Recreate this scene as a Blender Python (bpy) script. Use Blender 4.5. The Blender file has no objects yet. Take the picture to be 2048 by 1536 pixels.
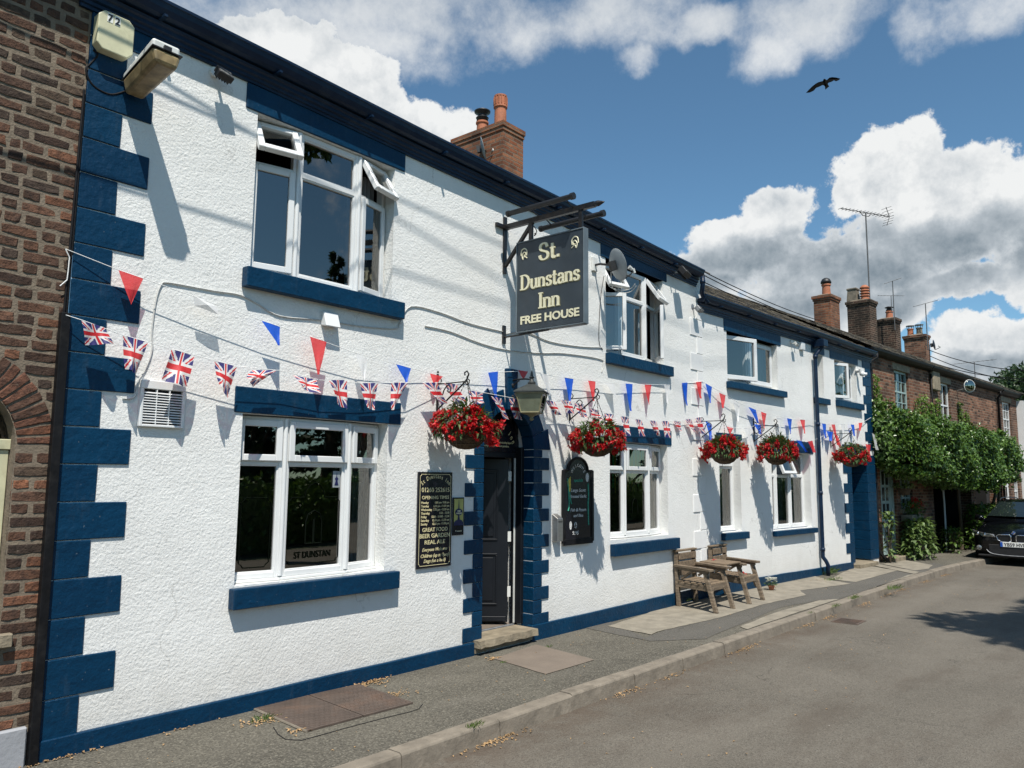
import bpy, bmesh, math, random
from mathutils import Vector, Matrix
R = math.radians
scene = bpy.context.scene
COL = scene.collection

# ------------------------------------------------------------------ camera
FPX, PITCH, ROLL, YAW1, YAW2 = 1552.785, .121079141, 8.67245329e-03, 6.99305370e-01, 7.72268128e-01
EYE = Vector((0, 0, 1.75))
F0 = Vector((math.cos(YAW1), math.sin(YAW1), 0)); R0 = Vector((math.sin(YAW1), -math.cos(YAW1), 0)); U0 = Vector((0, 0, 1))
FWD = math.cos(PITCH) * F0 + math.sin(PITCH) * U0
UPV = -math.sin(PITCH) * F0 + math.cos(PITCH) * U0
RT = math.cos(ROLL) * R0 + math.sin(ROLL) * UPV
UP2 = -math.sin(ROLL) * R0 + math.cos(ROLL) * UPV
cam_d = bpy.data.cameras.new('camera'); cam = bpy.data.objects.new('camera', cam_d); COL.objects.link(cam)
cam_d.sensor_width = 36; cam_d.lens = FPX / 2048 * 36; cam_d.clip_start = .05; cam_d.clip_end = 3000
mw = Matrix((RT, UP2, -FWD)).transposed().to_4x4(); mw.translation = EYE; cam.matrix_world = mw
scene.camera = cam

# ------------------------------------------------------------------ exposure, sun, sky
scene.view_settings.view_transform = 'Standard'; scene.view_settings.look = 'None'
scene.view_settings.gamma = 1; scene.view_settings.use_curve_mapping = False
scene.view_settings.exposure = .5
TOSUN = Vector((-.763, -1, 2.2)).normalized()
EL = math.asin(TOSUN.z)
sd = bpy.data.lights.new('sun', 'SUN'); sun = bpy.data.objects.new('sun', sd); COL.objects.link(sun)
sd.energy = 4.3; sd.angle = R(.5); sd.color = (1, .95, .87)
sun.rotation_euler = TOSUN.to_track_quat('Z', 'Y').to_euler(); sun.location = (0, 0, 60)
scene.cycles.max_bounces = 6; scene.cycles.transparent_max_bounces = 16; scene.cycles.caustics_reflective = False; scene.cycles.caustics_refractive = False

def ray(px, py):
    return (FWD + (px - 1024) / FPX * RT - (py - 768) / FPX * UP2).normalized()

world = bpy.data.worlds.new('World'); scene.world = world; world.use_nodes = True
def build_world():
    nt = world.node_tree; nt.nodes.clear(); N = nt.nodes.new; L = nt.links.new
    def math_(op, a, b=None, c=None, clamp=False):
        n = N('ShaderNodeMath'); n.operation = op; n.use_clamp = clamp
        for i, v in enumerate((a, b, c)):
            if v is None: continue
            if isinstance(v, (int, float)): n.inputs[i].default_value = v
            else: L(v, n.inputs[i])
        return n.outputs[0]
    out = N('ShaderNodeOutputWorld'); sky = N('ShaderNodeTexSky'); sky.sky_type = 'NISHITA'; sky.sun_disc = False
    sky.sun_elevation = EL; sky.sun_rotation = math.atan2(TOSUN.x, TOSUN.y); sky.altitude = 100; sky.air_density = .85; sky.dust_density = .15; sky.ozone_density = 2.6
    bg = N('ShaderNodeBackground'); bg.inputs[1].default_value = .098; tint = N('ShaderNodeMix'); tint.data_type = 'RGBA'; tint.blend_type = 'MULTIPLY'; tint.inputs[0].default_value = 1; L(sky.outputs[0], tint.inputs[6]); tint.inputs[7].default_value = (.76, .98, .95, 1); L(tint.outputs[2], bg.inputs[0])
    tc = N('ShaderNodeTexCoord'); sep = N('ShaderNodeSeparateXYZ'); L(tc.outputs['Generated'], sep.inputs[0])
    az = math_('ARCTAN2', sep.outputs[1], sep.outputs[0]); el = math_('ARCSINE', sep.outputs[2])
    comb = N('ShaderNodeCombineXYZ'); L(az, comb.inputs[0]); L(el, comb.inputs[1])
    # domain warp for billowy outlines
    nz = N('ShaderNodeTexNoise'); nz.inputs['Scale'].default_value = 9; nz.inputs['Detail'].default_value = 8; nz.inputs['Roughness'].default_value = .55
    L(tc.outputs['Generated'], nz.inputs['Vector'])
    sub = N('ShaderNodeVectorMath'); sub.operation = 'SUBTRACT'; L(nz.outputs['Color'], sub.inputs[0]); sub.inputs[1].default_value = (.5, .5, .5)
    sc = N('ShaderNodeVectorMath'); sc.operation = 'SCALE'; L(sub.outputs[0], sc.inputs[0]); sc.inputs['Scale'].default_value = .085
    add = N('ShaderNodeVectorMath'); add.operation = 'ADD'; L(comb.outputs[0], add.inputs[0]); L(sc.outputs[0], add.inputs[1])
    mulz = N('ShaderNodeVectorMath'); mulz.operation = 'MULTIPLY'; L(add.outputs[0], mulz.inputs[0]); mulz.inputs[1].default_value = (1, 1, 0)
    P = mulz.outputs[0]
    def blob(px, py, rx, ry):
        d = ray(px, py); a = math.atan2(d.y, d.x); e = math.asin(d.z)
        d2 = ray(px + rx, py); d3 = ray(px, py + ry)
        ra = abs(math.atan2(d2.y, d2.x) - a); re = abs(math.asin(d3.z) - e)
        s = N('ShaderNodeVectorMath'); s.operation = 'SUBTRACT'; L(P, s.inputs[0]); s.inputs[1].default_value = (a, e, 0)
        m = N('ShaderNodeVectorMath'); m.operation = 'MULTIPLY'; L(s.outputs[0], m.inputs[0]); m.inputs[1].default_value = (1 / ra, 1 / re, 0)
        l = N('ShaderNodeVectorMath'); l.operation = 'DOT_PRODUCT'; L(m.outputs[0], l.inputs[0]); L(m.outputs[0], l.inputs[1])
        return math_('SUBTRACT', 1, l.outputs['Value'])
    def field(lst):
        cur = None
        for b in lst:
            v = blob(*b)
            if cur is None: cur = v
            else:
                n = N('ShaderNodeMath'); n.operation = 'SMOOTH_MAX'; L(cur, n.inputs[0]); L(v, n.inputs[1]); n.inputs[2].default_value = .25; cur = n.outputs[0]
        return cur
    solid = field([(1855, 380, 175, 75), (1760, 330, 135, 75), (1960, 365, 120, 80), (1850, 310, 70, 75), (1712, 380, 68, 72), (1890, 470, 260, 85), (2090, 430, 140, 120),
                   (1548, 430, 85, 62), (1445, 475, 90, 50), (1590, 462, 45, 45), (1490, 510, 160, 50), (1700, 545, 260, 60), (1600, 610, 210, 65), (1760, 630, 110, 55),
                   (1950, 690, 110, 65), (2050, 680, 110, 55), (2010, 760, 230, 70), (2100, 560, 120, 60), (2085, 520, 120, 60), (1400, 560, 90, 70), (1980, 560, 120, 36), (1900, 580, 110, 34),
                   (790, 235, 130, 75), (880, 255, 80, 62), (560, 110, 190, 80), (700, 150, 110, 60)])
    wispy = field([(480, 20, 330, 110), (800, 20, 330, 85), (1010, 50, 110, 65), (760, 90, 200, 70), (1220, 25, 190, 75), (1265, 100, 45, 40), (1545, 95, 85, 60), (1640, 30, 200, 80),
                   (1830, 70, 70, 75), (1960, 20, 160, 70), (1380, 40, 100, 40)])
    n2 = N('ShaderNodeTexNoise'); n2.inputs['Scale'].default_value = 26; n2.inputs['Detail'].default_value = 10; n2.inputs['Roughness'].default_value = .66
    L(tc.outputs['Generated'], n2.inputs['Vector'])
    def ss(v, a, b):
        n = N('ShaderNodeMapRange'); n.interpolation_type = 'SMOOTHSTEP'; L(v, n.inputs[0]); n.inputs[1].default_value = a; n.inputs[2].default_value = b
        return n.outputs[0]
    n2c = math_('SUBTRACT', n2.outputs[0], .5)
    fs = math_('MULTIPLY_ADD', n2c, 2.1, solid)
    ms = ss(fs, -.08, .26)
    n3 = N('ShaderNodeTexNoise'); n3.inputs['Scale'].default_value = 7; n3.inputs['Detail'].default_value = 10; n3.inputs['Roughness'].default_value = .68; L(tc.outputs['Generated'], n3.inputs['Vector'])
    fw = math_('MULTIPLY_ADD', math_('SUBTRACT', n3.outputs[0], .5), 3.6, math_('MULTIPLY_ADD', n2c, .9, wispy))
    mw_ = math_('MULTIPLY', ss(fw, -.35, 1.5), .86)
    mask = math_('MAXIMUM', ms, mw_)
    # the rest of the sky dome (behind the camera) carries scattered cloud as well
    back = ss(math_('MULTIPLY_ADD', math_('SUBTRACT', n3.outputs[0], .5), 3.0, n2c), .15, .9)
    away = ss(math_('ABSOLUTE', math_('SUBTRACT', az, YAW1)), .9, 1.3)
    mask = math_('MAXIMUM', mask, math_('MULTIPLY', back, away))
    grey = field([(1850, 540, 330, 62), (1510, 515, 130, 30), (1620, 590, 150, 30), (1900, 470, 150, 34), (700, -20, 420, 75), (1650, -10, 500, 60), (1220, -10, 220, 50), (1780, 600, 120, 40),
                  (2010, 720, 110, 18), (1700, 480, 90, 24), (1440, 560, 70, 20)])
    lowf = N('ShaderNodeTexNoise'); lowf.inputs['Scale'].default_value = 6; lowf.inputs['Detail'].default_value = 6; lowf.inputs['Roughness'].default_value = .6; L(tc.outputs['Generated'], lowf.inputs['Vector'])
    gsh = math_('MULTIPLY', ss(math_('MULTIPLY_ADD', math_('SUBTRACT', lowf.outputs[0], .5), 2.0, grey), -2.3, 1.6), .78)
    off = N('ShaderNodeVectorMath'); off.operation = 'ADD'; L(tc.outputs['Generated'], off.inputs[0]); off.inputs[1].default_value = (-.008, -.012, .022)
    n4 = N('ShaderNodeTexNoise'); n4.inputs['Scale'].default_value = 16; n4.inputs['Detail'].default_value = 9; n4.inputs['Roughness'].default_value = .62; L(off.outputs[0], n4.inputs['Vector'])
    n5 = N('ShaderNodeTexNoise'); n5.inputs['Scale'].default_value = 16; n5.inputs['Detail'].default_value = 9; n5.inputs['Roughness'].default_value = .62; L(tc.outputs['Generated'], n5.inputs['Vector'])
    dd = math_('SUBTRACT', n5.outputs[0], n4.outputs[0])
    dark = math_('ADD', gsh, math_('MULTIPLY_ADD', dd, -1.3, .09), clamp=True)
    edge = ss(fs, -.1, .9)
    dark = math_('MULTIPLY', dark, math_('MULTIPLY_ADD', edge, .8, .2))
    cr = N('ShaderNodeValToRGB'); e = cr.color_ramp.elements
    e[0].position = 0; e[0].color = (.62, .63, .63, 1); e[1].position = 1; e[1].color = (.15, .19, .225, 1)
    m = cr.color_ramp.elements.new(.45); m.color = (.36, .395, .425, 1)
    L(dark, cr.inputs[0])
    bg2 = N('ShaderNodeBackground'); bg2.inputs[1].default_value = 1; L(cr.outputs[0], bg2.inputs[0])
    up = ss(el, -.02, .0)
    mix = N('ShaderNodeMixShader'); L(math_('MULTIPLY', mask, up), mix.inputs[0]); L(bg.outputs[0], mix.inputs[1]); L(bg2.outputs[0], mix.inputs[2])
    L(mix.outputs[0], out.inputs[0])
build_world()

# ------------------------------------------------------------------ frames: wall planes of the street
YW = 5.43
class Fr:
    def __init__(s, P0, ang, u0):
        s.P0 = Vector(P0); s.a = ang; s.u0 = u0
        s.du = Vector((math.cos(ang), -math.sin(ang), 0)); s.n = Vector((-math.sin(ang), -math.cos(ang), 0))
    def pt(s, u, z, o=0): return s.P0 + s.du * (u - s.u0) + s.n * o + Vector((0, 0, z))
    def px(s, x, y, o=0):
        d = ray(x, y); p = s.P0 + s.n * o; P = EYE + d * (((p - EYE).dot(s.n)) / d.dot(s.n))
        return (P - s.P0).dot(s.du) + s.u0, P.z
    def pd(s, x, y, u):                      # on the plane u = const
        d = ray(x, y); p = s.P0 + s.du * (u - s.u0); P = EYE + d * (((p - EYE).dot(s.du)) / d.dot(s.du))
        return (P - p).dot(s.n), P.z
J = 11.057
A = Fr((0, YW, 0), 0, 0)
B = Fr((J, YW, 0), YAW2 - YAW1, J)
UE = 18.2
Cc = Fr(B.pt(UE, 0, -.1), R(5.6), UE)
def G(px, py, z=0):
    d = ray(px, py); return EYE + d * ((z - EYE.z) / d.z)

# ------------------------------------------------------------------ mesh builder
class MB:
    def __init__(s): s.v = []; s.f = []; s.m = []; s.c = None; s.uv = None
    def add(s, vs, fs, mi=0, col=None):
        b = len(s.v); s.v += [tuple(v) for v in vs]
        for f in fs:
            s.f.append(tuple(b + i for i in f)); s.m.append(mi)
            if col is not None:
                if s.c is None: s.c = []
                s.c += [(1, 1, 1)] * (len(s.f) - 1 - len(s.c)); s.c.append(col)
        return s
    def box(s, x0, x1, y0, y1, z0, z1, mi=0, col=None):
        return s.add([(x0, y0, z0), (x1, y0, z0), (x1, y1, z0), (x0, y1, z0), (x0, y0, z1), (x1, y0, z1), (x1, y1, z1), (x0, y1, z1)],
                     [(0, 3, 2, 1), (4, 5, 6, 7), (0, 1, 5, 4), (1, 2, 6, 5), (2, 3, 7, 6), (3, 0, 4, 7)], mi, col)
    def quad(s, a, b, c, d, mi=0, col=None): return s.add([a, b, c, d], [(0, 1, 2, 3)], mi, col)
    def bar(s, a, b, w, h, up=(0, 0, 1), mi=0):   # box beam between points
        a = Vector(a); b = Vector(b); d = (b - a).normalized(); u = Vector(up)
        x = d.cross(u)
        if x.length < 1e-4: x = d.cross(Vector((0, 1, 0)))
        x.normalize(); u = x.cross(d).normalized()
        vs = [p + x * (i * w / 2) + u * (j * h / 2) for p in (a, b) for i, j in ((-1, -1), (1, -1), (1, 1), (-1, 1))]
        return s.add(vs, [(0, 3, 2, 1), (4, 5, 6, 7), (0, 1, 5, 4), (1, 2, 6, 5), (2, 3, 7, 6), (3, 0, 4, 7)], mi)
    def tube(s, pts, r, n=8, mi=0, cap=True):
        pts = [Vector(p) for p in pts]; rr = r if isinstance(r, (list, tuple)) else [r] * len(pts)
        ring = []; pu = None
        for i, p in enumerate(pts):
            d = (pts[min(i + 1, len(pts) - 1)] - pts[max(i - 1, 0)]).normalized()
            if pu is None: pu = Vector((0, 0, 1)) if abs(d.z) < .9 else Vector((1, 0, 0))
            x = d.cross(pu)
            if x.length < 1e-5: x = d.orthogonal()
            x.normalize(); pu = x.cross(d).normalized()
            ring.append([p + (x * math.cos(2 * math.pi * k / n) + pu * math.sin(2 * math.pi * k / n)) * rr[i] for k in range(n)])
        vs = [v for q in ring for v in q]; fs = []
        for i in range(len(pts) - 1):
            for k in range(n): fs.append((i * n + k, i * n + (k + 1) % n, (i + 1) * n + (k + 1) % n, (i + 1) * n + k))
        if cap: fs += [tuple(range(n))[::-1], tuple(range((len(pts) - 1) * n, len(pts) * n))]
        return s.add(vs, fs, mi)
    def lathe(s, prof, c=(0, 0, 0), n=20, mi=0, axis='z'):
        vs = []; fs = []
        for r, h in prof:
            for k in range(n):
                a = 2 * math.pi * k / n; q = (r * math.cos(a), r * math.sin(a), h)
                if axis == 'y': q = (q[0], q[2], q[1])
                if axis == 'x': q = (q[2], q[0], q[1])
                vs.append((c[0] + q[0], c[1] + q[1], c[2] + q[2]))
        for i in range(len(prof) - 1):
            for k in range(n): fs.append((i * n + k, i * n + (k + 1) % n, (i + 1) * n + (k + 1) % n, (i + 1) * n + k))
        fs += [tuple(range(n))[::-1], tuple(range((len(prof) - 1) * n, len(prof) * n))]
        return s.add(vs, fs, mi)
    def poly(s, pts, y0, y1, mi=0, col=None):     # xz outline extruded along y
        n = len(pts); vs = [(p[0], y0, p[1]) for p in pts] + [(p[0], y1, p[1]) for p in pts]
        return s.add(vs, [tuple(range(n)), tuple(range(2 * n - 1, n - 1, -1))] + [(i, i + n, (i + 1) % n + n, (i + 1) % n) for i in range(n)], mi, col)
    def sweep(s, prof, path, mi=0):               # prof (y,z) along path [(x,dz)]
        n = len(prof); vs = [(x, y, z + dz) for x, dz in path for y, z in prof]; fs = []
        for i in range(len(path) - 1):
            for k in range(n): fs.append((i * n + k, i * n + (k + 1) % n, (i + 1) * n + (k + 1) % n, (i + 1) * n + k))
        fs += [tuple(range(n))[::-1], tuple(range((len(path) - 1) * n, len(path) * n))]
        return s.add(vs, fs, mi)
    def sphere(s, c, r, n=12, mi=0, sc=(1, 1, 1)):
        pr = [(math.sin(math.pi * i / (n // 2 + 1)) or .001, -math.cos(math.pi * i / (n // 2 + 1))) for i in range(n // 2 + 2)]
        b = len(s.v); s.lathe([(max(p[0], .01) * r, p[1] * r) for p in pr], (0, 0, 0), n, mi)
        for i in range(b, len(s.v)):
            v = s.v[i]; s.v[i] = (c[0] + v[0] * sc[0], c[1] + v[1] * sc[1], c[2] + v[2] * sc[2])
        return s
    def xf(s, M, b=0):
        for i in range(b, len(s.v)): s.v[i] = tuple(M @ Vector(s.v[i]))
        return s

def make(name, mb, mats, parent=None, M=None, bev=0, smooth=False, segs=1, recalc=True):
    me = bpy.data.meshes.new(name); me.from_pydata(mb.v, [], mb.f)
    if not isinstance(mats, (list, tuple)): mats = [mats]
    for m in mats: me.materials.append(m)
    if len(mats) > 1: me.polygons.foreach_set('material_index', mb.m)
    if mb.c:
        mb.c += [(1, 1, 1)] * (len(mb.f) - len(mb.c))
        ca = me.color_attributes.new('col', 'FLOAT_COLOR', 'CORNER'); buf = []
        for p, c in zip(me.polygons, mb.c): buf += [c[0], c[1], c[2], 1] * p.loop_total
        ca.data.foreach_set('color', buf)
    if recalc:
        bm = bmesh.new(); bm.from_mesh(me); bmesh.ops.recalc_face_normals(bm, faces=bm.faces); bm.to_mesh(me); bm.free()
    if smooth: me.polygons.foreach_set('use_smooth', [True] * len(me.polygons))
    me.update()
    o = bpy.data.objects.new(name, me); COL.objects.link(o)
    if parent: o.parent = parent
    if M is not None: o.matrix_local = M
    if bev:
        b = o.modifiers.new('bevel', 'BEVEL'); b.width = bev; b.segments = segs; b.limit_method = 'ANGLE'; b.angle_limit = R(40)
    return o
def tag(o, label=None, cat=None, group=None, kind=None):
    if label: o['label'] = label
    if cat: o['category'] = cat
    if group: o['group'] = group
    if kind: o['kind'] = kind
    return o
def at(F, u, z, o=0, rz=0):
    M = Matrix.Rotation(-F.a + rz, 4, 'Z'); M.translation = F.pt(u, z, o); return M
def thing(name, label, cat, M, group=None):
    o = bpy.data.objects.new(name, None); COL.objects.link(o); o.matrix_world = M; o.empty_display_size = .2
    return tag(o, label, cat, group)
def copy_tree(o, parent=None):
    c = o.copy(); COL.objects.link(c)
    if parent: c.parent = parent
    for ch in [x for x in list(bpy.data.objects) if x.parent == o]: copy_tree(ch, c)
    return c

# ------------------------------------------------------------------ materials
def nodes(name):
    m = bpy.data.materials.new(name); m.use_nodes = True; nt = m.node_tree
    return m, nt, nt.nodes['Principled BSDF'], nt.nodes['Material Output']
def tcoord(nt):
    n = nt.nodes.new('ShaderNodeTexCoord'); return n.outputs['Object']
def noise(nt, vec, scale, detail=4, rough=.55):
    n = nt.nodes.new('ShaderNodeTexNoise'); n.inputs['Scale'].default_value = scale; n.inputs['Detail'].default_value = detail; n.inputs['Roughness'].default_value = rough
    nt.links.new(vec, n.inputs['Vector']); return n.outputs[0]
def ramp(nt, fac, stops):
    n = nt.nodes.new('ShaderNodeValToRGB'); e = n.color_ramp.elements
    while len(e) < len(stops): e.new(.5)
    for k, (p, c) in zip(e, stops): k.position = p; k.color = (*c, 1)
    nt.links.new(fac, n.inputs[0]); return n.outputs[0]
def mixc(nt, fac, a, b, mode='MIX'):
    n = nt.nodes.new('ShaderNodeMix'); n.data_type = 'RGBA'; n.blend_type = mode
    for i, v in ((0, fac), (6, a), (7, b)):
        if isinstance(v, (int, float)): n.inputs[i].default_value = v
        elif isinstance(v, tuple): n.inputs[i].default_value = (*v, 1)
        else: nt.links.new(v, n.inputs[i])
    return n.outputs[2]
def bumpn(nt, h, dist, strength=1, normal=None):
    n = nt.nodes.new('ShaderNodeBump'); n.inputs['Distance'].default_value = dist; n.inputs['Strength'].default_value = strength
    nt.links.new(h, n.inputs['Height'])
    if normal: nt.links.new(normal, n.inputs['Normal'])
    return n.outputs[0]
def mth(nt, op, a, b=0, c=0):
    n = nt.nodes.new('ShaderNodeMath'); n.operation = op
    for i, v in enumerate((a, b, c)):
        if isinstance(v, (int, float)): n.inputs[i].default_value = v
        else: nt.links.new(v, n.inputs[i])
    return n.outputs[0]
def pm(name, col, rough=.6, var=.12, vs=4, bump=0, bs=60, metal=0, coat=0, spec=.5, dirt=None, ds=1.5, da=.5, grain=None):
    m, nt, b, _ = nodes(name); v = tcoord(nt)
    if grain:
        mp = nt.nodes.new('ShaderNodeMapping'); mp.inputs['Scale'].default_value = grain; nt.links.new(v, mp.inputs[0]); v = mp.outputs[0]
    n = noise(nt, v, vs, 5)
    lo = tuple(c * (1 - var * 1.6) for c in col); hi = tuple(min(1, c * (1 + var * 1.6)) for c in col)
    c = ramp(nt, n, [(.3, lo), (.7, hi)])
    if dirt:
        d = noise(nt, v, ds, 8, .65); f = ramp(nt, d, [(.5, (0, 0, 0)), (.5 + .25, (da, da, da))]); c = mixc(nt, f, c, dirt)
    nt.links.new(c, b.inputs['Base Color'])
    b.inputs['Roughness'].default_value = rough; b.inputs['Metallic'].default_value = metal; b.inputs['Specular IOR Level'].default_value = spec; b.inputs['Coat Weight'].default_value = coat
    if bump: nt.links.new(bumpn(nt, noise(nt, v, bs, 4), bump), b.inputs['Normal'])
    return m
M = {}
def render_mat():
    m, nt, b, _ = nodes('rough_render'); v = tcoord(nt)
    big = noise(nt, v, 1.1, 6, .6); c = ramp(nt, big, [(.35, (.73, .73, .705)), (.62, (.79, .79, .765))])
    st = noise(nt, v, 5, 8, .7); f = ramp(nt, st, [(.56, (0, 0, 0)), (.80, (.35, .35, .35))]); c = mixc(nt, f, c, (.60, .60, .56))
    mpv = nt.nodes.new('ShaderNodeMapping'); mpv.inputs['Scale'].default_value = (7, 1, .45); nt.links.new(v, mpv.inputs[0]); f = ramp(nt, noise(nt, mpv.outputs[0], 1.6, 7, .6), [(.54, (0, 0, 0)), (.75, (.14, .14, .14))]); c = mixc(nt, f, c, (.58, .575, .53))
    # a little splash dirt low on the wall (belongs to the wall)
    sep = nt.nodes.new('ShaderNodeSeparateXYZ'); nt.links.new(v, sep.inputs[0])
    lowf = nt.nodes.new('ShaderNodeMapRange'); nt.links.new(sep.outputs[2], lowf.inputs[0]); lowf.inputs[1].default_value = .65; lowf.inputs[2].default_value = .1
    lf = mth(nt, 'MULTIPLY', mth(nt, 'MULTIPLY', lowf.outputs[0], noise(nt, v, 6, 6, .7)), .6); c = mixc(nt, lf, c, (.45, .42, .36))
    nt.links.new(c, b.inputs['Base Color']); b.inputs['Roughness'].default_value = .85; b.inputs['Specular IOR Level'].default_value = .25
    vc = nt.nodes.new('ShaderNodeTexVoronoi'); vc.feature = 'DISTANCE_TO_EDGE'; vc.inputs['Scale'].default_value = .55
    wv = nt.nodes.new('ShaderNodeVectorMath'); wv.operation = 'ADD'; nt.links.new(v, wv.inputs[0]); wn = nt.nodes.new('ShaderNodeTexNoise'); wn.inputs['Scale'].default_value = 3; wn.inputs['Detail'].default_value = 6; nt.links.new(v, wn.inputs['Vector']); ws = nt.nodes.new('ShaderNodeVectorMath'); ws.operation = 'SCALE'; ws.inputs['Scale'].default_value = .5; nt.links.new(wn.outputs['Color'], ws.inputs[0]); nt.links.new(ws.outputs[0], wv.inputs[1]); nt.links.new(wv.outputs[0], vc.inputs['Vector'])
    ck = ramp(nt, vc.outputs['Distance'], [(0, (.55, .55, .55)), (.0022, (0, 0, 0))]); ck = mth(nt, 'MULTIPLY', ck, ramp(nt, noise(nt, v, .8, 3), [(.5, (0, 0, 0)), (.6, (1, 1, 1))])); c = mixc(nt, ck, c, (.38, .37, .34)); nt.links.new(c, b.inputs['Base Color'])
    h1 = noise(nt, v, 52, 6, .66)
    h2 = noise(nt, v, 7, 3, .5)
    vo = nt.nodes.new('ShaderNodeTexVoronoi'); vo.inputs['Scale'].default_value = 42; vo.feature = 'SMOOTH_F1'
    dv = nt.nodes.new('ShaderNodeVectorMath'); dv.operation = 'ADD'; nt.links.new(v, dv.inputs[0])
    nn = nt.nodes.new('ShaderNodeTexNoise'); nn.inputs['Scale'].default_value = 14; nt.links.new(v, nn.inputs['Vector'])
    s2 = nt.nodes.new('ShaderNodeVectorMath'); s2.operation = 'SCALE'; s2.inputs['Scale'].default_value = .08; nt.links.new(nn.outputs['Color'], s2.inputs[0]); nt.links.new(s2.outputs[0], dv.inputs[1])
    nt.links.new(dv.outputs[0], vo.inputs['Vector'])
    bl = mth(nt, 'SUBTRACT', 1, vo.outputs['Distance'])
    h = mth(nt, 'ADD', mth(nt, 'MULTIPLY', bl, .5), mth(nt, 'ADD', mth(nt, 'MULTIPLY', h1, 1.0), mth(nt, 'MULTIPLY', h2, .8)))
    nt.links.new(bumpn(nt, h, .0056), b.inputs['Normal']); return m
M['render'] = render_mat()
M['smooth_white'] = pm('smooth_white_paint', (.78, .78, .765), .7, .03, 6, .002, 25, dirt=(.6, .6, .56), ds=3, da=.25)
def blue_mat():
    m, nt, b, _ = nodes('blue_masonry_paint'); v = tcoord(nt)
    n = noise(nt, v, 2.5, 7, .6); c = ramp(nt, n, [(.3, (.0006, .026, .064)), (.7, (.001, .036, .086))])
    d = noise(nt, v, 9, 9, .7); f = ramp(nt, d, [(.55, (0, 0, 0)), (.75, (.28, .28, .28))]); c = mixc(nt, f, c, (.004, .055, .125))
    oi = nt.nodes.new('ShaderNodeObjectInfo'); c = mixc(nt, mth(nt, 'MULTIPLY', oi.outputs['Random'], .35), c, (.001, .020, .055)); ch = noise(nt, v, 55, 3, .5); mpb = nt.nodes.new('ShaderNodeMapping'); mpb.inputs['Scale'].default_value = (1, 1, .25); nt.links.new(v, mpb.inputs[0]); c = mixc(nt, ramp(nt, noise(nt, mpb.outputs[0], 14, 8, .7), [(.56, (0, 0, 0)), (.8, (.30, .30, .30))]), c, (.055, .085, .115)); f2 = ramp(nt, ch, [(.715, (0, 0, 0)), (.76, (.6, .6, .6))]); c = mixc(nt, f2, c, (.16, .19, .22))
    nt.links.new(c, b.inputs['Base Color']); b.inputs['Roughness'].default_value = .45; b.inputs['Specular IOR Level'].default_value = .22
    h = mth(nt, 'ADD', noise(nt, v, 30, 4), mth(nt, 'MULTIPLY', noise(nt, v, 6, 2), 2)); nt.links.new(bumpn(nt, h, .006), b.inputs['Normal']); return m
M['blue'] = blue_mat()
M['bluegloss'] = pm('blue_gloss_paint', (.002, .014, .040), .42, .15, 3, .001, 40, spec=.3, dirt=(.05, .06, .06), ds=6, da=.3)
M['upvc'] = pm('white_upvc', (.70, .71, .705), .28, .02, 4, dirt=(.66, .66, .62), ds=5, da=.25)
M['aerial'] = pm('dull_aerial_metal', (.10, .10, .10), .6, .15, 14)
M['upvc_grey'] = pm('aged_white_plastic', (.66, .67, .64), .45, .06, 6, dirt=(.42, .41, .35), ds=7, da=.5)
M['black'] = pm('black_paint', (.007, .007, .008), .55, .3, 9, .001, 40, spec=.2, dirt=(.06, .055, .05), ds=8, da=.3)
M['iron'] = pm('black_wrought_iron', (.012, .012, .013), .4, .3, 30, dirt=(.07, .04, .02), ds=20, da=.3)
M['dark'] = pm('dark_interior_and_shade', (.012, .012, .012), .9, .2, 2)
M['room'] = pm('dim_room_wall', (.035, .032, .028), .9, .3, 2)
M['curtain'] = pm('pale_net_curtain', (.42, .45, .47), .9, .12, 3, .01, 12, grain=(12, 1, .6))
M['cream'] = pm('aged_cream_plastic', (.56, .54, .36), .4, .06, 8, dirt=(.27, .26, .15), ds=9, da=.5)
M['amber'] = pm('stained_lamp_cover', (.27, .20, .10), .35, .3, 14, dirt=(.14, .10, .04), ds=12, da=.7)
M['grey_cable'] = pm('painted_cable', (.52, .52, .50), .6, .12, 30)
M['black_cable'] = pm('black_cable', (.010, .010, .012), .7, .2, 30, spec=.15)
M['white_string'] = pm('white_string', (.75, .75, .73), .8, .05, 30)
M['board'] = pm('gloss_black_board', (.008, .008, .013), .25, .2, 3)
M['signboard'] = pm('dark_slate_sign_paint', (.028, .040, .052), .5, .12, 5, dirt=(.06, .07, .075), ds=7, da=.35)
M['signedge'] = pm('sign_edge_metal', (.12, .15, .17), .5, .12, 6)
M['goldtext'] = pm('pale_gold_lettering', (.66, .58, .33), .5, .06, 20)
M['creamtext'] = pm('cream_lettering', (.74, .70, .50), .5, .06, 20)
M['shade_text'] = pm('olive_letter_edge', (.20, .18, .09), .6, .1, 20)
M['chalk'] = pm('white_chalk', (.60, .60, .58), .9, .3, 60)
M['chalkgreen'] = pm('green_chalk', (.05, .32, .22), .9, .3, 60)
M['chalkyellow'] = pm('yellow_chalk', (.62, .52, .08), .9, .3, 60)
M['steel'] = pm('brushed_steel', (.42, .41, .39), .38, .1, 20, metal=.85, grain=(1, 1, 12))
M['steeldark'] = pm('galvanised_steel', (.30, .31, .32), .5, .15, 14, metal=.6)
M['dish'] = pm('grey_dish_paint', (.27, .30, .32), .55, .1, 8, dirt=(.32, .32, .28), ds=6, da=.35)
M['rust'] = pm('rusty_steel_plate', (.092, .068, .054), .7, .14, 5, .003, 140, dirt=(.16, .085, .05), ds=4, da=.55)
M['stone'] = pm('sandstone_step', (.24, .20, .14), .85, .18, 7, .012, 22, dirt=(.10, .09, .06), ds=5, da=.6)
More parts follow.
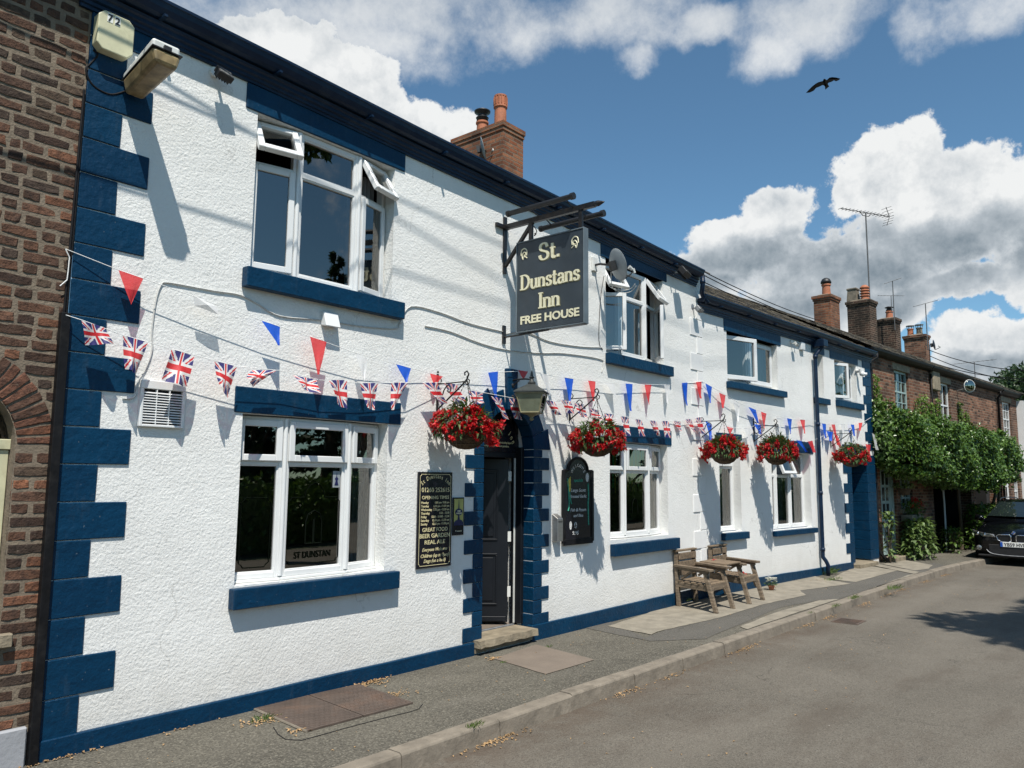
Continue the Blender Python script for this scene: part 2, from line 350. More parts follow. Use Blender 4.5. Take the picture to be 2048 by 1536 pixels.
M['slab'] = pm('pale_concrete_slab', (.235, .21, .165), .9, .12, 5, .003, 60, dirt=(.13, .115, .09), ds=3.2, da=.85)
M['redslab'] = pm('brown_sandstone_flag', (.175, .142, .112), .85, .08, 3, .004, 30, dirt=(.14, .11, .09), ds=2.5, da=.6)
M['kerb'] = pm('weathered_kerb_stone', (.20, .172, .135), .9, .12, 6, .006, 30, dirt=(.10, .085, .065), ds=5, da=.8)
M['wood'] = pm('weathered_teak', (.165, .125, .085), .8, .35, 5, .004, 20, grain=(1, 1, 9), dirt=(.09, .065, .045), ds=4, da=.6)
M['woodx'] = pm('weathered_teak_slat', (.175, .128, .082), .8, .35, 5, .004, 20, grain=(9, 1, 9), dirt=(.10, .07, .045), ds=4, da=.6)
M['terracotta'] = pm('terracotta', (.42, .15, .075), .75, .12, 9, .002, 40, dirt=(.16, .09, .06), ds=6, da=.5)
M['buff_pot'] = pm('grey_buff_clay', (.16, .135, .10), .8, .2, 9, .003, 30)
M['mortar'] = pm('lime_mortar', (.185, .148, .108), .95, .14, 14, .006, 70, dirt=(.12, .095, .07), ds=5, da=.5)
M['slate'] = None
M['lead'] = pm('lead_flashing', (.22, .23, .24), .6, .15, 9)
M['sage'] = pm('sage_green_paint', (.30, .40, .385), .4, .05, 4)
M['car'] = pm('black_car_paint', (.0025, .003, .004), .10, .1, 2, spec=.35)
M['chrome'] = pm('chrome', (.75, .76, .78), .12, .03, 3, metal=1)
M['blackplastic'] = pm('black_plastic', (.015, .015, .016), .5, .2, 10)
M['tyre'] = pm('tyre_rubber', (.018, .018, .018), .85, .2, 20)
M['plate'] = pm('number_plate_white', (.78, .78, .74), .35, .02, 5)
M['platetext'] = pm('number_plate_black', (.01, .01, .01), .4, .02, 5)
M['euro'] = pm('number_plate_blue', (.01, .09, .45), .4, .02, 5)
M['grey_render'] = pm('grey_painted_plinth', (.33, .34, .36), .7, .06, 4, .003, 30)
M['soil'] = pm('moss_lined_wicker', (.085, .055, .030), .9, .35, 24, .015, 45, grain=(1, 1, 2.4), dirt=(.025, .018, .012), ds=12, da=.8)
M['bark'] = pm('bark', (.10, .075, .05), .9, .2, 10, .02, 20, grain=(1, 1, .3))
M['cardboard'] = pm('yellow_green_panel', (.45, .43, .13), .5, .05, 8)
M['navyprint'] = pm('navy_print', (.012, .014, .07), .4, .1, 8)
M['lampglass'] = pm('weathered_lamp_glass', (.16, .18, .125), .22, .12, 7, dirt=(.09, .10, .06), ds=8, da=.6)
M['lampframe'] = pm('verdigris_lamp_frame', (.22, .20, .115), .5, .2, 12)
M['lamproof'] = pm('lamp_roof_metal', (.035, .04, .038), .45, .2, 8)
M['etch'] = pm('etched_green_print', (.005, .007, .005), .7, .1, 10, spec=0)
M['leafdry'] = pm('dry_leaf', (.33, .21, .10), .8, .35, 3)
M['doorpaint'] = pm('dark_grey_door', (.008, .0095, .013), .4, .12, 4, spec=.35)
M['teal'] = pm('teal_photo_print', (.03, .22, .28), .5, .5, 14)
M['greenprint'] = pm('green_sticker', (.02, .22, .13), .5, .1, 6)
M['yellowsack'] = pm('mixed_bunting_cloth', (.10, .30, .09), .8, .6, 16)
M['orangesticker'] = pm('orange_sticker', (.5, .10, .04), .5, .1, 6)

def leaf_mat(name, c0, c1, trans=.25, rough=.45):
    m, nt, b, out = nodes(name)
    g = nt.nodes.new('ShaderNodeNewGeometry')
    c = ramp(nt, g.outputs['Random Per Island'], [(0, c0), (1, c1)])
    nt.links.new(c, b.inputs['Base Color']); b.inputs['Roughness'].default_value = rough
    t = nt.nodes.new('ShaderNodeBsdfTranslucent'); nt.links.new(mixc(nt, .5, c, (c1[0], c1[1], c1[2] * .4)), t.inputs[0])
    mx = nt.nodes.new('ShaderNodeMixShader'); mx.inputs[0].default_value = trans; nt.links.new(b.outputs[0], mx.inputs[1]); nt.links.new(t.outputs[0], mx.inputs[2]); nt.links.new(mx.outputs[0], out.inputs[0])
    return m
M['leaf'] = leaf_mat('basket_leaf', (.03, .07, .018), (.085, .16, .045))
M['leafred'] = leaf_mat('bronze_basket_leaf', (.08, .055, .025), (.13, .13, .04))
M['petal'] = leaf_mat('red_petal', (.38, .004, .008), (.66, .010, .014), .3, .5)
M['petaldark'] = leaf_mat('dark_red_petal', (.20, .006, .012), (.42, .012, .02), .25, .5)
M['ivy'] = leaf_mat('climber_leaf', (.028, .07, .012), (.12, .21, .036), .2, .36)
M['ivylight'] = leaf_mat('young_climber_leaf', (.10, .19, .03), (.20, .30, .06), .3, .45)
M['shrubleaf'] = leaf_mat('shrub_leaf', (.07, .12, .03), (.16, .24, .07), .25, .5)
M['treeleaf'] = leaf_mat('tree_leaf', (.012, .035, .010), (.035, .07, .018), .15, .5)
M['whitepetal'] = leaf_mat('white_petal', (.6, .6, .55), (.8, .8, .75), .2, .6)
M['pinkpetal'] = leaf_mat('pink_petal', (.5, .12, .16), (.6, .2, .22), .2, .6)
M['grass'] = leaf_mat('grass_blade', (.06, .12, .02), (.17, .24, .06), .2, .6)

def glass_mat(name, tint=(.75, .8, .8)):
    m, nt, b, out = nodes(name); nt.nodes.remove(b)
    t = nt.nodes.new('ShaderNodeBsdfTransparent'); t.inputs[0].default_value = (*tint, 1)
    g = nt.nodes.new('ShaderNodeBsdfGlossy'); g.inputs['Roughness'].default_value = .012; g.inputs[0].default_value = (.98, .97, .92, 1)
    v = tcoord(nt); nt.links.new(bumpn(nt, noise(nt, v, 1.3, 1), .0014), g.inputs['Normal'])
    f = nt.nodes.new('ShaderNodeFresnel'); f.inputs[0].default_value = 2.5
    mx = nt.nodes.new('ShaderNodeMixShader'); nt.links.new(f.outputs[0], mx.inputs[0]); nt.links.new(t.outputs[0], mx.inputs[1]); nt.links.new(g.outputs[0], mx.inputs[2]); nt.links.new(mx.outputs[0], out.inputs[0])
    return m
M['glass'] = glass_mat('window_glass')
M['carglass'] = glass_mat('car_glass', (.35, .42, .4))
M['headlight'] = pm('headlight_lens', (.35, .35, .34), .12, .5, 20, metal=.5, coat=1)
M['mirror'] = pm('convex_mirror_glass', (.28, .30, .26), .05, .02, 3, metal=1)

def brick_mat(name, ramp_, mortar, bw=.225, rh=.075, ms=.011, bump=.008, soot=None, sootamt=.6, seed=0.):
    m, nt, b, _ = nodes(name); v = tcoord(nt); L = nt.links.new
    sep = nt.nodes.new('ShaderNodeSeparateXYZ'); L(v, sep.inputs[0])
    tc = nt.nodes.new('ShaderNodeTexCoord'); sn = nt.nodes.new('ShaderNodeSeparateXYZ'); L(tc.outputs['Normal'], sn.inputs[0])
    side = mth(nt, 'GREATER_THAN', mth(nt, 'ABSOLUTE', sn.outputs[0]), .7)
    x = mth(nt, 'ADD', mth(nt, 'MULTIPLY', sep.outputs[0], mth(nt, 'SUBTRACT', 1, side)), mth(nt, 'MULTIPLY', sep.outputs[1], side))
    wob = noise(nt, v, 9, 3); wob = mth(nt, 'MULTIPLY', mth(nt, 'SUBTRACT', wob, .5), .018)
    cb = nt.nodes.new('ShaderNodeCombineXYZ'); L(mth(nt, 'ADD', x, wob), cb.inputs[0]); L(mth(nt, 'ADD', sep.outputs[2], wob), cb.inputs[1]); cb.inputs[2].default_value = 0
    br = nt.nodes.new('ShaderNodeTexBrick'); L(cb.outputs[0], br.inputs['Vector']); br.inputs['Scale'].default_value = 1; br.inputs['Brick Width'].default_value = bw; br.inputs['Row Height'].default_value = rh
    br.inputs['Mortar Size'].default_value = ms; br.inputs['Mortar Smooth'].default_value = .25; br.inputs['Color1'].default_value = (0, 0, 0, 1); br.inputs['Color2'].default_value = (1, 1, 1, 1); br.inputs['Mortar'].default_value = (0, 0, 0, 1)
    br.offset = .5; br.inputs['Bias'].default_value = 0
    c = ramp(nt, br.outputs['Color'], ramp_)
    var = noise(nt, v, 28, 5, .6); c = mixc(nt, ramp(nt, var, [(.35, (0, 0, 0)), (.7, (.45, .45, .45))]), c, tuple(q * .45 for q in ramp_[0][1]))
    c = mixc(nt, br.outputs['Fac'], c, mortar)
    if soot:
        s = noise(nt, v, 1.7, 7, .65); c = mixc(nt, ramp(nt, s, [(.42, (0, 0, 0)), (.62, (sootamt,) * 3)]), c, soot)
    L(c, b.inputs['Base Color']); b.inputs['Roughness'].default_value = .9; b.inputs['Specular IOR Level'].default_value = .2
    h = mth(nt, 'ADD', mth(nt, 'SUBTRACT', 1, br.outputs['Fac']), mth(nt, 'MULTIPLY', noise(nt, v, 60, 4), .5)); L(bumpn(nt, h, bump), b.inputs['Normal'])
    return m
M['brick_cottage'] = brick_mat('cottage_brick', [(0, (.07, .038, .026)), (.3, (.18, .078, .048)), (.7, (.30, .135, .08)), (1, (.42, .22, .14))], (.25, .19, .14), soot=(.05, .035, .028), sootamt=.5)
M['brick_dark'] = brick_mat('sooty_brick', [(0, (.035, .025, .02)), (.5, (.075, .045, .033)), (1, (.13, .07, .05))], (.20, .15, .11), soot=(.02, .018, .015), sootamt=.8, ms=.013)
M['brick_orange'] = brick_mat('orange_brick', [(0, (.17, .065, .035)), (.4, (.28, .10, .05)), (1, (.38, .17, .09))], (.20, .15, .11), soot=(.06, .045, .035), sootamt=.55)
M['brick_brown'] = brick_mat('brown_cottage_brick', [(0, (.07, .04, .03)), (.5, (.155, .075, .05)), (1, (.26, .13, .085))], (.26, .20, .15), soot=(.04, .03, .025), sootamt=.4)

def colattr_mat(name, bump, bs, rough=.9, dirt=(.03, .022, .02), da=.7):
    m, nt, b, _ = nodes(name); v = tcoord(nt)
    a = nt.nodes.new('ShaderNodeAttribute'); a.attribute_name = 'col'
    n1 = noise(nt, v, 24, 6, .65); c = mixc(nt, ramp(nt, n1, [(.42, (0, 0, 0)), (.68, (da,) * 3)]), a.outputs['Color'], dirt)
    n2 = noise(nt, v, 45, 4, .6); c = mixc(nt, ramp(nt, n2, [(.62, (0, 0, 0)), (.75, (.5,) * 3)]), c, (.25, .20, .15))
    nt.links.new(c, b.inputs['Base Color']); b.inputs['Roughness'].default_value = rough; b.inputs['Specular IOR Level'].default_value = .2
    h = mth(nt, 'ADD', noise(nt, v, bs, 6, .65), mth(nt, 'MULTIPLY', noise(nt, v, bs * .3, 3), 1.6)); nt.links.new(bumpn(nt, h, bump), b.inputs['Normal']); return m
M['oldbrick'] = colattr_mat('hand_made_brick', .007, 80)

def slate_mat():
    m, nt, b, _ = nodes('stone_slates'); v = tcoord(nt); L = nt.links.new
    sep = nt.nodes.new('ShaderNodeSeparateXYZ'); L(v, sep.inputs[0])
    cb = nt.nodes.new('ShaderNodeCombineXYZ'); L(sep.outputs[0], cb.inputs[0]); L(mth(nt, 'MULTIPLY', sep.outputs[1], 1.2), cb.inputs[1])
    br = nt.nodes.new('ShaderNodeTexBrick'); L(cb.outputs[0], br.inputs['Vector']); br.inputs['Scale'].default_value = 1; br.inputs['Brick Width'].default_value = .32; br.inputs['Row Height'].default_value = .24; br.inputs['Mortar Size'].default_value = .01
    br.inputs['Color1'].default_value = (.035, .030, .026, 1); br.inputs['Color2'].default_value = (.13, .11, .085, 1); br.inputs['Mortar'].default_value = (.01, .01, .01, 1)
    c = mixc(nt, ramp(nt, noise(nt, v, 5, 8, .7), [(.5, (0, 0, 0)), (.68, (.7,) * 3)]), br.outputs['Color'], (.24, .19, .10))
    L(c, b.inputs['Base Color']); b.inputs['Roughness'].default_value = .85
    L(bumpn(nt, mth(nt, 'ADD', mth(nt, 'SUBTRACT', 1, br.outputs['Fac']), noise(nt, v, 30, 5)), .02), b.inputs['Normal']); return m
M['slate'] = slate_mat()

def asphalt(name, c0, c1, stone, stain, bump=.006, agg=260, stainamt=.7):
    m, nt, b, _ = nodes(name); v = tcoord(nt); L = nt.links.new
    c = ramp(nt, noise(nt, v, .9, 8, .62), [(.32, c0), (.68, c1)])
    vo = nt.nodes.new('ShaderNodeTexVoronoi'); vo.inputs['Scale'].default_value = agg / 2.2; L(v, vo.inputs['Vector'])
    rr = nt.nodes.new('ShaderNodeSeparateColor'); L(vo.outputs['Color'], rr.inputs[0])
    f = ramp(nt, rr.outputs[0], [(.55, (0, 0, 0)), (.95, (.38 if name.startswith('road') else .5,) * 3)]); c = mixc(nt, f, c, stone)
    f = ramp(nt, rr.outputs[1], [(.6, (0, 0, 0)), (.95, (.5,) * 3)]); c = mixc(nt, f, c, tuple(q * .35 for q in c0))
    mp = nt.nodes.new('ShaderNodeMapping'); mp.inputs['Scale'].default_value = (.5, 1.3, 1); L(v, mp.inputs[0])
    f = ramp(nt, noise(nt, mp.outputs[0], 1.1, 9, .7), [(.52, (0, 0, 0)), (.72, (stainamt,) * 3)]); c = mixc(nt, f, c, stain)
    f = ramp(nt, noise(nt, v, 3.3, 9, .72), [(.60, (0, 0, 0)), (.74, (.55,) * 3)]); c = mixc(nt, f, c, tuple(q * .55 for q in c0))
    f = ramp(nt, noise(nt, v, 17, 3, .5), [(.755, (0, 0, 0)), (.775, (.8,) * 3)]); c = mixc(nt, f, c, (.34, .32, .27))
    vc = nt.nodes.new('ShaderNodeTexVoronoi'); vc.feature = 'DISTANCE_TO_EDGE'; vc.inputs['Scale'].default_value = .42; wn = nt.nodes.new('ShaderNodeTexNoise'); wn.inputs['Scale'].default_value = 2.2; wn.inputs['Detail'].default_value = 8; L(v, wn.inputs['Vector'])
    ws = nt.nodes.new('ShaderNodeVectorMath'); ws.operation = 'SCALE'; ws.inputs['Scale'].default_value = .9; L(wn.outputs['Color'], ws.inputs[0]); wv = nt.nodes.new('ShaderNodeVectorMath'); wv.operation = 'ADD'; L(v, wv.inputs[0]); L(ws.outputs[0], wv.inputs[1]); L(wv.outputs[0], vc.inputs['Vector'])
    ck = mth(nt, 'MULTIPLY', ramp(nt, vc.outputs['Distance'], [(0, (.75, .75, .75)), (.004, (0, 0, 0))]), ramp(nt, noise(nt, v, .55, 3), [(.50, (0, 0, 0)), (.58, (1, 1, 1))])); c = mixc(nt, ck, c, tuple(q * .35 for q in c0))
    mt = nt.nodes.new('ShaderNodeMapping'); mt.inputs['Scale'].default_value = (.10, 1.0, 1); L(v, mt.inputs[0]); c = mixc(nt, ramp(nt, noise(nt, mt.outputs[0], 1.0, 5, .5), [(.48, (0, 0, 0)), (.66, (.38,) * 3)]), c, tuple(q * 1.28 for q in c1))
    sy = nt.nodes.new('ShaderNodeSeparateXYZ'); L(v, sy.inputs[0]); gy = nt.nodes.new('ShaderNodeMapRange'); L(sy.outputs[1], gy.inputs[0]); gy.inputs[1].default_value = 3.25; gy.inputs[2].default_value = 3.85; gd = mth(nt, 'MULTIPLY', gy.outputs[0], ramp(nt, noise(nt, v, 3.5, 7, .65), [(.35, (0, 0, 0)), (.6, (.7,) * 3)]))
    if name.startswith('road'): c = mixc(nt, gd, c, (.085, .060, .042))
    L(c, b.inputs['Base Color']); b.inputs['Roughness'].default_value = .88; b.inputs['Specular IOR Level'].default_value = .3
    h = mth(nt, 'ADD', vo.outputs['Distance'], mth(nt, 'MULTIPLY', noise(nt, v, 40, 5), .8)); L(bumpn(nt, h, bump), b.inputs['Normal']); return m
M['road'] = asphalt('road_asphalt', (.108, .096, .078), (.150, .134, .110), (.24, .22, .18), (.085, .068, .052), .004)
M['pave'] = asphalt('pavement_asphalt', (.078, .072, .058), (.125, .115, .092), (.27, .25, .20), (.19, .175, .145), .006, 200, .45)
M['pavedark'] = asphalt('newer_pavement_asphalt', (.085, .080, .070), (.112, .105, .092), (.18, .17, .145), (.13, .12, .10), .004, 300, .3)
M['ground'] = pm('rough_ground', (.10, .11, .06), .95, .3, 1, .05, 3)
print('materials ok')
# ================================================================== GROUND
rnd = random.Random(7)
g = MB(); g.quad((-900, -900, -.20), (900, -900, -.20), (900, 900, -.20), (-900, 900, -.20)); tag(make('ground', g, M['ground']), kind='structure')
KP = [(-12, 3.98), (-4, 3.95), (3.2, 3.88), (5.64, 3.85), (8.8, 3.80), (12.3, 3.76), (16.0, 3.72), (18.4, 3.62), (20.5, 3.42), (24, 3.08), (32, 2.3), (60, -.5)]
def kerb_y(x):
    for (a, b), (c, d) in zip(KP, KP[1:]):
        if a <= x <= c: return b + (d - b) * (x - a) / (c - a)
    return KP[-1][1]
rd = MB(); xs = [-40] + [i * 2 - 12 for i in range(37)] + [80]
top = [(x, kerb_y(max(-12, min(60, x))) + .02, -.12) for x in xs]
for i in range(len(xs) - 1):
    rd.quad((xs[i], -6.5, -.12), (xs[i + 1], -6.5, -.12), top[i + 1], top[i])
tag(make('road', rd, M['road']), kind='structure')
pv = MB()
for i in range(60):
    x0 = -12 + i * 1.2; x1 = x0 + 1.2
    pv.quad((x0, kerb_y(x0) + .12, 0), (x1, kerb_y(x1) + .12, 0), (x1, 7.2, 0), (x0, 7.2, 0))
tag(make('pavement', pv, M['pave']), kind='structure')
kb = MB(); x = -12.; k = 0
while x < 55:
    ln = .915 + rnd.uniform(-.03, .03); x1 = x + ln - .008; dz = rnd.uniform(-.006, .006); dy = rnd.uniform(-.006, .006)
    ya, yb = kerb_y(x) + dy, kerb_y(x1) + dy
    c = .018; n = 4
    prof = [(.13, -.15), (0 - .012, -.15), (0, -.0 - c + dz + .004), (c * .4, -.004 + dz), (c * 1.3, .004 + dz), (.128, .004 + dz)]
    b0 = len(kb.v)
    vs = [(x, ya + p[0], p[1]) for p in prof] + [(x1, yb + p[0], p[1] + rnd.uniform(-.003, .003)) for p in prof]
    m_ = len(prof); kb.add(vs, [tuple(range(m_)), tuple(range(2 * m_ - 1, m_ - 1, -1))] + [(i, (i + 1) % m_, (i + 1) % m_ + m_, i + m_) for i in range(m_)])
    x += ln
tag(make('kerb', kb, M['kerb']), kind='structure')
def patch(name, pix, mat, z=.004, n=6, wob=.012, th=0):
    """a flat patch on the pavement; ragged outline"""
    pts = [G(px, py, z) for px, py in pix]; out = []
    for p in pts: p.y = max(p.y, kerb_y(p.x) + .135 + .02 * (z > .01))
    for i, p in enumerate(pts):
        q = pts[(i + 1) % len(pts)]
        for k in range(n):
            w = p.lerp(q, k / n); j = 0 if k == 0 else wob
            out.append((w.x + rnd.uniform(-j, j), w.y + rnd.uniform(-j, j), z))
    mb = MB(); mb.add(out, [tuple(range(len(out)))])
    return tag(make(name, mb, mat), kind='structure')
patch('pavement_dark_strip', [(1150, 1252), (1215, 1240), (1290, 1275), (1400, 1235), (1470, 1200), (1600, 1180), (1680, 1165), (1800, 1140), (1870, 1125), (1890, 1131), (1790, 1164), (1700, 1200), (1640, 1200), (1560, 1215), (1410, 1278), (1300, 1282)], M['pavedark'], .004, 5)
patch('pavement_slab_area', [(1215, 1252), (1290, 1228), (1345, 1206), (1500, 1170), (1630, 1152), (1660, 1160), (1702, 1167), (1600, 1181), (1612, 1190), (1520, 1210), (1440, 1235), (1380, 1248), (1320, 1262), (1303, 1269)], M['slab'], .008, 5)
patch('pavement_slab_strip', [(1480, 1252), (1560, 1222), (1640, 1200), (1700, 1200), (1712, 1206), (1650, 1224), (1600, 1240), (1520, 1262)], M['slab'], .008, 4)
patch('pavement_slab_end', [(1660, 1158), (1705, 1135), (1720, 1128), (1745, 1133), (1795, 1141), (1712, 1164)], M['slab'], .008, 4)
patch('pavement_slab_corner', [(1760, 1172), (1815, 1150), (1868, 1146), (1882, 1150), (1800, 1181)], M['slab'], .008, 4)
patch('pavement_slab_cottage', [(1765, 1128), (1800, 1118), (1865, 1130), (1858, 1137), (1830, 1141)], M['slab'], .008, 4)
patch('doorstep_flag', [(987, 1317), (1072, 1289), (1189, 1319), (1092, 1348)], M['redslab'], .006, 6, .006)
patch('drain_channel', [(1748, 1131), (1757, 1128), (1880, 1147), (1872, 1151)], M['slab'], .013, 3, .002)
ik = MB(); cp = [(547, 1454), (556, 1468), (571, 1478), (603, 1480), (640, 1470), (689, 1456), (762, 1437), (820, 1423), (838, 1417), (845, 1408)]
pts = [G(x_, y_, .005) for x_, y_ in cp]; ik.tube([(p.x, p.y, .003) for p in pts], .0035, 5); tag(make('pavement_crack', ik, M['dark']), kind='structure')

# cellar cover
CT = [G(*p) for p in ((504, 1418), (613, 1465), (826, 1408), (718, 1371))]
cx = sum(p.x for p in CT) / 4; cy = sum(p.y for p in CT) / 4
cv = thing('cellar_cover', 'rusty brown steel cellar cover of two plates in the pavement by the plinth', 'cellar cover', Matrix.Translation((cx, cy, 0)))
mid0 = CT[1].lerp(CT[2], .50); mid1 = CT[0].lerp(CT[3], .50)
def prism(mb, pts, z0, z1):
    n = len(pts); mb.add([(p[0], p[1], z0) for p in pts] + [(p[0], p[1], z1) for p in pts], [tuple(range(n))[::-1], tuple(range(n, 2 * n))] + [(i, (i + 1) % n, (i + 1) % n + n, i + n) for i in range(n)])
for q in ([CT[0], CT[1], mid0.lerp(CT[1], .012), mid1.lerp(CT[0], .012)], [mid1.lerp(CT[3], .012), mid0.lerp(CT[2], .012), CT[2], CT[3]]):
    mb = MB(); prism(mb, [(p.x - cx, p.y - cy) for p in q], .002, .014)
    e0, e1, e2, e3 = [Vector((p.x - cx, p.y - cy, .0145)) for p in q]
    for i in range(1, 22):
        for j in range(1, 22):
            c = e0.lerp(e1, j / 22).lerp(e3.lerp(e2, j / 22), i / 22); s_ = .016; a = R(45 if (i + j) % 2 else -45)
            dx, dy = math.cos(a) * s_, math.sin(a) * s_; nx, ny = -math.sin(a) * .004, math.cos(a) * .004
            mb.quad((c.x - dx - nx, c.y - dy - ny, .0152), (c.x + dx - nx, c.y + dy - ny, .0152), (c.x + dx + nx, c.y + dy + ny, .0152), (c.x - dx + nx, c.y - dy + ny, .0152))
    make('cover_plate', mb, M['rust'], cv, recalc=False)
mb = MB(); mb.tube([(CT[0].x - cx, CT[0].y - cy, .006), (CT[1].x - cx, CT[1].y - cy, .006)], .010, 6); make('frame', mb, M['kerb'], cv)

# ================================================================== PUB
WM = {}
def root(name, label, cat, Mx, group=None):
    o = thing(name, label, cat, Mx, group); WM[o.name] = Mx.copy(); return o
def WP(name, mb, mats, rt, F, parent=None, pM=None, **kw):
    """part in wall coordinates (x = u, y = -o, z)"""
    W = at(F, 0, 0)
    par = parent or rt; base = pM if pM is not None else WM[rt.name]
    o = make(name, mb, mats, par, base.inverted() @ W, **kw); return o
ID = Matrix.Identity(4)
def SUB(name, mb, mats, parent, **kw):      # sub-part sharing its parent's coordinates
    return make(name, mb, mats, parent, ID, **kw)

pub = root('pub_building', 'white rough rendered two storey inn with blue quoins, lintels and gutters', 'pub', at(A, 1.947, 0))
def wall_grid(mb, u0, u1, z0, z1, ops, reveal=.2, mi=0):
    us = sorted(set([u0, u1] + [v for o in ops for v in o[:2]])); zs = sorted(set([z0, z1] + [v for o in ops for v in o[2:4]]))
    for a, b in zip(us, us[1:]):
        for c, d in zip(zs, zs[1:]):
            cu, cz = (a + b) / 2, (c + d) / 2
            if any(o[0] < cu < o[1] and o[2] < cz < o[3] for o in ops): continue
            mb.quad((a, 0, c), (b, 0, c), (b, 0, d), (a, 0, d), mi)
    for o in ops:
        a, b, c, d = o[:4]; r = o[4] if len(o) > 4 else reveal
        mb.quad((a, 0, c), (a, r, c), (a, r, d), (a, 0, d), mi); mb.quad((b, 0, c), (b, r, c), (b, r, d), (b, 0, d), mi)
        mb.quad((a, 0, c), (b, 0, c), (b, r, c), (a, r, c), mi); mb.quad((a, 0, d), (b, 0, d), (b, r, d), (a, r, d), mi)
def rooms(mb, ops, depth=1.3, y0=.2):
    for o in ops:
        a, b, c, d = o[:4]; e = .5; y0_ = o[4] if len(o) > 4 else y0
        a2, b2, c2, d2 = a - e, b + e, c - .1, d + .1; y1 = y0_ + depth
        mb.quad((a2, y1, c2), (b2, y1, c2), (b2, y1, d2), (a2, y1, d2)); mb.quad((a2, y0_, c2), (a2, y1, c2), (a2, y1, d2), (a2, y0_, d2)); mb.quad((b2, y0_, c2), (b2, y1, c2), (b2, y1, d2), (b2, y0_, d2))
        mb.quad((a2, y0_, c2), (b2, y0_, c2), (b2, y1, c2), (a2, y1, c2)); mb.quad((a2, y0_, d2), (b2, y0_, d2), (b2, y1, d2), (a2, y1, d2))
        mb.quad((a2, y0_, c2), (a, y0_, c2), (a, y0_, d2), (a2, y0_, d2)); mb.quad((b, y0_, c2), (b2, y0_, c2), (b2, y0_, d2), (b, y0_, d2))
        mb.quad((a, y0_, c2), (b, y0_, c2), (b, y0_, c), (a, y0_, c)); mb.quad((a, y0_, d), (b, y0_, d), (b, y0_, d2), (a, y0_, d2))
opsA = [(3.235, 4.70, .93, 2.235), (3.235, 4.70, 3.365, 4.67), (8.40, 9.90, .99, 2.235), (8.33, 9.84, 3.375, 4.62), (6.0, 6.84, .125, 2.53, .42)]
opsB = [(11.83, 13.65, 3.36, 4.18), (15.2, 15.66, 3.36, 4.23), (16.22, 17.38, 3.39, 4.22), (11.50, 12.18, .94, 2.40), (13.29, 14.87, .90, 2.26), (16.87, 17.9, .07, 2.12, .56)]
mb = MB(); wall_grid(mb, 1.947, J, 0, 4.95, opsA)
mb.quad((J, 0, 0), (J, 7, 0), (J, 7, 4.9), (J, 0, 4.9)); mb.add([(J, 0, 4.9), (J, 7, 4.9), (J, 3.6, 7.0)], [(0, 1, 2)])
WP('wall', mb, M['render'], pub, A)
mb = MB(); wall_grid(mb, J, UE, 0, 4.62, opsB); mb.quad((UE, 0, 0), (UE, 7, 0), (UE, 7, 4.62), (UE, 0, 4.62)); WP('wall', mb, M['render'], pub, B)
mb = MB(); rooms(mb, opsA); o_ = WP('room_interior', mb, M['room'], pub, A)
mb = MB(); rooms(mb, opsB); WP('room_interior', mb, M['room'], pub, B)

# plinth
def plinth(F, u0, u1, h0, h1, proud=.03):
    mb = MB(); n = max(2, int((u1 - u0) / .5)); top = [(u0 + (u1 - u0) * i / n, h0 + (h1 - h0) * i / n + (rnd.uniform(-.004, .004) if 0 < i < n else 0)) for i in range(n + 1)]
    mb.poly([(u0, -.02)] + [(u1, -.02)] + top[::-1], -proud, .05); WP('plinth', mb, M['blue'], pub, F, bev=.006)
plinth(A, 1.947, 5.88, .125, .125); plinth(A, 6.80, J, .165, .175); plinth(B, J, 16.72, .175, .13)

# quoins, left corner
zq = [.115 + .2432 * i for i in range(-1, 21)]
for i in range(1, 21):
    z0, z1 = zq[i], zq[i + 1]
    if z0 > 4.9: break
    ln = 2.398 if i % 2 == 0 else 2.189
    if i >= 19: ln = 2.398 if i % 2 == 0 else 2.189
    mb = MB(); j = rnd.uniform(-.006, .006); z1 = min(z1, 4.96)
    mb.poly([(1.947, z0 + .003), (ln + j, z0 + .003 + rnd.uniform(0, .004)), (ln + j + rnd.uniform(-.003, .003), z1 - .003), (1.947, z1 - .003)], -.012 - rnd.uniform(0, .002), .01)
    WP('quoin', mb, M['blue'], pub, A, bev=.005)
# white quoins at the joint of the two blocks
for i in range(16):
    z0 = .20 + .268 * i; ln = .40 if i % 2 == 0 else .19
    if z0 > 4.4: break
    mb = MB(); mb.box(J - ln, J - .002, -.012, .01, z0 + .004, z0 + .262); WP('quoin', mb, M['smooth_white'], pub, A, bev=.004)
# blue quoins at the far end, above the second doorway
for i in range(13):
    z0 = 2.42 + .2 * i; ln = 17.73 if i % 2 == 1 else 17.88
    if z0 + .2 > 4.7: break
    mb = MB(); mb.box(ln, UE, -.012, .01, z0 + .003, z0 + .197); WP('quoin', mb, M['blue'], pub, B, bev=.004)

def lintel(F, u0, u1, z0, z1, proud=.014, split=None):
    mb = MB()
    segs = [(u0, u1)] if not split else [(u0, split - .003), (split + .003, u1)]
    for a, b in segs: mb.box(a, b, -proud, .14, z0, z1)
    return mb
def sillmb(u0, u1, z0, z1, proud=.085):
    mb = MB(); mb.poly([(u0, z0), (u1, z0), (u1, z1), (u0, z1)], -proud, -.002)
    b = len(mb.v); mb.add([(u0 + .03, -.002, z1 - .02), (u1 - .03, -.002, z1 - .02), (u1 - .03, .16, z1 - .02), (u0 + .03, .16, z1 - .02), (u0 + .03, -.002, z1 - .001), (u1 - .03, -.002, z1 - .001), (u1 - .03, .16, z1 + .02), (u0 + .03, .16, z1 + .02)],
                          [(0, 3, 2, 1), (4, 5, 6, 7), (0, 1, 5, 4), (1, 2, 6, 5), (2, 3, 7, 6), (3, 0, 4, 7)])
    return mb

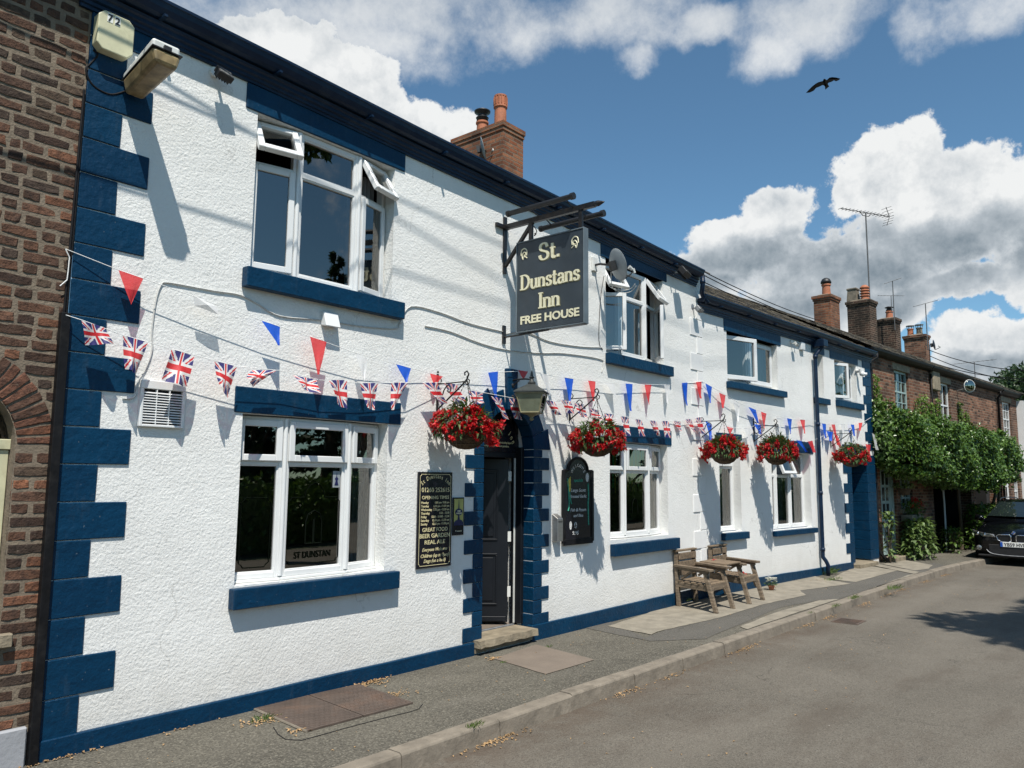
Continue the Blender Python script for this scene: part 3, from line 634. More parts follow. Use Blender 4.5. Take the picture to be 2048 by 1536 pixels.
class Facet:
    def __init__(s, a, b):
        s.a = Vector((a[0], a[1])); d = Vector((b[0] - a[0], b[1] - a[1])); s.L = d.length; s.e = d / s.L; s.n = Vector((s.e.y, -s.e.x))
    def P(s, t, d, z): q = s.a + s.e * t + s.n * d; return (q.x, q.y, z)
    def box(s, mb, t0, t1, z0, z1, d0, d1, rot=None):
        vs = []
        for z in (z0, z1):
            for t, d in ((t0, d1), (t1, d1), (t1, d0), (t0, d0)): vs.append((t, d, z))
        if rot: vs = [rot(v) for v in vs]
        mb.add([s.P(t, d, z) for t, d, z in vs], [(0, 3, 2, 1), (4, 5, 6, 7), (0, 1, 5, 4), (1, 2, 6, 5), (2, 3, 7, 6), (3, 0, 4, 7)])
    def quad(s, mb, t0, t1, z0, z1, d, rot=None):
        vs = [(t0, d, z0), (t1, d, z0), (t1, d, z1), (t0, d, z1)]
        if rot: vs = [rot(v) for v in vs]
        mb.add([s.P(*v) for v in vs], [(0, 1, 2, 3)])
def rotter(t0, t1, z0, z1, kind, ang, d0=0):
    c, s_ = math.cos(ang), math.sin(ang)
    def f(v):
        t, d, z = v
        d -= d0
        if kind == 'top': y = z1 - z; return (t, d0 + d * c + y * s_, z1 - (y * c - d * s_))
        if kind == 'left': x = t - t0; return (t0 + x * c - d * s_, d0 + x * s_ + d * c, z)
        if kind == 'right': x = t1 - t; return (t1 - (x * c - d * s_), d0 + x * s_ + d * c, z)
    return f
def window(F, u0, u1, z0, z1, mulls, oc, oe, transom, lights, lint, sill, fw=.045, label=None, curtain=False, sashw=.052, name='window', mat='upvc'):
    """one window: fixed frame mesh, opening sashes, glass, lintel and sill below it"""
    us = [u0] + mulls + [u1]; n = len(us)
    os_ = [oe] + [oc] * (n - 2) + [oe] if n > 2 else [oc, oc]
    if n == 3: os_ = [oc, oc, oc]
    fr = MB(); gl = MB(); D = .065; sashes = []
    for k in range(n - 1):
        f = Facet((us[k], -os_[k]), (us[k + 1], -os_[k + 1])); Lt = f.L
        f.box(fr, 0, fw, z0, z1, -D, 0); f.box(fr, Lt - fw, Lt, z0, z1, -D, 0.001)
        f.box(fr, fw, Lt - fw, z0, z0 + fw, -D, -.0015); f.box(fr, fw, Lt - fw, z1 - fw, z1, -D, -.0015)
        rows = [(z0, z1)] if transom is None else [(z0, transom), (transom, z1)]
        if transom is not None: f.box(fr, fw, Lt - fw, transom - fw / 2, transom + fw / 2, -D, -.0015)
        for r_, (za, zb) in enumerate(rows):
            a = za + (fw if r_ == 0 else fw / 2) - .004; b = zb - (fw / 2 if (r_ == 0 and transom is not None) else fw) + .004
            spec = lights.get((k, r_), 'fixed'); ta, tb = fw - .004, Lt - fw + .004
            if spec == 'fixed':
                bw = .012
                f.box(fr, ta, ta + bw + .004, a, b, -.04, -.008); f.box(fr, tb - bw - .004, tb, a, b, -.04, -.008); f.box(fr, ta + bw, tb - bw, a, a + bw + .004, -.04, -.009); f.box(fr, ta + bw, tb - bw, b - bw - .004, b, -.04, -.009)
                f.quad(gl, ta, tb, a, b, -.03)
            else:
                kind, ang = spec if isinstance(spec, tuple) else (None, 0)
                rt_ = rotter(ta - .01, tb + .01, a - .01, b + .01, kind, ang, .0) if kind else None
                sm = MB(); sw = sashw; ta2, tb2, a2, b2 = ta - .012, tb + .012, a - .012, b + .012; d0, d1 = (.002, .030)
                if kind: d0, d1 = (-.02, .030)
                f.box(sm, ta2, ta2 + sw, a2, b2, d0, d1, rt_); f.box(sm, tb2 - sw, tb2, a2, b2, d0, d1, rt_)
                f.box(sm, ta2 + sw, tb2 - sw, a2, a2 + sw, d0, d1 - .001, rt_); f.box(sm, ta2 + sw, tb2 - sw, b2 - sw, b2, d0, d1 - .001, rt_)
                sashes.append(sm); f.quad(gl, ta2 + sw * .8, tb2 - sw * .8, a2 + sw * .8, b2 - sw * .8, (d0 + d1) / 2 - .006, rt_)
    for k in range(1, n - 1):           # corner posts of the bow
        fr.tube([(us[k], -os_[k] - .004, z0 + .01), (us[k], -os_[k] - .004, z1 - .01)], .020, 8)
    # cill under the frame
    for k in range(n - 1):
        f = Facet((us[k], -os_[k]), (us[k + 1], -os_[k + 1])); f.box(fr, 0, f.L, z0 - .022, z0 - .001, -D, .022)
    w = WP(name, fr, M[mat], pub, F, bev=.004)
    if label: w['label'] = label
    for sm in sashes: SUB('sash', sm, M[mat], w, bev=.005)
    SUB('pane', gl, M['glass'], w, recalc=False)
    if lint: SUB('lintel', lintel(F, *lint), M['blue'], w, bev=.006)
    if sill: SUB('sill', sillmb(*sill), M['blue'], w, bev=.006)
    if curtain:
        cm = MB(); nn = 60; y = -min(oc, oe) + .12
        for i in range(nn):
            a, b = u0 + (u1 - u0) * i / nn, u0 + (u1 - u0) * (i + 1) / nn; ya, yb = y + .018 * math.sin(i * 1.3) + .01 * math.sin(i * .37), y + .018 * math.sin((i + 1) * 1.3) + .01 * math.sin((i + 1) * .37)
            cm.quad((a, ya, z0), (b, yb, z0), (b, yb, z1), (a, ya, z1))
        if curtain != 'full': pass
        SUB('curtain', cm, M['curtain'], w, smooth=True, recalc=False)
    return w
w_dl = window(A, 3.24, 4.695, .955, 2.225, [3.655, 4.302], -.05, -.13, 1.865, {(0, 1): 'sash', (1, 1): 'sash', (2, 1): 'sash'}, (3.16, 4.846, 2.236, 2.437), (3.19, 4.82, .765, .915))
w_ul = window(A, 3.24, 4.695, 3.385, 4.665, [3.655, 4.302], -.03, -.13, 4.295, {(0, 0): 'sash', (2, 0): 'sash', (0, 1): ('top', R(33)), (2, 1): ('top', R(30))}, (3.125, 4.82, 4.672, 4.885), (3.165, 4.80, 3.215, 3.372))
w_ur = window(A, 8.335, 9.835, 3.395, 4.585, [8.735, 9.37], -.03, -.13, 4.19, {(0, 0): ('left', R(34)), (2, 0): ('right', R(31)), (0, 1): ('top', R(32)), (2, 1): ('top', R(34))}, (8.215, 9.94, 4.62, 4.80), (8.31, 9.98, 3.225, 3.365))
w_dr = window(A, 8.405, 9.895, 1.02, 2.225, [8.83, 9.44], -.05, -.13, 1.865, {(0, 1): 'sash', (1, 1): 'sash', (2, 1): 'sash'}, (8.38, 10.01, 2.237, 2.447), (8.39, 10.08, .79, .94))
w_3 = window(B, 11.83, 13.65, 3.385, 4.17, [12.74], -.12, -.12, None, {(0, 0): ('left', R(13)), (1, 0): 'sash'}, (11.74, 13.79, 4.18, 4.39), (11.78, 13.84, 3.235, 3.345), sashw=.07, curtain=False)
w_s = window(B, 15.2, 15.66, 3.385, 4.22, [], -.12, -.12, None, {(0, 0): 'sash'}, (15.12, 15.72, 4.235, 4.45), (15.14, 15.76, 3.24, 3.355), curtain=True)
w_5 = window(B, 16.22, 17.38, 3.42, 4.21, [16.82], -.12, -.12, None, {(0, 0): ('left', R(19)), (1, 0): 'sash'}, (16.0, 17.48, 4.225, 4.45), (16.2, 17.56, 3.26, 3.39), sashw=.06)
w_4a = window(B, 11.50, 12.18, .965, 2.39, [], -.14, -.14, 1.97, {(0, 1): 'sash'}, (11.42, 12.24, 2.40, 2.50), (11.50, 12.28, .82, .93), curtain=True)
w_4b = window(B, 13.29, 14.87, .925, 2.25, [13.72, 14.29], -.14, -.14, 1.84, {(1, 1): ('top', R(22))}, (13.2, 15.02, 2.262, 2.48), (13.25, 14.93, .80, .89), curtain=True)

# ---- main doorway surround
def surround():
    cu, zs = 6.42, 2.075; ri = .415
    row = .1425
    for i in range(14):
        z0 = .135 + row * i; z1 = z0 + row
        if z1 > 2.10: z1 = zs
        if z0 > 2.05: break
        lo = i % 2 == 0
        a = 5.728 if lo else 5.862; b = 7.118 if not lo else 6.99
        for side in (0, 1):
            mb = MB(); u0, u1 = (a, 6.005) if side == 0 else (6.835, 7.118 if lo else 6.99)
            if i == 0 and side == 1: u1 = 7.118
            mb.box(u0 + rnd.uniform(-.004, .004), u1, -.014, .16 if side else .16, z0 + .002, z1 - .002); WP('door_surround_block', mb, M['blue'], pub, A, bev=.006)
    # voussoirs
    N = 9
    for i in range(N):
        a0 = math.pi * i / N; a1 = math.pi * (i + 1) / N; key = i == N // 2
        ro = .80 if key else (.64 if i % 2 else .72)
        mb = MB(); g_ = .004
        p = []
        for k in range(4): a = a0 + g_ + (a1 - a0 - 2 * g_) * k / 3; p.append((cu + ri * math.cos(a), zs + ri * math.sin(a)))
        if key:
            p += [(cu - .092, zs + .86), (cu + .092, zs + .86)]
        else:
            mid = (a0 + a1) / 2
            q0 = (cu + ro * math.cos(a1 - g_), zs + ro * math.sin(a1 - g_)); q1 = (cu + ro * math.cos(a0 + g_), zs + ro * math.sin(a0 + g_))
            p += [q0, q1]
        mb.poly(p, -.014 - (.03 if key else 0) - (.002 if i % 2 else 0), .16); WP('arch_stone', mb, M['blue'], pub, A, bev=.006)
surround()
# door frame, transom board, door leaf
mb = MB(); yf = .22
mb.box(6.0, 6.05, yf, yf + .07, .14, 2.5); mb.box(6.795, 6.84, yf, yf + .07, .14, 2.5); mb.box(6.0, 6.84, yf + .003, yf + .06, 1.98, 2.04); mb.box(6.79, 6.838, .13, yf - .001, .17, 2.1)
dfr = WP('door_frame', mb, M['doorpaint'], pub, A, bev=.004)
mb = MB(); mb.box(6.776, 6.794, yf - .002, yf + .010, .17, 1.979); SUB('frame_edge', mb, M['upvc_grey'], dfr)
mb = MB(); mb.box(6.0, 6.79, yf - .004, yf + .03, .142, .160); SUB('threshold', mb, M['steeldark'], dfr, bev=.004)
mb = MB(); pts_ = [(6.0, 2.04), (6.84, 2.04)] + [(6.42 + .43 * math.cos(math.pi * k / 14), 2.075 + .43 * math.sin(math.pi * k / 14)) for k in range(15)]
mb.poly([(p[0], p[1]) for p in pts_], yf - .005, yf + .02); tb = WP('transom_board', mb, M['board'], pub, A)
hx, hy = 6.735, yf + .05; th_ = R(48)
e_ = Vector((-math.cos(th_), math.sin(th_), 0)); nn_ = Vector((-math.sin(th_), -math.cos(th_), 0))
lf = MB(); LW = .76
def lbox(mb, t0, t1, z0, z1, d0, d1):
    vs = [tuple(Vector((hx, hy, 0)) + e_ * t + nn_ * d + Vector((0, 0, z))) for z in (z0, z1) for t, d in ((t0, d0), (t1, d0), (t1, d1), (t0, d1))]
    mb.add(vs, [(0, 3, 2, 1), (4, 5, 6, 7), (0, 1, 5, 4), (1, 2, 6, 5), (2, 3, 7, 6), (3, 0, 4, 7)])
lbox(lf, 0, LW, .175, 1.97, -.045, 0)
for za, zb in ((.36, .92), (1.06, 1.85)):
    for ta, tb_ in ((.12, .33), (.43, .64)):
        for q in ((ta, tb_, za, za + .02), (ta, tb_, zb - .02, zb), (ta, ta + .02, za + .02, zb - .02), (tb_ - .02, tb_, za + .02, zb - .02)): lbox(lf, *q, 0, .012)
        lbox(lf, ta + .045, tb_ - .045, za + .045, zb - .045, 0, .009)
lbox(lf, .02, LW - .02, .19, .24, 0, .02)
door = WP('door', lf, M['doorpaint'], pub, A, bev=.004)
for z in (.45, 1.05, 1.72):
    mb = MB(); lbox(mb, -.03, .006, z, z + .11, -.03, .004); SUB('hinge', mb, M['upvc_grey'], door)
mb = MB(); lbox(mb, .30, .44, .965, 1.02, 0, .012); SUB('letter_plate', mb, M['black'], door, bev=.004)
mb = MB(); mb.box(6.0, 6.84, yf + .08, 1.6, .139, .149); WP('hall_floor', mb, M['redslab'], pub, A)
# step
mb = MB(); mb.poly([(5.885, .02), (6.795, .02), (6.80, .138), (5.885, .138)], -.035, .21); WP('door_step', mb, M['stone'], pub, A)
mb = MB(); P_ = []
for i in range(13):
    u = 5.88 + (6.80 - 5.88) * i / 12; P_.append((u, -.105 + rnd.uniform(-.012, .012), .075 + rnd.uniform(-.008, .008)))
for i in range(12):
    a, b = P_[i], P_[i + 1]
    for y0_, y1_ in ((0, .21),):
        mb.add([(a[0], a[1], a[2]), (b[0], b[1], b[2]), (b[0], b[1] + .008, .145), (a[0], a[1] + .008, .145), (a[0], .21, a[2]), (b[0], .21, b[2]), (b[0], .21, .148), (a[0], .21, .148)], [(0, 1, 2, 3), (3, 2, 6, 7), (0, 4, 5, 1), (4, 7, 6, 5)] + ([(0, 3, 7, 4)] if i == 0 else []) + ([(1, 5, 6, 2)] if i == 11 else []))
WP('door_step_tread', mb, M['stone'], pub, A)

# ---- second doorway (deep blue recess)
rows2 = [.115 + .2 * i for i in range(12)]
for i, z0 in enumerate(rows2):
    if z0 > 2.3: break
    z1 = z0 + .2; lo = i % 2 == 1
    if z0 < 2.11:
        mb = MB(); mb.box(16.44 if lo else 16.65, 16.865, -.014, .01, z0 + .003, min(z1, 2.115) - .003); WP('door_surround_block', mb, M['blue'], pub, B, bev=.004)
    mb = MB(); mb.box(17.725, UE + .002, -.014, .55, z0 + .003, z1 - .003); WP('door_surround_block', mb, M['blue'], pub, B, bev=.004)
mb = MB(); mb.box(16.44, 17.722, -.014, .55, 2.123, 2.50); WP('door_lintel', mb, M['blue'], pub, B, bev=.005)
mb = MB(); mb.box(16.87, 17.72, .50, .56, .09, 2.12); 
for q in ((16.95, 17.25, .3, 1.0), (17.33, 17.63, .3, 1.0), (16.95, 17.25, 1.15, 1.95), (17.33, 17.63, 1.15, 1.95)): mb.box(q[0], q[1], .488, .501, q[2], q[3])
d2 = WP('door', mb, M['blue'], pub, B, bev=.006)
mb = MB(); mb.sphere((16.98, .46, 1.08), .028, 10); SUB('handle', mb, M['steel'], d2, smooth=True)
mb = MB(); mb.box(16.78, 17.8, -.14, .5, .0, .088); WP('door_step', mb, M['stone'], pub, B, bev=.01)

# ---- eaves: fascia, gutter and roof
PROF_F = [(.06, 0), (-.035, 0), (-.035, .022), (-.055, .028), (-.055, .052), (-.085, .062), (-.085, .088), (-.11, .098), (-.12, .115), (.06, .115)]
PROF_G = [(-.02, .118), (-.15, .118), (-.20, .13), (-.235, .165), (-.245, .200), (-.262, .205), (-.262, .226), (-.245, .228), (-.225, .19), (-.02, .17)]
PROF_F = [(y_ * .68 if y_ < 0 else y_, z_) for y_, z_ in PROF_F]; PROF_G = [(y_ * .68, z_ + .012) for y_, z_ in PROF_G]
def eaves(F, u0, u1, zb0, zb1):
    path = [(u0 + (u1 - u0) * i / 6, zb0 + (zb1 - zb0) * i / 6 + .006 * math.sin(i * 2.1)) for i in range(7)]
    mb = MB(); mb.sweep(PROF_F, path); WP('fascia', mb, M['bluegloss'], pub, F)
    mb = MB(); mb.sweep(PROF_G, path)
    k = u0 + .5
    while k < u1:
        z = zb0 + (zb1 - zb0) * (k - u0) / (u1 - u0); mb.box(k, k + .025, -.172, -.03, z + .116, z + .134); k += .95
    WP('gutter', mb, M['bluegloss'], pub, F)
    return path
eaves(A, 1.86, 10.86, 4.905, 4.735)
zB = B.px(1396, 592, .25)[1]; zB2 = B.px(1738, 701, .25)[1]
eaves(B, J - .14, UE + .02, 4.37, 4.37)
def roof(F, u0, u1, z0a, z0b, rise_o, rise_z, mat, thick=.03, nm='roof', rt=None, yfront=-.2):
    mb = MB(); rows = 14; cols = int((u1 - u0) / .35)
    # overlapping slate courses: each course is a shallow step
    for r_ in range(rows):
        t0, t1 = r_ / rows, (r_ + 1) / rows
        for c in range(cols):
            a = u0 + (u1 - u0) * c / cols; b = u0 + (u1 - u0) * (c + 1) / cols; k = (c / cols)
            zz = z0a + (z0b - z0a) * k; j = rnd.uniform(-.006, .010); e = rnd.uniform(-.012, .012) if r_ == 0 else 0
            y0_, y1_ = yfront + (rise_o - yfront) * t0 + e, yfront + (rise_o - yfront) * (t1 + .03)
            za, zb = zz + rise_z * t0 + j + .016, zz + rise_z * (t1 + .03)
            mb.add([(a, y0_, za - .016), (b - .004, y0_, za - .016), (b - .004, y0_, za), (a, y0_, za), (b - .004, y1_, zb), (a, y1_, zb)], [(0, 1, 2, 3), (3, 2, 4, 5)])
    mb.quad((u0, rise_o, z0a + rise_z), (u1, rise_o, z0b + rise_z), (u1, rise_o * 2 - yfront, z0b), (u0, rise_o * 2 - yfront, z0a))
    mb.quad((u0, yfront + .03, z0a - .01), (u1, yfront + .03, z0b - .01), (u1, rise_o, z0b + rise_z - .02), (u0, rise_o, z0a + rise_z - .02))
    return WP(nm, mb, mat, rt or pub, F)
roof(A, 1.9, 11.10, 5.125, 4.945, 3.5, 1.9, M['slate'], yfront=-.14)
zr = B.px(1580, 630, -3.3)[1]
rfB = roof(B, J + .02, UE + .05, 4.605, 4.605, 3.3, zr - 4.605, M['slate'], yfront=-.14)
# short pipe between the two gutters, and the blue downpipe
mb = MB(); mb.tube([A.pt(10.80, 4.84, .13) - A.pt(0, 0, 0) + Vector((0, 0, 0)) if False else (10.80, -.16, 4.86), (10.80, -.16, 4.72), (10.84, -.12, 4.62), (10.95, -.10, 4.56), (11.0, -.14, 4.48)], .036, 10)
mb.tube([(10.80, -.16, 4.80), (10.80, -.16, 4.75)], .042, 10); WP('gutter_outlet_pipe', mb, M['bluegloss'], pub, A, smooth=True)
mb = MB(); up_ = 15.12
mb.tube([(up_ + .12, -.17, 4.42), (up_ + .12, -.17, 4.33), (up_ + .06, -.12, 4.24), (up_, -.075, 4.16), (up_, -.075, 4.10), (up_, -.075, .42), (up_, -.075, .34), (up_ + .02, -.12, .27), (up_ + .03, -.15, .2), (up_ + .03, -.15, .0)], .037, 12)
for z in (4.1, 2.8, 1.5, .45): mb.tube([(up_, -.075, z), (up_, -.075, z + .06)], .045, 12)
dpb = WP('downpipe', mb, M['bluegloss'], pub, B, smooth=True)
mb = MB(); mb.box(up_ + .02, up_ + .22, -.25, -.03, 4.33, 4.47); WP('hopper', mb, M['bluegloss'], pub, B, bev=.01)

# ---- chimney on the taller block
def pot(mb, c, r, h, style='plain'):
    x, y, z = c
    if style == 'crown':
        mb.lathe([(r, 0), (r * .94, h * .62), (r * 1.12, h * .63), (r * 1.12, h * .68), (r, h * .69), (r * .98, h * .95), (r * 1.05, h * .96), (r * 1.05, h), (r * .8, h), (r * .78, h * .8)], c, 20)
        for k in range(14):
            a = 2 * math.pi * k / 14; q = (x + r * 1.03 * math.cos(a), y + r * 1.03 * math.sin(a)); mb.bar((q[0], q[1], z + h * .70), (q[0], q[1], z + h * .95), r * .18, r * .18)
    elif style == 'louvre':
        mb.lathe([(r * 1.05, 0), (r * 1.0, h * .15)], c, 20)
        for k in range(4): zz = h * (.15 + .18 * k); mb.lathe([(r * .8, zz), (r * .8, zz + h * .12), (r * 1.12, zz + h * .10), (r * 1.12, zz + h * .14), (r * .9, zz + h * .18)], c, 20)
        mb.lathe([(r, h * .86), (r * .7, h * .95), (r * .45, h)], c, 20)
    elif style == 'square':
        for s0, s1, a, b in ((1.0, .82, 0, .85), (.92, .98, .85, .93), (.98, .9, .93, 1)):
            q = []
            for s_, zz in ((s0, a * h), (s1, b * h)): q += [(x - r * s_, y - r * s_, z + zz), (x + r * s_, y - r * s_, z + zz), (x + r * s_, y + r * s_, z + zz), (x - r * s_, y + r * s_, z + zz)]
            mb.add(q, [(0, 3, 2, 1), (4, 5, 6, 7), (0, 1, 5, 4), (1, 2, 6, 5), (2, 3, 7, 6), (3, 0, 4, 7)])
    else:
        mb.lathe([(r * 1.08, 0), (r * 1.08, h * .08), (r, h * .1), (r * .92, h * .8), (r * 1.1, h * .84), (r * 1.1, h * .95), (r * .95, h), (r * .75, h), (r * .7, h * .8)], c, 20)
    return mb
def cowl(mb, c, r, h):
    mb.lathe([(r * .9, 0), (r * .9, h * .35), (r * 1.02, h * .38), (r * .7, h * .5), (r * .7, h * .62), (r * 1.25, h * .74), (r * 1.28, h * .82), (r * .5, h * .98), (.005, h)], c, 18); return mb
def stack(rt, F, u0, u1, ya, yb, z0, z1, mat, cap=.05, name='chimney'):
    mb = MB(); mb.box(u0, u1, ya, yb, z0, z1 - .16); mb.box(u0 - cap * .5, u1 + cap * .5, ya - cap * .5, yb + cap * .5, z1 - .16, z1 - .09); mb.box(u0 - cap, u1 + cap, ya - cap, yb + cap, z1 - .09, z1)
    c = WP(name, mb, mat, rt, F)
    fl = MB(); fl.add([(u0 + .02, ya + .02, z1), (u1 - .02, ya + .02, z1), (u1 - .02, yb - .02, z1), (u0 + .02, yb - .02, z1), (u0 + .12, ya + .12, z1 + .06), (u1 - .12, ya + .12, z1 + .06), (u1 - .12, yb - .12, z1 + .06), (u0 + .12, yb - .12, z1 + .06)], [(4, 5, 6, 7), (0, 1, 5, 4), (1, 2, 6, 5), (2, 3, 7, 6), (3, 0, 4, 7)])
    SUB('mortar_flaunching', fl, M['mortar'], c)
    return c
ch = stack(pub, A, 9.95, 10.52, 3.2, 4.45, 6.0, 8.08, M['brick_orange'], .03)
mb = pot(MB(), (10.22, 3.50, 8.12), .115, .62, 'crown'); SUB('chimney_pot', mb, M['terracotta'], ch, smooth=False)
mb = pot(MB(), (10.22, 3.95, 8.12), .11, .26); SUB('chimney_pot', mb, M['terracotta'], ch)
mb = cowl(MB(), (10.22, 3.95, 8.34), .12, .30); SUB('chimney_cowl', mb, M['blackplastic'], ch, smooth=True)
print('pub ok')
# ================================================================== BRICK HOUSE AT THE LEFT
bh = root('brick_house', 'old brown brick house with an arched window beside the white inn', 'house', at(A, 1.90, 0))
CU, ZS, RI, RO = 1.305, 1.93, .40, .62
PAL = [((.058, .036, .027), 4), ((.085, .050, .035), 7), ((.112, .062, .042), 8), ((.145, .075, .048), 6), ((.19, .088, .052), 3), ((.26, .11, .06), 1), ((.098, .068, .048), 4), ((.068, .048, .037), 3)]
PALX = [c for c, n in PAL for _ in range(n)]
rb = random.Random(3)
def brick(mb, P, w, h, proud, col):
    """chamfered, slightly uneven brick front; P maps (s,t,d) to wall coordinates"""
    c = .009; vs = []
    for (s_, t_, d_) in ((0, 0, 0), (w, 0, 0), (w, h, 0), (0, h, 0)):
        vs.append((s_ + rb.uniform(-.004, .004), t_ + rb.uniform(-.004, .004), -.010))
    for (s_, t_) in ((c, c), (w * .33, c * .6), (w * .66, c * .7), (w - c, c), (w - c, h - c), (w * .66, h - c * .7), (w * .33, h - c * .6), (c, h - c)):
        vs.append((s_ + rb.uniform(-.0055, .0055), t_ + rb.uniform(-.0055, .0055), proud + rb.uniform(-.0025, .002)))
    mb.add([P(*v) for v in vs], [(0, 1, 7, 6, 5, 4), (1, 2, 8, 7), (2, 3, 11, 10, 9, 8), (3, 0, 4, 11), (4, 5, 10, 11), (5, 6, 9, 10), (6, 7, 8, 9)], 0, col)
mb = MB(); co = .0792; z = .235; k = 0
while z < 5.22:
    h = co - .0165 + rb.uniform(-.004, .003); zm = z + h / 2
    half = RI if zm < ZS else (math.sqrt(RO * RO - (zm - ZS) ** 2) + .012 if zm - ZS < RO else 0)
    spans = [(-4.0, 1.935)] if half == 0 or zm < .8 else [(-4.0, CU - half), (CU + half, 1.935)]
    for a, b in spans:
        u = b + (0 if k % 2 else -.0) ; first = True
        u = b + rb.uniform(0, .06) if half == 0 else (a if a > 0 else b)
        head = (k % 2 == 0)
        dirn = 1 if (a > 0) else -1
        while (u < b - .02) if dirn > 0 else (u > a):
            w = (.100 if head else .215) + rb.uniform(-.012, .012); w = min(w, (b - u) if dirn > 0 else 9)
            x0 = u if dirn > 0 else u - w
            if w > .03:
                wob = .004 * math.sin(x0 * 3 + k); x1 = min(x0 + w, 1.935)
                brick(mb, lambda s_, t_, d_: (x0 + s_, -d_, z + wob + t_), x1 - x0, h, .002 + rb.uniform(-.003, .002), (lambda q, k_: tuple(c * k_ for c in q))(rb.choice(PALX), rb.uniform(.8, 1.2)))
            u += dirn * (w + .014 + rb.uniform(-.003, .008)); head = not head if rb.random() < .8 else head
    z += co; k += 1
WP('brick_face', mb, M['oldbrick'], bh, A, recalc=False)
mb = MB(); n = 26
for i in range(n):
    a0 = math.pi * i / n; am = math.pi * (i + .5) / n; w = .215; hh = math.pi * .47 / n * 1.02 - .008
    e = Vector((math.cos(am), 0, math.sin(am))); t = Vector((-math.sin(am), 0, math.cos(am)))
    def PP(s_, t_, d_, e=e, t=t):
        r_ = RI + s_; q = e * r_ + t * (t_ - hh / 2) * (r_ / .47); return (CU + q.x, -d_, ZS + q.z)
    brick(mb, PP, w, hh, .006 + rb.uniform(-.003, .003), (lambda q, k_: tuple(c * k_ for c in q))(rb.choice(((.10, .055, .038), (.17, .078, .048), (.22, .095, .055), (.14, .065, .042))), rb.uniform(.8, 1.25)))
WP('brick_arch', mb, M['oldbrick'], bh, A, recalc=False)
# mortar backing with the arched opening
mb = MB(); arc = [(CU + RI * math.cos(math.pi * i / 20), ZS + RI * math.sin(math.pi * i / 20)) for i in range(21)]
right = [(1.945, ZS), (1.945, 5.25)]; 
mb.quad((CU + RI, .003, 0), (1.945, .003, 0), (1.945, .003, ZS), (CU + RI, .003, ZS)); mb.quad((-4, .003, 0), (CU - RI, .003, 0), (CU - RI, .003, ZS), (-4, .003, ZS)); mb.quad((CU - RI, .003, 0), (CU + RI, .003, 0), (CU + RI, .003, .8), (CU - RI, .003, .8))
for i in range(20):
    p, q = arc[i], arc[i + 1]
    mb.quad((p[0], .003, p[1]), (q[0], .003, q[1]), (q[0], .003, 2.55), (p[0], .003, 2.55)); mb.quad((p[0], .003, p[1]), (q[0], .003, q[1]), (q[0], .17, q[1]), (p[0], .17, p[1]))
mb.quad((arc[0][0], .003, ZS), (1.945, .003, ZS), (1.945, .003, 2.55), (arc[0][0], .003, 2.55)); mb.quad((-4, .003, ZS), (arc[20][0], .003, ZS), (arc[20][0], .003, 2.55), (-4, .003, 2.55)); mb.quad((-4, .003, 2.55), (1.945, .003, 2.55), (1.945, .003, 5.3), (-4, .003, 5.3))
mb.quad((CU + RI, .003, .8), (CU + RI, .17, .8), (CU + RI, .17, ZS), (CU + RI, .003, ZS)); mb.quad((-4, .003, 0), (-4, 7, 0), (-4, 7, 5.3), (-4, .003, 5.3))
WP('mortar_wall', mb, M['mortar'], bh, A, recalc=False)
mb = MB(); mb.box(-4, 1.893, -.03, .01, -.02, .232); WP('plinth', mb, M['grey_render'], bh, A, bev=.01)
wf = MB(); fy = .09
wf.box(CU + RI - .07, CU + RI - .004, fy, fy + .07, .82, 1.90); wf.box(CU - RI, CU - RI + .07, fy, fy + .07, .82, 1.90); wf.box(CU - RI, CU + RI, fy - .015, fy + .07, 1.901, 1.965); wf.box(CU - RI + .07, CU + RI - .07, fy, fy + .07, .82, .89); wf.box(CU - .03, CU + .03, fy, fy + .07, .89, 1.90)
aw = WP('window', wf, M['cream'], bh, A, bev=.004)
gm = MB(); gm.quad((CU - RI, fy + .04, .82), (CU + RI, fy + .04, .82), (CU + RI, fy + .04, 2.33), (CU - RI, fy + .04, 2.33)); SUB('pane', gm, M['glass'], aw, recalc=False)
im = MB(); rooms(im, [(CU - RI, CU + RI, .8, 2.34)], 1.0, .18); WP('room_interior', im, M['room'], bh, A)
sm = MB(); sm.box(CU - RI - .06, CU + RI + .06, -.05, .16, .72, .80); SUB('sill', sm, M['stone'], aw, bev=.006)
# black square downpipe with its bracket screws, thin cable above, eaves
mb = MB(); mb.add([(1.903, -.055, 0), (1.955, -.055, 0), (1.955, 0, 0), (1.903, 0, 0), (1.888, -.055, 2.79), (1.944, -.055, 2.79), (1.944, 0, 2.79), (1.888, 0, 2.79)], [(0, 3, 2, 1), (4, 5, 6, 7), (0, 1, 5, 4), (1, 2, 6, 5), (2, 3, 7, 6), (3, 0, 4, 7)])
WP('cable_duct', mb, M['black'], bh, A, bev=.004)
mb = MB(); mb.tube([(1.915, -.012, 2.79), (1.920, -.012, 3.3), (1.926, -.012, 3.9), (1.930, -.012, 4.33)], .008, 6); mb.tube([(1.932, -.010, 2.79), (1.937, -.010, 3.5), (1.938, -.010, 4.3)], .005, 6); WP('conduit', mb, M['black_cable'], bh, A)
mb = MB(); mb.sweep([(.05, 0), (-.16, 0), (-.16, .05), (-.24, .06), (-.26, .15), (.05, .15)], [(-4.2, 5.14), (1.86, 5.14)]); WP('gutter', mb, M['black'], bh, A)
roof(A, -4.2, 1.88, 5.30, 5.30, 3.5, 1.9, M['slate'], rt=bh)

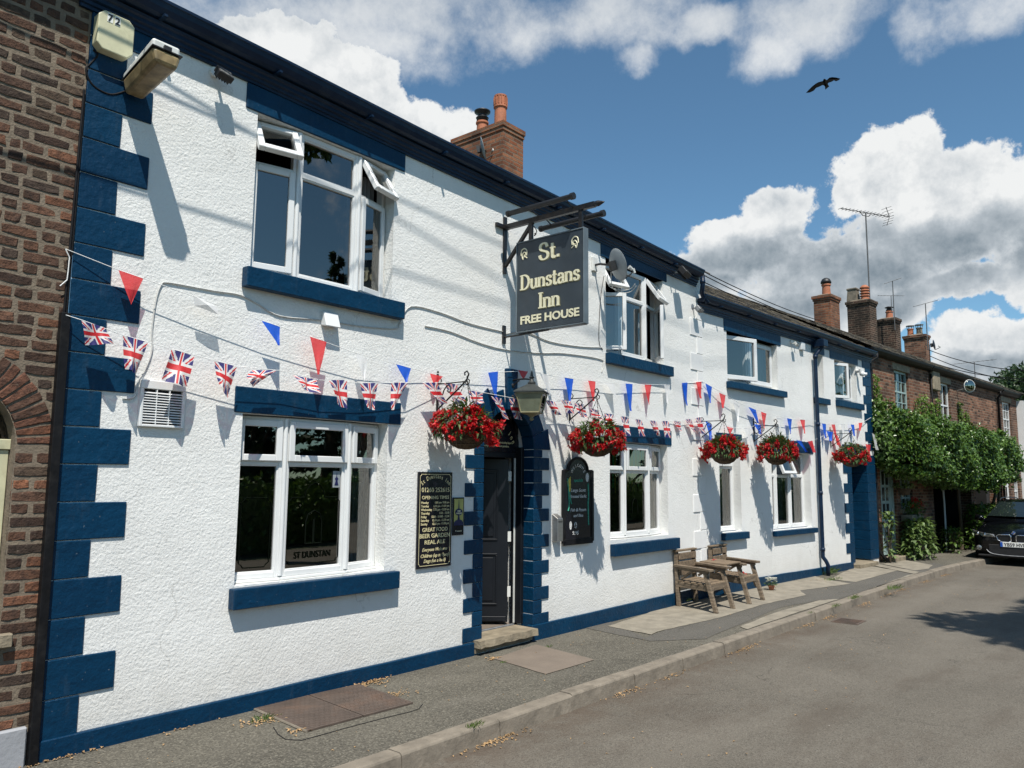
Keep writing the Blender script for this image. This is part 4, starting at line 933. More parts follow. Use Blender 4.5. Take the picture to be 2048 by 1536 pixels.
# ================================================================== COTTAGES
def cottage(label, u0, u1, zt, wins, doors, mat, shade_voids=(), dz=0, depth=7, roofmat=None, ymat=0., gut=True, chim=None):
    rt = root('cottage', label, 'cottage', at(Cc, u0, 0), 'terraced cottages beyond the inn')
    ops = [(w[0], w[1], w[2], w[3], .12) for w in wins] + [(d_[0], d_[1], .1, d_[2], .14) for d_ in doors] + [(v[0], v[1], v[2], v[3], .3) for v in shade_voids]
    mb = MB(); b0 = 0; wall_grid(mb, u0, u1, 0, zt, ops); mb.quad((u0, 0, 0), (u0, depth, 0), (u0, depth, zt), (u0, 0, zt)); mb.quad((u1, 0, 0), (u1, depth, 0), (u1, depth, zt), (u1, 0, zt))
    for U in (u0, u1): mb.add([(U, 0, zt), (U, depth, zt), (U, depth / 2, zt + 1.9)], [(0, 1, 2)])
    if ymat: mb.v = [(v[0], v[1] + ymat, v[2]) for v in mb.v]
    WP('wall', mb, mat, rt, Cc)
    mb = MB(); rooms(mb, ops, .8); mb.v = [(v[0], v[1] + ymat, v[2]) for v in mb.v]; WP('room_interior', mb, M['dark'], rt, Cc)  # rooms behind windows; behind the wide openings the near-black box is added shade
    for w in wins:
        a, b, c, d_, wm, nx, nz = w[:7]; f = MB(); y = .06 + ymat; t = .05
        for q in ((a, a + t, c, d_), (b - t, b, c, d_), (a + t, b - t, c, c + t), (a + t, b - t, d_ - t, d_), (a + t, b - t, (c + d_) / 2 - .02, (c + d_) / 2 + .02)): f.box(q[0], q[1], y, y + .05, q[2], q[3])
        for i in range(1, nx): x_ = a + (b - a) * i / nx; f.box(x_ - .012, x_ + .012, y + .004, y + .04, c + t, d_ - t)
        for i in range(1, nz): 
            z_ = c + (d_ - c) * i / nz
            if abs(z_ - (c + d_) / 2) > .05: f.box(a + t, b - t, y + .006, y + .038, z_ - .011, z_ + .011)
        ww = WP('window', f, M[wm], rt, Cc)
        gm = MB(); gm.quad((a, y + .03, c), (b, y + .03, c), (b, y + .03, d_), (a, y + .03, d_)); SUB('pane', gm, M['glass'], ww, recalc=False)
        sm = MB(); sm.box(a - .08, b + .08, ymat - .06, ymat + .06, c - .10, c - .002); SUB('sill', sm, M['stone'], ww, bev=.005)
        if c > 2 or True:
            lm = MB(); lm.box(a - .10, b + .10, ymat - .01, ymat + .06, d_ + .002, d_ + .16); SUB('lintel', lm, M['stone'], ww)
    for d_ in doors:
        a, b, zt_, dm = d_[:4]; f = MB(); y = ymat + .08; f.box(a, a + .06, y - .02, y + .06, .1, zt_); f.box(b - .06, b, y - .02, y + .06, .1, zt_); f.box(a + .06, b - .06, y - .02, y + .06, zt_ - .06, zt_); 
        fo = WP('door_frame', f, M[dm], rt, Cc)
        l = MB(); l.box(a + .062, b - .062, y, y + .045, .11, zt_ - .062)
        do = WP('door', l, M[dm], rt, Cc, bev=.004)
        gm = MB(); cx_ = (a + b) / 2
        for zz in (.95, 1.32, 1.68):
            for s_ in (-1, 1): gm.box(cx_ + s_ * .11 - .07, cx_ + s_ * .11 + .07, y - .006, y - .001, zz, zz + .30)
        SUB('door_glass', gm, M['board'], do)
        h = MB(); h.tube([(b - .14, y - .03, 1.02), (b - .14, y - .03, 1.14)], .012, 8); SUB('handle', h, M['steel'], do)
        st = MB(); st.box(a - .08, b + .08, ymat - .26, ymat + .12, -.01, .10); WP('door_step', st, M['stone'], rt, Cc, bev=.01)
    if gut:
        mb = MB(); mb.sweep([(.02 + ymat, 0), (-.08 + ymat, .01), (-.14 + ymat, .03), (-.19 + ymat, .08), (-.20 + ymat, .13), (.02 + ymat, .15)], [(u0 + .02, zt - .06), (u1 - .02, zt - .06 + .01)]); WP('gutter', mb, M['black'], rt, Cc)
    roof(Cc, u0, u1, zt + .09, zt + .09, 3.3 + ymat, 1.75, M['slate'], rt=rt, yfront=-.16 + ymat)
    return rt
c1 = cottage('brick cottage with a sage green door and sash window beside the inn', UE + .02, 22.2, 4.66, [(19.94, 20.88, 3.40, 4.42, 'sage', 3, 4), (19.95, 20.75, 1.12, 2.12, 'sage', 3, 4)], [(18.76, 19.70, 2.16, 'sage')], M['brick_cottage'])
c2 = cottage('brown brick cottage with a narrow white sash window above the climber', 22.22, 25.6, 4.67, [(23.22, 24.05, 3.22, 4.42, 'upvc', 2, 2)], [], M['brick_brown'], [(22.25, 25.4, .0, 2.6)])  # wide ground-floor opening is invented, its black inside stands for the climber's shade
c3 = cottage('brown brick cottage behind the round mirror, black pipe at its end', 25.62, 28.75, 4.64, [], [(27.9, 28.6, 2.1, 'black')], M['brick_cottage'], [(25.8, 27.75, .0, 2.4)])  # made-up black opening here too, continuing the shade below the climber
c4 = cottage('last brick cottage with white small paned windows beside the white house', 28.77, 30.98, 4.62, [(29.25, 30.25, 3.25, 4.36, 'upvc', 3, 4), (30.0, 30.7, .9, 2.05, 'upvc', 3, 4)], [(28.98, 29.6, 2.1, 'upvc')], M['brick_brown'])
wh = root('white_house', 'plain white rendered house at the far end of the terrace', 'house', at(Cc, 31.0, 0))
mb = MB(); wall_grid(mb, 31.0, 40, 0, 4.60, [(33, 34, 3.2, 4.2, .1), (33, 34, 1, 2.1, .1)]); mb.quad((31.0, 0, 0), (31.0, 7, 0), (31.0, 7, 4.5), (31.0, 0, 4.5)); mb.v = [(v[0], v[1] - .25, v[2]) for v in mb.v]; WP('wall', mb, M['smooth_white'], wh, Cc)
for z0, z1 in ((3.2, 4.2), (1, 2.1)): mb = MB(); mb.box(33, 34, -.17, -.1, z0, z1); WP('window', mb, M['board'], wh, Cc)
roof(Cc, 30.95, 40, 4.62, 4.62, 3.3, 1.75, M['slate'], rt=wh, yfront=-.4)
# downpipes of the cottages
def pipe(rt, F, pts, r=.036, mat='black', nm='downpipe'):
    mb = MB(); mb.tube(pts, r, 10)
    for p in pts[2:-1:1]: pass
    return WP(nm, mb, M[mat], rt, F, smooth=True)
pipe(c1, Cc, [(18.52, -.15, 4.62), (18.52, -.15, 4.52), (18.36, -.06, 4.42), (18.34, -.06, 4.3), (18.34, -.06, .32), (18.34, -.08, .22), (18.40, -.16, .10), (18.42, -.2, .04)])
pipe(c3, Cc, [(28.5, -.15, 4.6), (28.5, -.15, 4.5), (28.55, -.06, 4.4), (28.55, -.06, 0)])
pipe(c2, Cc, [(22.4, -.05, 4.55), (22.4, -.05, 2.9)], .02)
# chimneys: each stands on a roof of the terrace
def chs(rt, F, x0, xm, x1, ytop, o, z0, mat, backx, pots, topz=None):
    ua, z1 = F.px(xm, ytop, o); ub, _ = F.px(x1, ytop + 6, o); ob, _ = F.pd(backx, ytop + 14, ua)
    c = stack(rt, F, ua, ub, -o, max(-ob, -o + .4), z0, z1, mat, .05)
    for (px, kind, r, h, m_) in pots:
        # centre the pot on the stack, along its depth at the pixel seen
        uc = (ua + ub) / 2; oo, _ = F.pd(px, ytop - 20, uc); oo = min(max(-oo, -o + .12), max(-ob, -o + .4) - .1)
        p_ = MB(); pot(p_, (uc, oo, z1 + .05), r, h, kind if kind in ('crown', 'louvre', 'square') else 'plain'); SUB('chimney_pot', p_, m_, c)
        if kind == 'cowl': q = cowl(MB(), (uc, oo, z1 + .05 + h - .02), r * .95, .2); SUB('chimney_cowl', q, M['blackplastic'], c, smooth=True)
        if kind == 'dome':
            q = MB(); q.lathe([(r * 1.25, 0), (r * 1.2, .06), (r * .9, .13), (r * .4, .17), (.01, .18)], (uc, oo, z1 + .05 + h + .02), 16); SUB('chimney_cowl', q, M['blackplastic'], c, smooth=True)
        if kind == 'cage':
            q = MB(); q.lathe([(r * 1.4, 0), (r * 1.4, .02), (.01, .03)], (uc, oo, z1 + .05 + h + .10), 16)
            for k_ in range(8): a_ = k_ * math.pi / 4; q.tube([(uc + r * math.cos(a_), oo + r * math.sin(a_), z1 + .05 + h - .03), (uc + r * 1.2 * math.cos(a_), oo + r * 1.2 * math.sin(a_), z1 + .05 + h + .10)], .008, 5)
            SUB('chimney_cowl', q, M['steeldark'], c)
    return c, ua, ub, z1
chA = chs(pub, B, 1625, 1660, 1678, 588, -3.2, 5.6, M['brick_orange'], 1627, [(1652, 'dome', .13, .38, M['terracotta'])])
chB = chs(c1, Cc, 1688, 1738, 1752, 598, -3.1, 5.4, M['brick_dark'], 1694, [(1706, 'square', .17, .46, M['buff_pot']), (1729, 'louvre', .14, .52, M['terracotta'])])
chC = chs(c2, Cc, 1752, 1790, 1800, 635, -3.1, 5.4, M['brick_dark'], 1754, [(1778, 'cowl', .12, .25, M['terracotta'])])
chD = chs(c3, Cc, 1806, 1849, 1858, 668, -3.1, 5.4, M['brick_cottage'], 1808, [(1820, 'cage', .11, .26, M['terracotta']), (1838, 'cage', .11, .26, M['buff_pot'])])
print('houses ok')
# ================================================================== LETTERING
def text_mb(txt, size, bold=0.0, shear=0, align='CENTER', depth=.0015, space=1.0, res=3):
    cu = bpy.data.curves.new('t', 'FONT'); cu.body = txt; cu.size = size; cu.offset = bold * size; cu.shear = shear; cu.align_x = align; cu.resolution_u = res; cu.extrude = depth; cu.space_character = space
    o = bpy.data.objects.new('t', cu); COL.objects.link(o); dg = bpy.context.evaluated_depsgraph_get(); me = bpy.data.meshes.new_from_object(o.evaluated_get(dg))
    mb = MB(); mb.v = [tuple(v.co) for v in me.vertices]; mb.f = [tuple(p.vertices) for p in me.polygons]; mb.m = [0] * len(mb.f)
    bpy.data.objects.remove(o); bpy.data.curves.remove(cu); bpy.data.meshes.remove(me); return mb
def merge(dst, src, Mx):
    b = len(dst.v); dst.v += [tuple(Mx @ Vector(v)) for v in src.v]; dst.f += [tuple(i + b for i in f) for f in src.f]; dst.m += src.m; return dst
def wallM(u, z, y, rot=0):      # text lying on a wall plane, facing out (-y)
    return Matrix.Translation((u, y, z)) @ Matrix.Rotation(R(90), 4, 'X') @ Matrix.Rotation(rot, 4, 'Z')
def arc_text(dst, txt, size, cu_, cz, rad, y, a0, a1, bold=.01, sx=1.0):
    n = len(txt)
    for i, ch_ in enumerate(txt):
        if ch_ == ' ': continue
        a = a0 + (a1 - a0) * i / (n - 1); m = text_mb(ch_, size, bold)
        Mx = wallM(cu_ + rad * math.cos(a), cz + rad * math.sin(a), y, a - math.pi / 2); merge(dst, m, Mx @ Matrix.Diagonal((sx, 1, 1, 1)))
def cat(pts, n=6):
    out = []
    for i in range(len(pts) - 1):
        p0 = pts[max(i - 1, 0)]; p1 = pts[i]; p2 = pts[i + 1]; p3 = pts[min(i + 2, len(pts) - 1)]
        for k in range(n):
            t = k / n; out.append(tuple(.5 * (2 * b + (c - a) * t + (2 * a - 5 * b + 4 * c - d) * t * t + (-a + 3 * b - 3 * c + d) * t ** 3) for a, b, c, d in zip(p0, p1, p2, p3)))
    out.append(tuple(pts[-1])); return out
XH = .64
GL = {'n': ([[(0, XH), (0, 0)], [(0, .42), (.08, .56), (.20, XH - .03), (.33, .54), (.36, .4), (.36, 0)]], [(0, 0, .22), (.36, 0, .22), (-.05, XH, .12)], .60),
      'u': ([[(0, XH), (0, .2), (.06, .05), (.17, .0), (.29, .06), (.36, .2)], [(.36, XH), (.36, 0)]], [(-.04, XH, .14), (.32, XH, .14), (.40, 0, .14)], .60),
      's': ([[(.31, .47), (.26, .60), (.14, XH - .01), (.03, .56), (.02, .45), (.12, .36), (.24, .29), (.32, .18), (.27, .04), (.13, .0), (.03, .05), (.0, .17)]], [], .46),
      't': ([[(.12, .88), (.12, .16), (.16, .03), (.25, .0), (.33, .08)], [(-.02, XH - .02), (.30, XH - .02)]], [], .44),
      'a': ([[(.03, .48), (.07, .60), (.18, XH - .01), (.31, .56), (.34, .44), (.34, .10), (.38, .02), (.45, .02)], [(.34, .38), (.2, .35), (.05, .28), (.01, .13), (.07, .02), (.17, 0), (.27, .05), (.34, .14)]], [], .58),
      'D': ([[(.06, 1), (.06, 0)], [(.06, .98), (.3, .97), (.5, .84), (.6, .62), (.6, .38), (.5, .16), (.3, .03), (.06, .02)]], [(.0, 1, .2), (.0, 0, .2)], .84),
      'I': ([[(.12, 1), (.12, 0)]], [(.12, 1, .32), (.12, 0, .32)], .40),
      'S': ([[(.48, .75), (.42, .93), (.27, 1), (.1, .94), (.03, .78), (.08, .62), (.27, .52), (.46, .42), (.54, .26), (.48, .08), (.29, .0), (.12, .04), (.03, .14), (.0, .28)]], [(.03, .1, .05)], .70),
      '.': ([[(.05, .14), (.05, 0)]], [], .24)}
def serif_mb(txt, size, thick=.15, thin=.065, depth=.004, grow=0.):
    mb = MB(); x = 0; k = 0
    for ch_ in txt:
        st, se, adv = GL[ch_]
        for s_ in st:
            P = cat(s_, 6) if len(s_) > 2 else s_
            for a, b in zip(P, P[1:]):
                d = Vector((b[0] - a[0], b[1] - a[1])); L_ = d.length or 1e-6; d /= L_; w = (thin + (thick - thin) * abs(d.y)) / 2 + grow; n_ = Vector((-d.y, d.x)) * w; e = d * (.012 + grow * .4)
                zz = (k % 7) * .00012; k += 1
                q = [(a[0] - e.x - n_.x, a[1] - e.y - n_.y), (b[0] + e.x - n_.x, b[1] + e.y - n_.y), (b[0] + e.x + n_.x, b[1] + e.y + n_.y), (a[0] - e.x + n_.x, a[1] - e.y + n_.y)]
                q = [((x + p[0]) * size, p[1] * size) for p in q]
                mb.add([(*p, 0) for p in q] + [(*p, depth + zz) for p in q], [(4, 5, 6, 7), (0, 1, 5, 4), (1, 2, 6, 5), (2, 3, 7, 6), (3, 0, 4, 7)])
        for (sx, sy, sw) in se:
            h = .035 + grow; yc = sy + (-.03 if sy > .3 else .03); zz = (k % 7) * .00012; k += 1
            mb.box((x + sx - sw / 2 - grow) * size, (x + sx + sw / 2 + grow) * size, (yc - h) * size, (yc + h) * size, 0, depth + .0005 + zz)
        x += adv
    w = (x - .18) * size
    mb.v = [(v[0] - w / 2, v[1], v[2]) for v in mb.v]; return mb, w

# ================================================================== HANGING INN SIGN
SU = 6.30
sg = root('hanging_sign', 'black hanging sign board reading St. Dunstans Inn on an iron bracket', 'sign', at(A, SU, 3.3))
mb = MB(); mb.box(SU - .035, SU + .035, -1.08, -.22, 3.30, 4.265); bo = WP('sign_board', mb, M['signboard'], sg, A, bev=.006)
mb = MB()
for (y0_, y1_, z0, z1) in ((-1.093, -1.081, 3.29, 4.28), (-.219, -.208, 3.29, 4.28), (-1.081, -.219, 3.286, 3.299), (-1.081, -.219, 4.266, 4.279)): mb.box(SU - .042, SU + .042, y0_, y1_, z0, z1)
SUB('sign_edging', mb, M['signedge'], bo, bev=.003)
def signM(oc, z, side=-1):      # text plane facing -u ; text x runs outwards
    m = Matrix(((0, 0, -1, SU - .0352), (-1, 0, 0, -oc), (0, 1, 0, z), (0, 0, 0, 1)))
    if side > 0: m = Matrix(((0, 0, 1, SU + .0352), (1, 0, 0, -oc), (0, 1, 0, z), (0, 0, 0, 1)))
    return m
lt = MB(); sh = MB()
for side in (-1, 1):
    for txt, size, z, wmax, th2 in (('St.', .175, 4.03, .24, .17), ('Dunstans', .160, 3.745, .74, .17), ('Inn', .165, 3.515, .26, .17)):
        m, w = serif_mb(txt, size, th2, .075, .004); k = wmax / w; S_ = Matrix.Diagonal((k, 1, 1, 1)); merge(lt, m, signM(.65, z, side) @ S_ @ Matrix.Translation((0, 0, .0015)))
        m, w = serif_mb(txt, size, th2, .075, .0012, .03); merge(sh, m, signM(.65 + (.004 if side < 0 else -.004), z - .005, side) @ S_)
    m = text_mb('FREE HOUSE', .118, .028, depth=.003, space=1.0); xs_ = [v[0] for v in m.v]; k = .76 / (max(xs_) - min(xs_)); merge(lt, m, signM(.65, 3.375, side) @ Matrix.Diagonal((k, 1, 1, 1)) @ Matrix.Translation((0, 0, .002)))
    for cx_, fl in ((-.33, 1), (.33, -1)):     # scroll emblems in the top corners
        for pts_ in (cat([(-.045, -.01), (-.035, .045), (.005, .06), (.035, .03), (.03, -.02)], 5), cat([(-.02, -.055), (-.03, -.015), (-.005, .02), (.02, .01), (.012, -.02), (-.005, -.012)], 5), cat([(-.018, -.06), (-.005, -.03), (.02, -.035), (.04, -.05)], 4)):
            r_ = MB(); r_.tube([(cx_ + fl * p[0], p[1], .0025) for p in pts_], .0065, 5); merge(lt, r_, signM(.65, 4.135, side))
SUB('letter_edge', sh, M['shade_text'], bo, recalc=False); SUB('lettering', lt, M['creamtext'], bo, recalc=False)
mb = MB()
zb_, zt2 = A.pd(1180, 415, SU)[1], 0
mb.bar((SU, -.015, 4.50), (SU, -1.20, 4.50), .045, .055); mb.lathe([(.03, 0), (.032, .04), (.012, .10), (.001, .12)], (0, 0, 0), 8, axis='y'); b = len(mb.v) - 32
for i in range(b, len(mb.v)): v = mb.v[i]; mb.v[i] = (v[0] + SU, -1.20 - v[1], v[2] + 4.50)
mb.bar((SU, -.012, 3.98), (SU, -.012, 4.62), .05, .02, up=(0, 1, 0)); mb.bar((SU, -.02, 4.06), (SU, -.40, 4.48), .035, .035); mb.bar((SU - .16, -.02, 4.50), (SU + .05, -.02, 4.50), .03, .04)
for o in (.38, 1.03): mb.bar((SU, -o, 4.26), (SU, -o, 4.50), .03, .045, up=(0, 1, 0))
mb.bar((SU, -1.06, 4.0), (SU, -1.06, 4.27), .06, .012, up=(0, 1, 0))
WP('bracket', mb, M['iron'], sg, A, bev=.003)
mb = MB(); mb.bar((SU, -.012, 3.20), (SU, -.012, 3.40), .045, .02, up=(0, 1, 0)); mb.tube([(SU, -.02, 3.27), (SU, -.22, 3.272), (SU, -.62, 3.283)], .010, 6); WP('lower_stay', mb, M['iron'], sg, A)
for s_, z_, off_ in ((-1, 4.575, .16), (1, 4.475, .22)):
    o0, o1 = (.18, 1.02) if s_ < 0 else (.33, 1.13)
    mb = MB(); mb.tube([(SU + s_ * off_, -o0, z_), (SU + s_ * off_, -o1, z_)], .028, 12); mb.tube([(SU + s_ * off_, -o0, z_), (SU + s_ * off_, -o0 - .03, z_)], .034, 12); mb.tube([(SU + s_ * off_, -o1, z_), (SU + s_ * off_, -o1 - .04, z_)], .036, 12)
    for o in (.5, .95): mb.tube([(SU, -o, 4.52), (SU + s_ * .08, -o, 4.53), (SU + s_ * off_, -o, z_)], .007, 5)
    WP('sign_lamp', mb, M['blackplastic'], sg, A, smooth=False)
mb = MB(); mb.tube(cat([(SU - .02, -.42, 4.44), (SU + .02, -.44, 4.38), (SU + .08, -.36, 4.36), (SU + .14, -.34, 4.40), (SU + .16, -.30, 4.42)], 5), .005, 5); WP('lamp_wire', mb, M['black_cable'], sg, A)

# ================================================================== SIGNS ON THE WALL
def rrect(u0, u1, z0, z1, c=.0): return [(u0 + c, z0), (u1 - c, z0), (u1, z0 + c), (u1, z1 - c), (u1 - c, z1), (u0 + c, z1), (u0, z1 - c), (u0, z0 + c)]
ot = root('opening_times_board', 'tall black board with gold opening times lettering left of the door', 'sign', at(A, 5.30, .92))
mb = MB(); mb.box(5.075, 5.53, -.022, -.004, .905, 1.805); ob_ = WP('board', mb, M['board'], ot, A, bev=.002)
tx = MB(); y = -.0225
def line(dst, txt, size, u, z, bold=.012, wmax=None, align='CENTER', shear=0, y=-.0225):
    m = text_mb(txt, size, bold, shear, align)
    if wmax:
        xs_ = [v[0] for v in m.v]; k = wmax / (max(xs_) - min(xs_)); m.v = [(v[0] * k, v[1], v[2]) for v in m.v]
    merge(dst, m, wallM(u, z, y))
arc_text(tx, 'St Dunstans Inn', .056, 5.305, 1.485, .262, y, R(131), R(49), .008, .8)
line(tx, '01260 252615', .060, 5.305, 1.615, .008, .37); line(tx, 'OPENING TIMES', .044, 5.305, 1.548, .010, .36)
for i, (d_, a, b) in enumerate((('Monday', '6.00 pm', '9.00 pm'), ('Tuesday', '5.00 pm -', '11.00 pm'), ('Wednesday', '5.00 pm -', '12.00 am'), ('Thursday', '', '5.00 - 12.00'), ('Friday', '12.00 - 3.00', '5.00 - 12.30'), ('Saturday', '12.00 pm -', '12.30 am'), ('Sunday', '12.00 pm -', '11.00 pm'))):
    z = 1.505 - i * .0335
    line(tx, d_, .030, 5.115, z, .02, align='LEFT'); 
    if a: line(tx, a, .028, 5.385, z, .02, align='RIGHT')
    line(tx, b, .028, 5.492, z, .015, align='RIGHT')
line(tx, 'GREAT FOOD', .052, 5.305, 1.243, .010, .335); line(tx, 'BEER GARDEN', .055, 5.305, 1.185, .010, .40); line(tx, 'REAL ALE', .054, 5.305, 1.125, .010, .27)
line(tx, 'Everyone Welcome', .045, 5.305, 1.06, .004, .33, shear=.35); line(tx, 'Children (up to 9pm)', .045, 5.305, 1.003, .004, .37, shear=.35); line(tx, 'Dogs (on a lead)', .045, 5.305, .955, .004, .29, shear=.35)
for a, b, c, d_ in ((5.115, 5.49, .925, .930), (5.115, 5.49, 1.78, 1.785), (5.095, 5.10, .945, 1.765), (5.505, 5.51, .945, 1.765)): tx.box(a, b, -.0232, -.0222, c, d_)
for cx_, cz_, a0 in ((5.095, .925, 0), (5.51, .925, 90), (5.51, 1.785, 180), (5.095, 1.785, 270)): tx.tube([(cx_ + .02 * math.cos(R(a0 + k * 15)), -.0225, cz_ + .02 * math.sin(R(a0 + k * 15))) for k in range(7)], .0025, 4)
SUB('lettering', tx, M['goldtext'], ob_, recalc=False)
al = root('ale_plaque', 'small black plaque with a pale green spire emblem beside the opening times', 'plaque', at(A, 5.63, 1.2))
mb = MB(); mb.box(5.553, 5.71, -.016, -.002, 1.19, 1.558); pl = WP('plaque_plate', mb, M['board'], al, A, bev=.003)
mb = MB(); mb.box(5.568, 5.696, -.0172, -.0162, 1.30, 1.545); SUB('pale_panel', mb, M['cardboard'], pl)
mb = MB(); mb.poly([(5.620, 1.40), (5.644, 1.40), (5.633, 1.535), (5.631, 1.535)], -.019, -.0174); mb.poly([(5.632 + .052 * math.cos(t * math.pi / 12), 1.415 + .034 * math.sin(t * math.pi / 12)) for t in range(24)], -.0205, -.0175)
mb.poly([(5.568, 1.285), (5.696, 1.285), (5.696, 1.315), (5.675, 1.335), (5.650, 1.34), (5.642, 1.37), (5.640, 1.39), (5.624, 1.39), (5.622, 1.37), (5.614, 1.34), (5.589, 1.335), (5.568, 1.315)], -.019, -.0174); SUB('spire_emblem', mb, M['navyprint'], pl)
mb = MB(); line(mb, 'CASK', .022, 5.632, 1.418, .02, .045, y=-.0208); line(mb, 'MARQUE', .022, 5.632, 1.396, .02, .075, y=-.0208); line(mb, 'award', .018, 5.645, 1.225, .02, .06, y=-.0168); mb.poly([(5.590, 1.238), (5.604, 1.238), (5.597, 1.222)], -.0172, -.0164); SUB('lettering', mb, M['creamtext'], pl, recalc=False)
# transom lettering
tt = MB(); arc_text(tt, 'St Dunstans Inn', .085, 6.415, 1.985, .345, yf - .0062, R(152), R(28), .012, .72)
line(tt, 'Licensee: Licensed for sale of intoxicating liquor', .034, 6.415, 2.135, .01, .60, y=yf - .0062); line(tt, 'for consumption on or off these premises', .034, 6.415, 2.095, .01, .50, y=yf - .0062); SUB('lettering', tt, M['goldtext'], tb, recalc=False)
# chalkboard
cbd = root('chalkboard', 'black arched chalkboard with chalked welcome menu right of the door', 'chalkboard', at(A, 7.65, 1.0))
ptsb = [(7.365, 1.01), (7.95, 1.01), (7.95, 1.855), (7.86, 1.855)] + [(7.655 + .205 * math.cos(math.pi * k / 12), 1.855 - .01 + .155 * math.sin(math.pi * k / 12)) for k in range(13)] + [(7.45, 1.855), (7.365, 1.855)]
mb = MB(); mb.poly([(p[0], p[1]) for p in ptsb], -.035, -.004); cb_ = WP('board', mb, M['board'], cbd, A, bev=.004)
mb = MB(); n_ = len(ptsb)
for a, b in ((0, 1), (1, 2), (n_ - 1, 0)): mb.bar((ptsb[a][0], -.04, ptsb[a][1]), (ptsb[b][0], -.04, ptsb[b][1]), .045, .02, up=(0, 1, 0)) if False else mb.bar((ptsb[a][0], -.036, ptsb[a][1]), (ptsb[b][0], -.036, ptsb[b][1]), .02, .05, up=(0, 0, 1) if a == 0 else (1, 0, 0))
pa_ = [(7.655 + .20 * math.cos(math.pi * k / 12), -.036, 1.85 + .150 * math.sin(math.pi * k / 12)) for k in range(13)]; mb.tube(pa_, .018, 6); mb.tube([(7.86, -.036, 1.85), (7.95, -.036, 1.85)], .016, 6); mb.tube([(7.365, -.036, 1.85), (7.45, -.036, 1.85)], .016, 6); mb.box(7.39, 7.93, -.045, -.035, 1.035, 1.055)
SUB('frame', mb, M['black'], cb_, bev=.003)
tx = MB(); yy = -.0362
arc_text(tx, 'WELCOME', .055, 7.655, 1.77, .125, yy, R(150), R(30), .012, .9)
for t_, z_, w_, s_ in (('Large Scott', 1.60, .30, .055), ('Roasted Garlic', 1.53, .34, .05), ('Fish & Prawn', 1.37, .32, .055), ('and Rice', 1.305, .20, .05), ('9.95', 1.10, .12, .06)): line(tx, t_, s_, 7.655 - (.06 if t_ == '9.95' else 0), z_, .01, w_, y=yy, shear=.2)
tx.tube([(7.60 + .02 * math.cos(k), yy, 1.21 + .035 * math.sin(k)) for k in range(7)], .006, 4); tx.poly([(7.845 + .035 * math.cos(k * .6), 1.77 + .055 * math.sin(k * .6)) for k in range(10)], -.0368, -.0358); tx.poly([(7.50 + .025 * math.cos(k * .6), 1.21 + .05 * math.sin(k * .6)) for k in range(10)], -.0368, -.0358)
SUB('chalk_writing', tx, M['chalk'], cb_, recalc=False)
tx = MB(); line(tx, 'specials', .05, 7.655, 1.72, .01, .18, y=yy, shear=.2)
for q in ([(7.44, 1.76), (7.46, 1.6), (7.47, 1.45), (7.45, 1.38)], [(7.86, 1.7), (7.87, 1.55), (7.86, 1.45), (7.87, 1.2)], [(7.48, 1.6), (7.5, 1.5), (7.52, 1.46)]): tx.tube([(p[0], yy, p[1]) for p in cat(q, 4)], .009, 4)
SUB('green_chalk_drawing', tx, M['chalkgreen'], cb_)
tx = MB(); tx.poly([(7.43, 1.72), (7.50, 1.78), (7.505, 1.65), (7.475, 1.52), (7.46, 1.62)], -.0366, -.0358); SUB('yellow_chalk_drawing', tx, M['chalkyellow'], cb_)
# cigarette bin
bn = root('cigarette_bin', 'narrow brushed steel cigarette bin on the wall beside the chalkboard', 'bin', at(A, 7.23, 1.05))
mb = MB(); mb.add([(7.185, 0, 1.045), (7.285, 0, 1.045), (7.285, -.085, 1.045), (7.185, -.085, 1.045), (7.185, 0, 1.355), (7.285, 0, 1.355), (7.285, -.085, 1.30), (7.185, -.085, 1.30)], [(0, 3, 2, 1), (4, 5, 6, 7), (0, 1, 5, 4), (1, 2, 6, 5), (2, 3, 7, 6), (3, 0, 4, 7)])
bb = WP('bin_body', mb, M['steel'], bn, A, bev=.004)
mb = MB()
for k in range(4): mb.box(7.198 + k * .02, 7.210 + k * .02, -.0862, -.0845, 1.255, 1.275)
SUB('slot_row', mb, M['dark'], bb)

# ================================================================== LANTERN OVER THE DOOR
LC = (6.44, -.33)
ln_ = root('wall_lantern', 'large four sided metal lantern on a scrolled bracket over the inn door', 'lantern', at(A, 6.42, 2.4))
def frust(mb, c, r0, z0, r1, z1, a=R(28)):
    q = []
    for r_, z_ in ((r0, z0), (r1, z1)):
        for k in range(4): t = a + math.pi / 4 + k * math.pi / 2; q.append((c[0] + r_ * math.cos(t), c[1] + r_ * math.sin(t), z_))
    mb.add(q, [(0, 3, 2, 1), (4, 5, 6, 7), (0, 1, 5, 4), (1, 2, 6, 5), (2, 3, 7, 6), (3, 0, 4, 7)])
mb = MB(); frust(mb, LC, .155, 2.455, .225, 2.675); lg = WP('lamp_glass', mb, M['lampglass'], ln_, A, bev=.004)
mb = MB(); a_ = R(28)
cor = lambda r_, k: (LC[0] + r_ * math.cos(a_ + math.pi / 4 + k * math.pi / 2), LC[1] + r_ * math.sin(a_ + math.pi / 4 + k * math.pi / 2))
for k in range(4):
    p, q = cor(.158, k), cor(.228, k); p2, q2 = cor(.158, k + 1), cor(.228, k + 1); mb.bar((*p, 2.45), (*q, 2.68), .014, .014); mb.bar((*p, 2.452), (*p2, 2.452), .016, .016); mb.bar((*q, 2.68), (*q2, 2.68), .016, .016)
frust(mb, LC, .06, 2.42, .15, 2.447); mb.lathe([(.012, -.06), (.03, -.045), (.018, -.02), (.04, 0), (.05, .015)], (LC[0], LC[1], 2.415), 12)
WP('lamp_frame', mb, M['lampframe'], ln_, A, bev=.002)
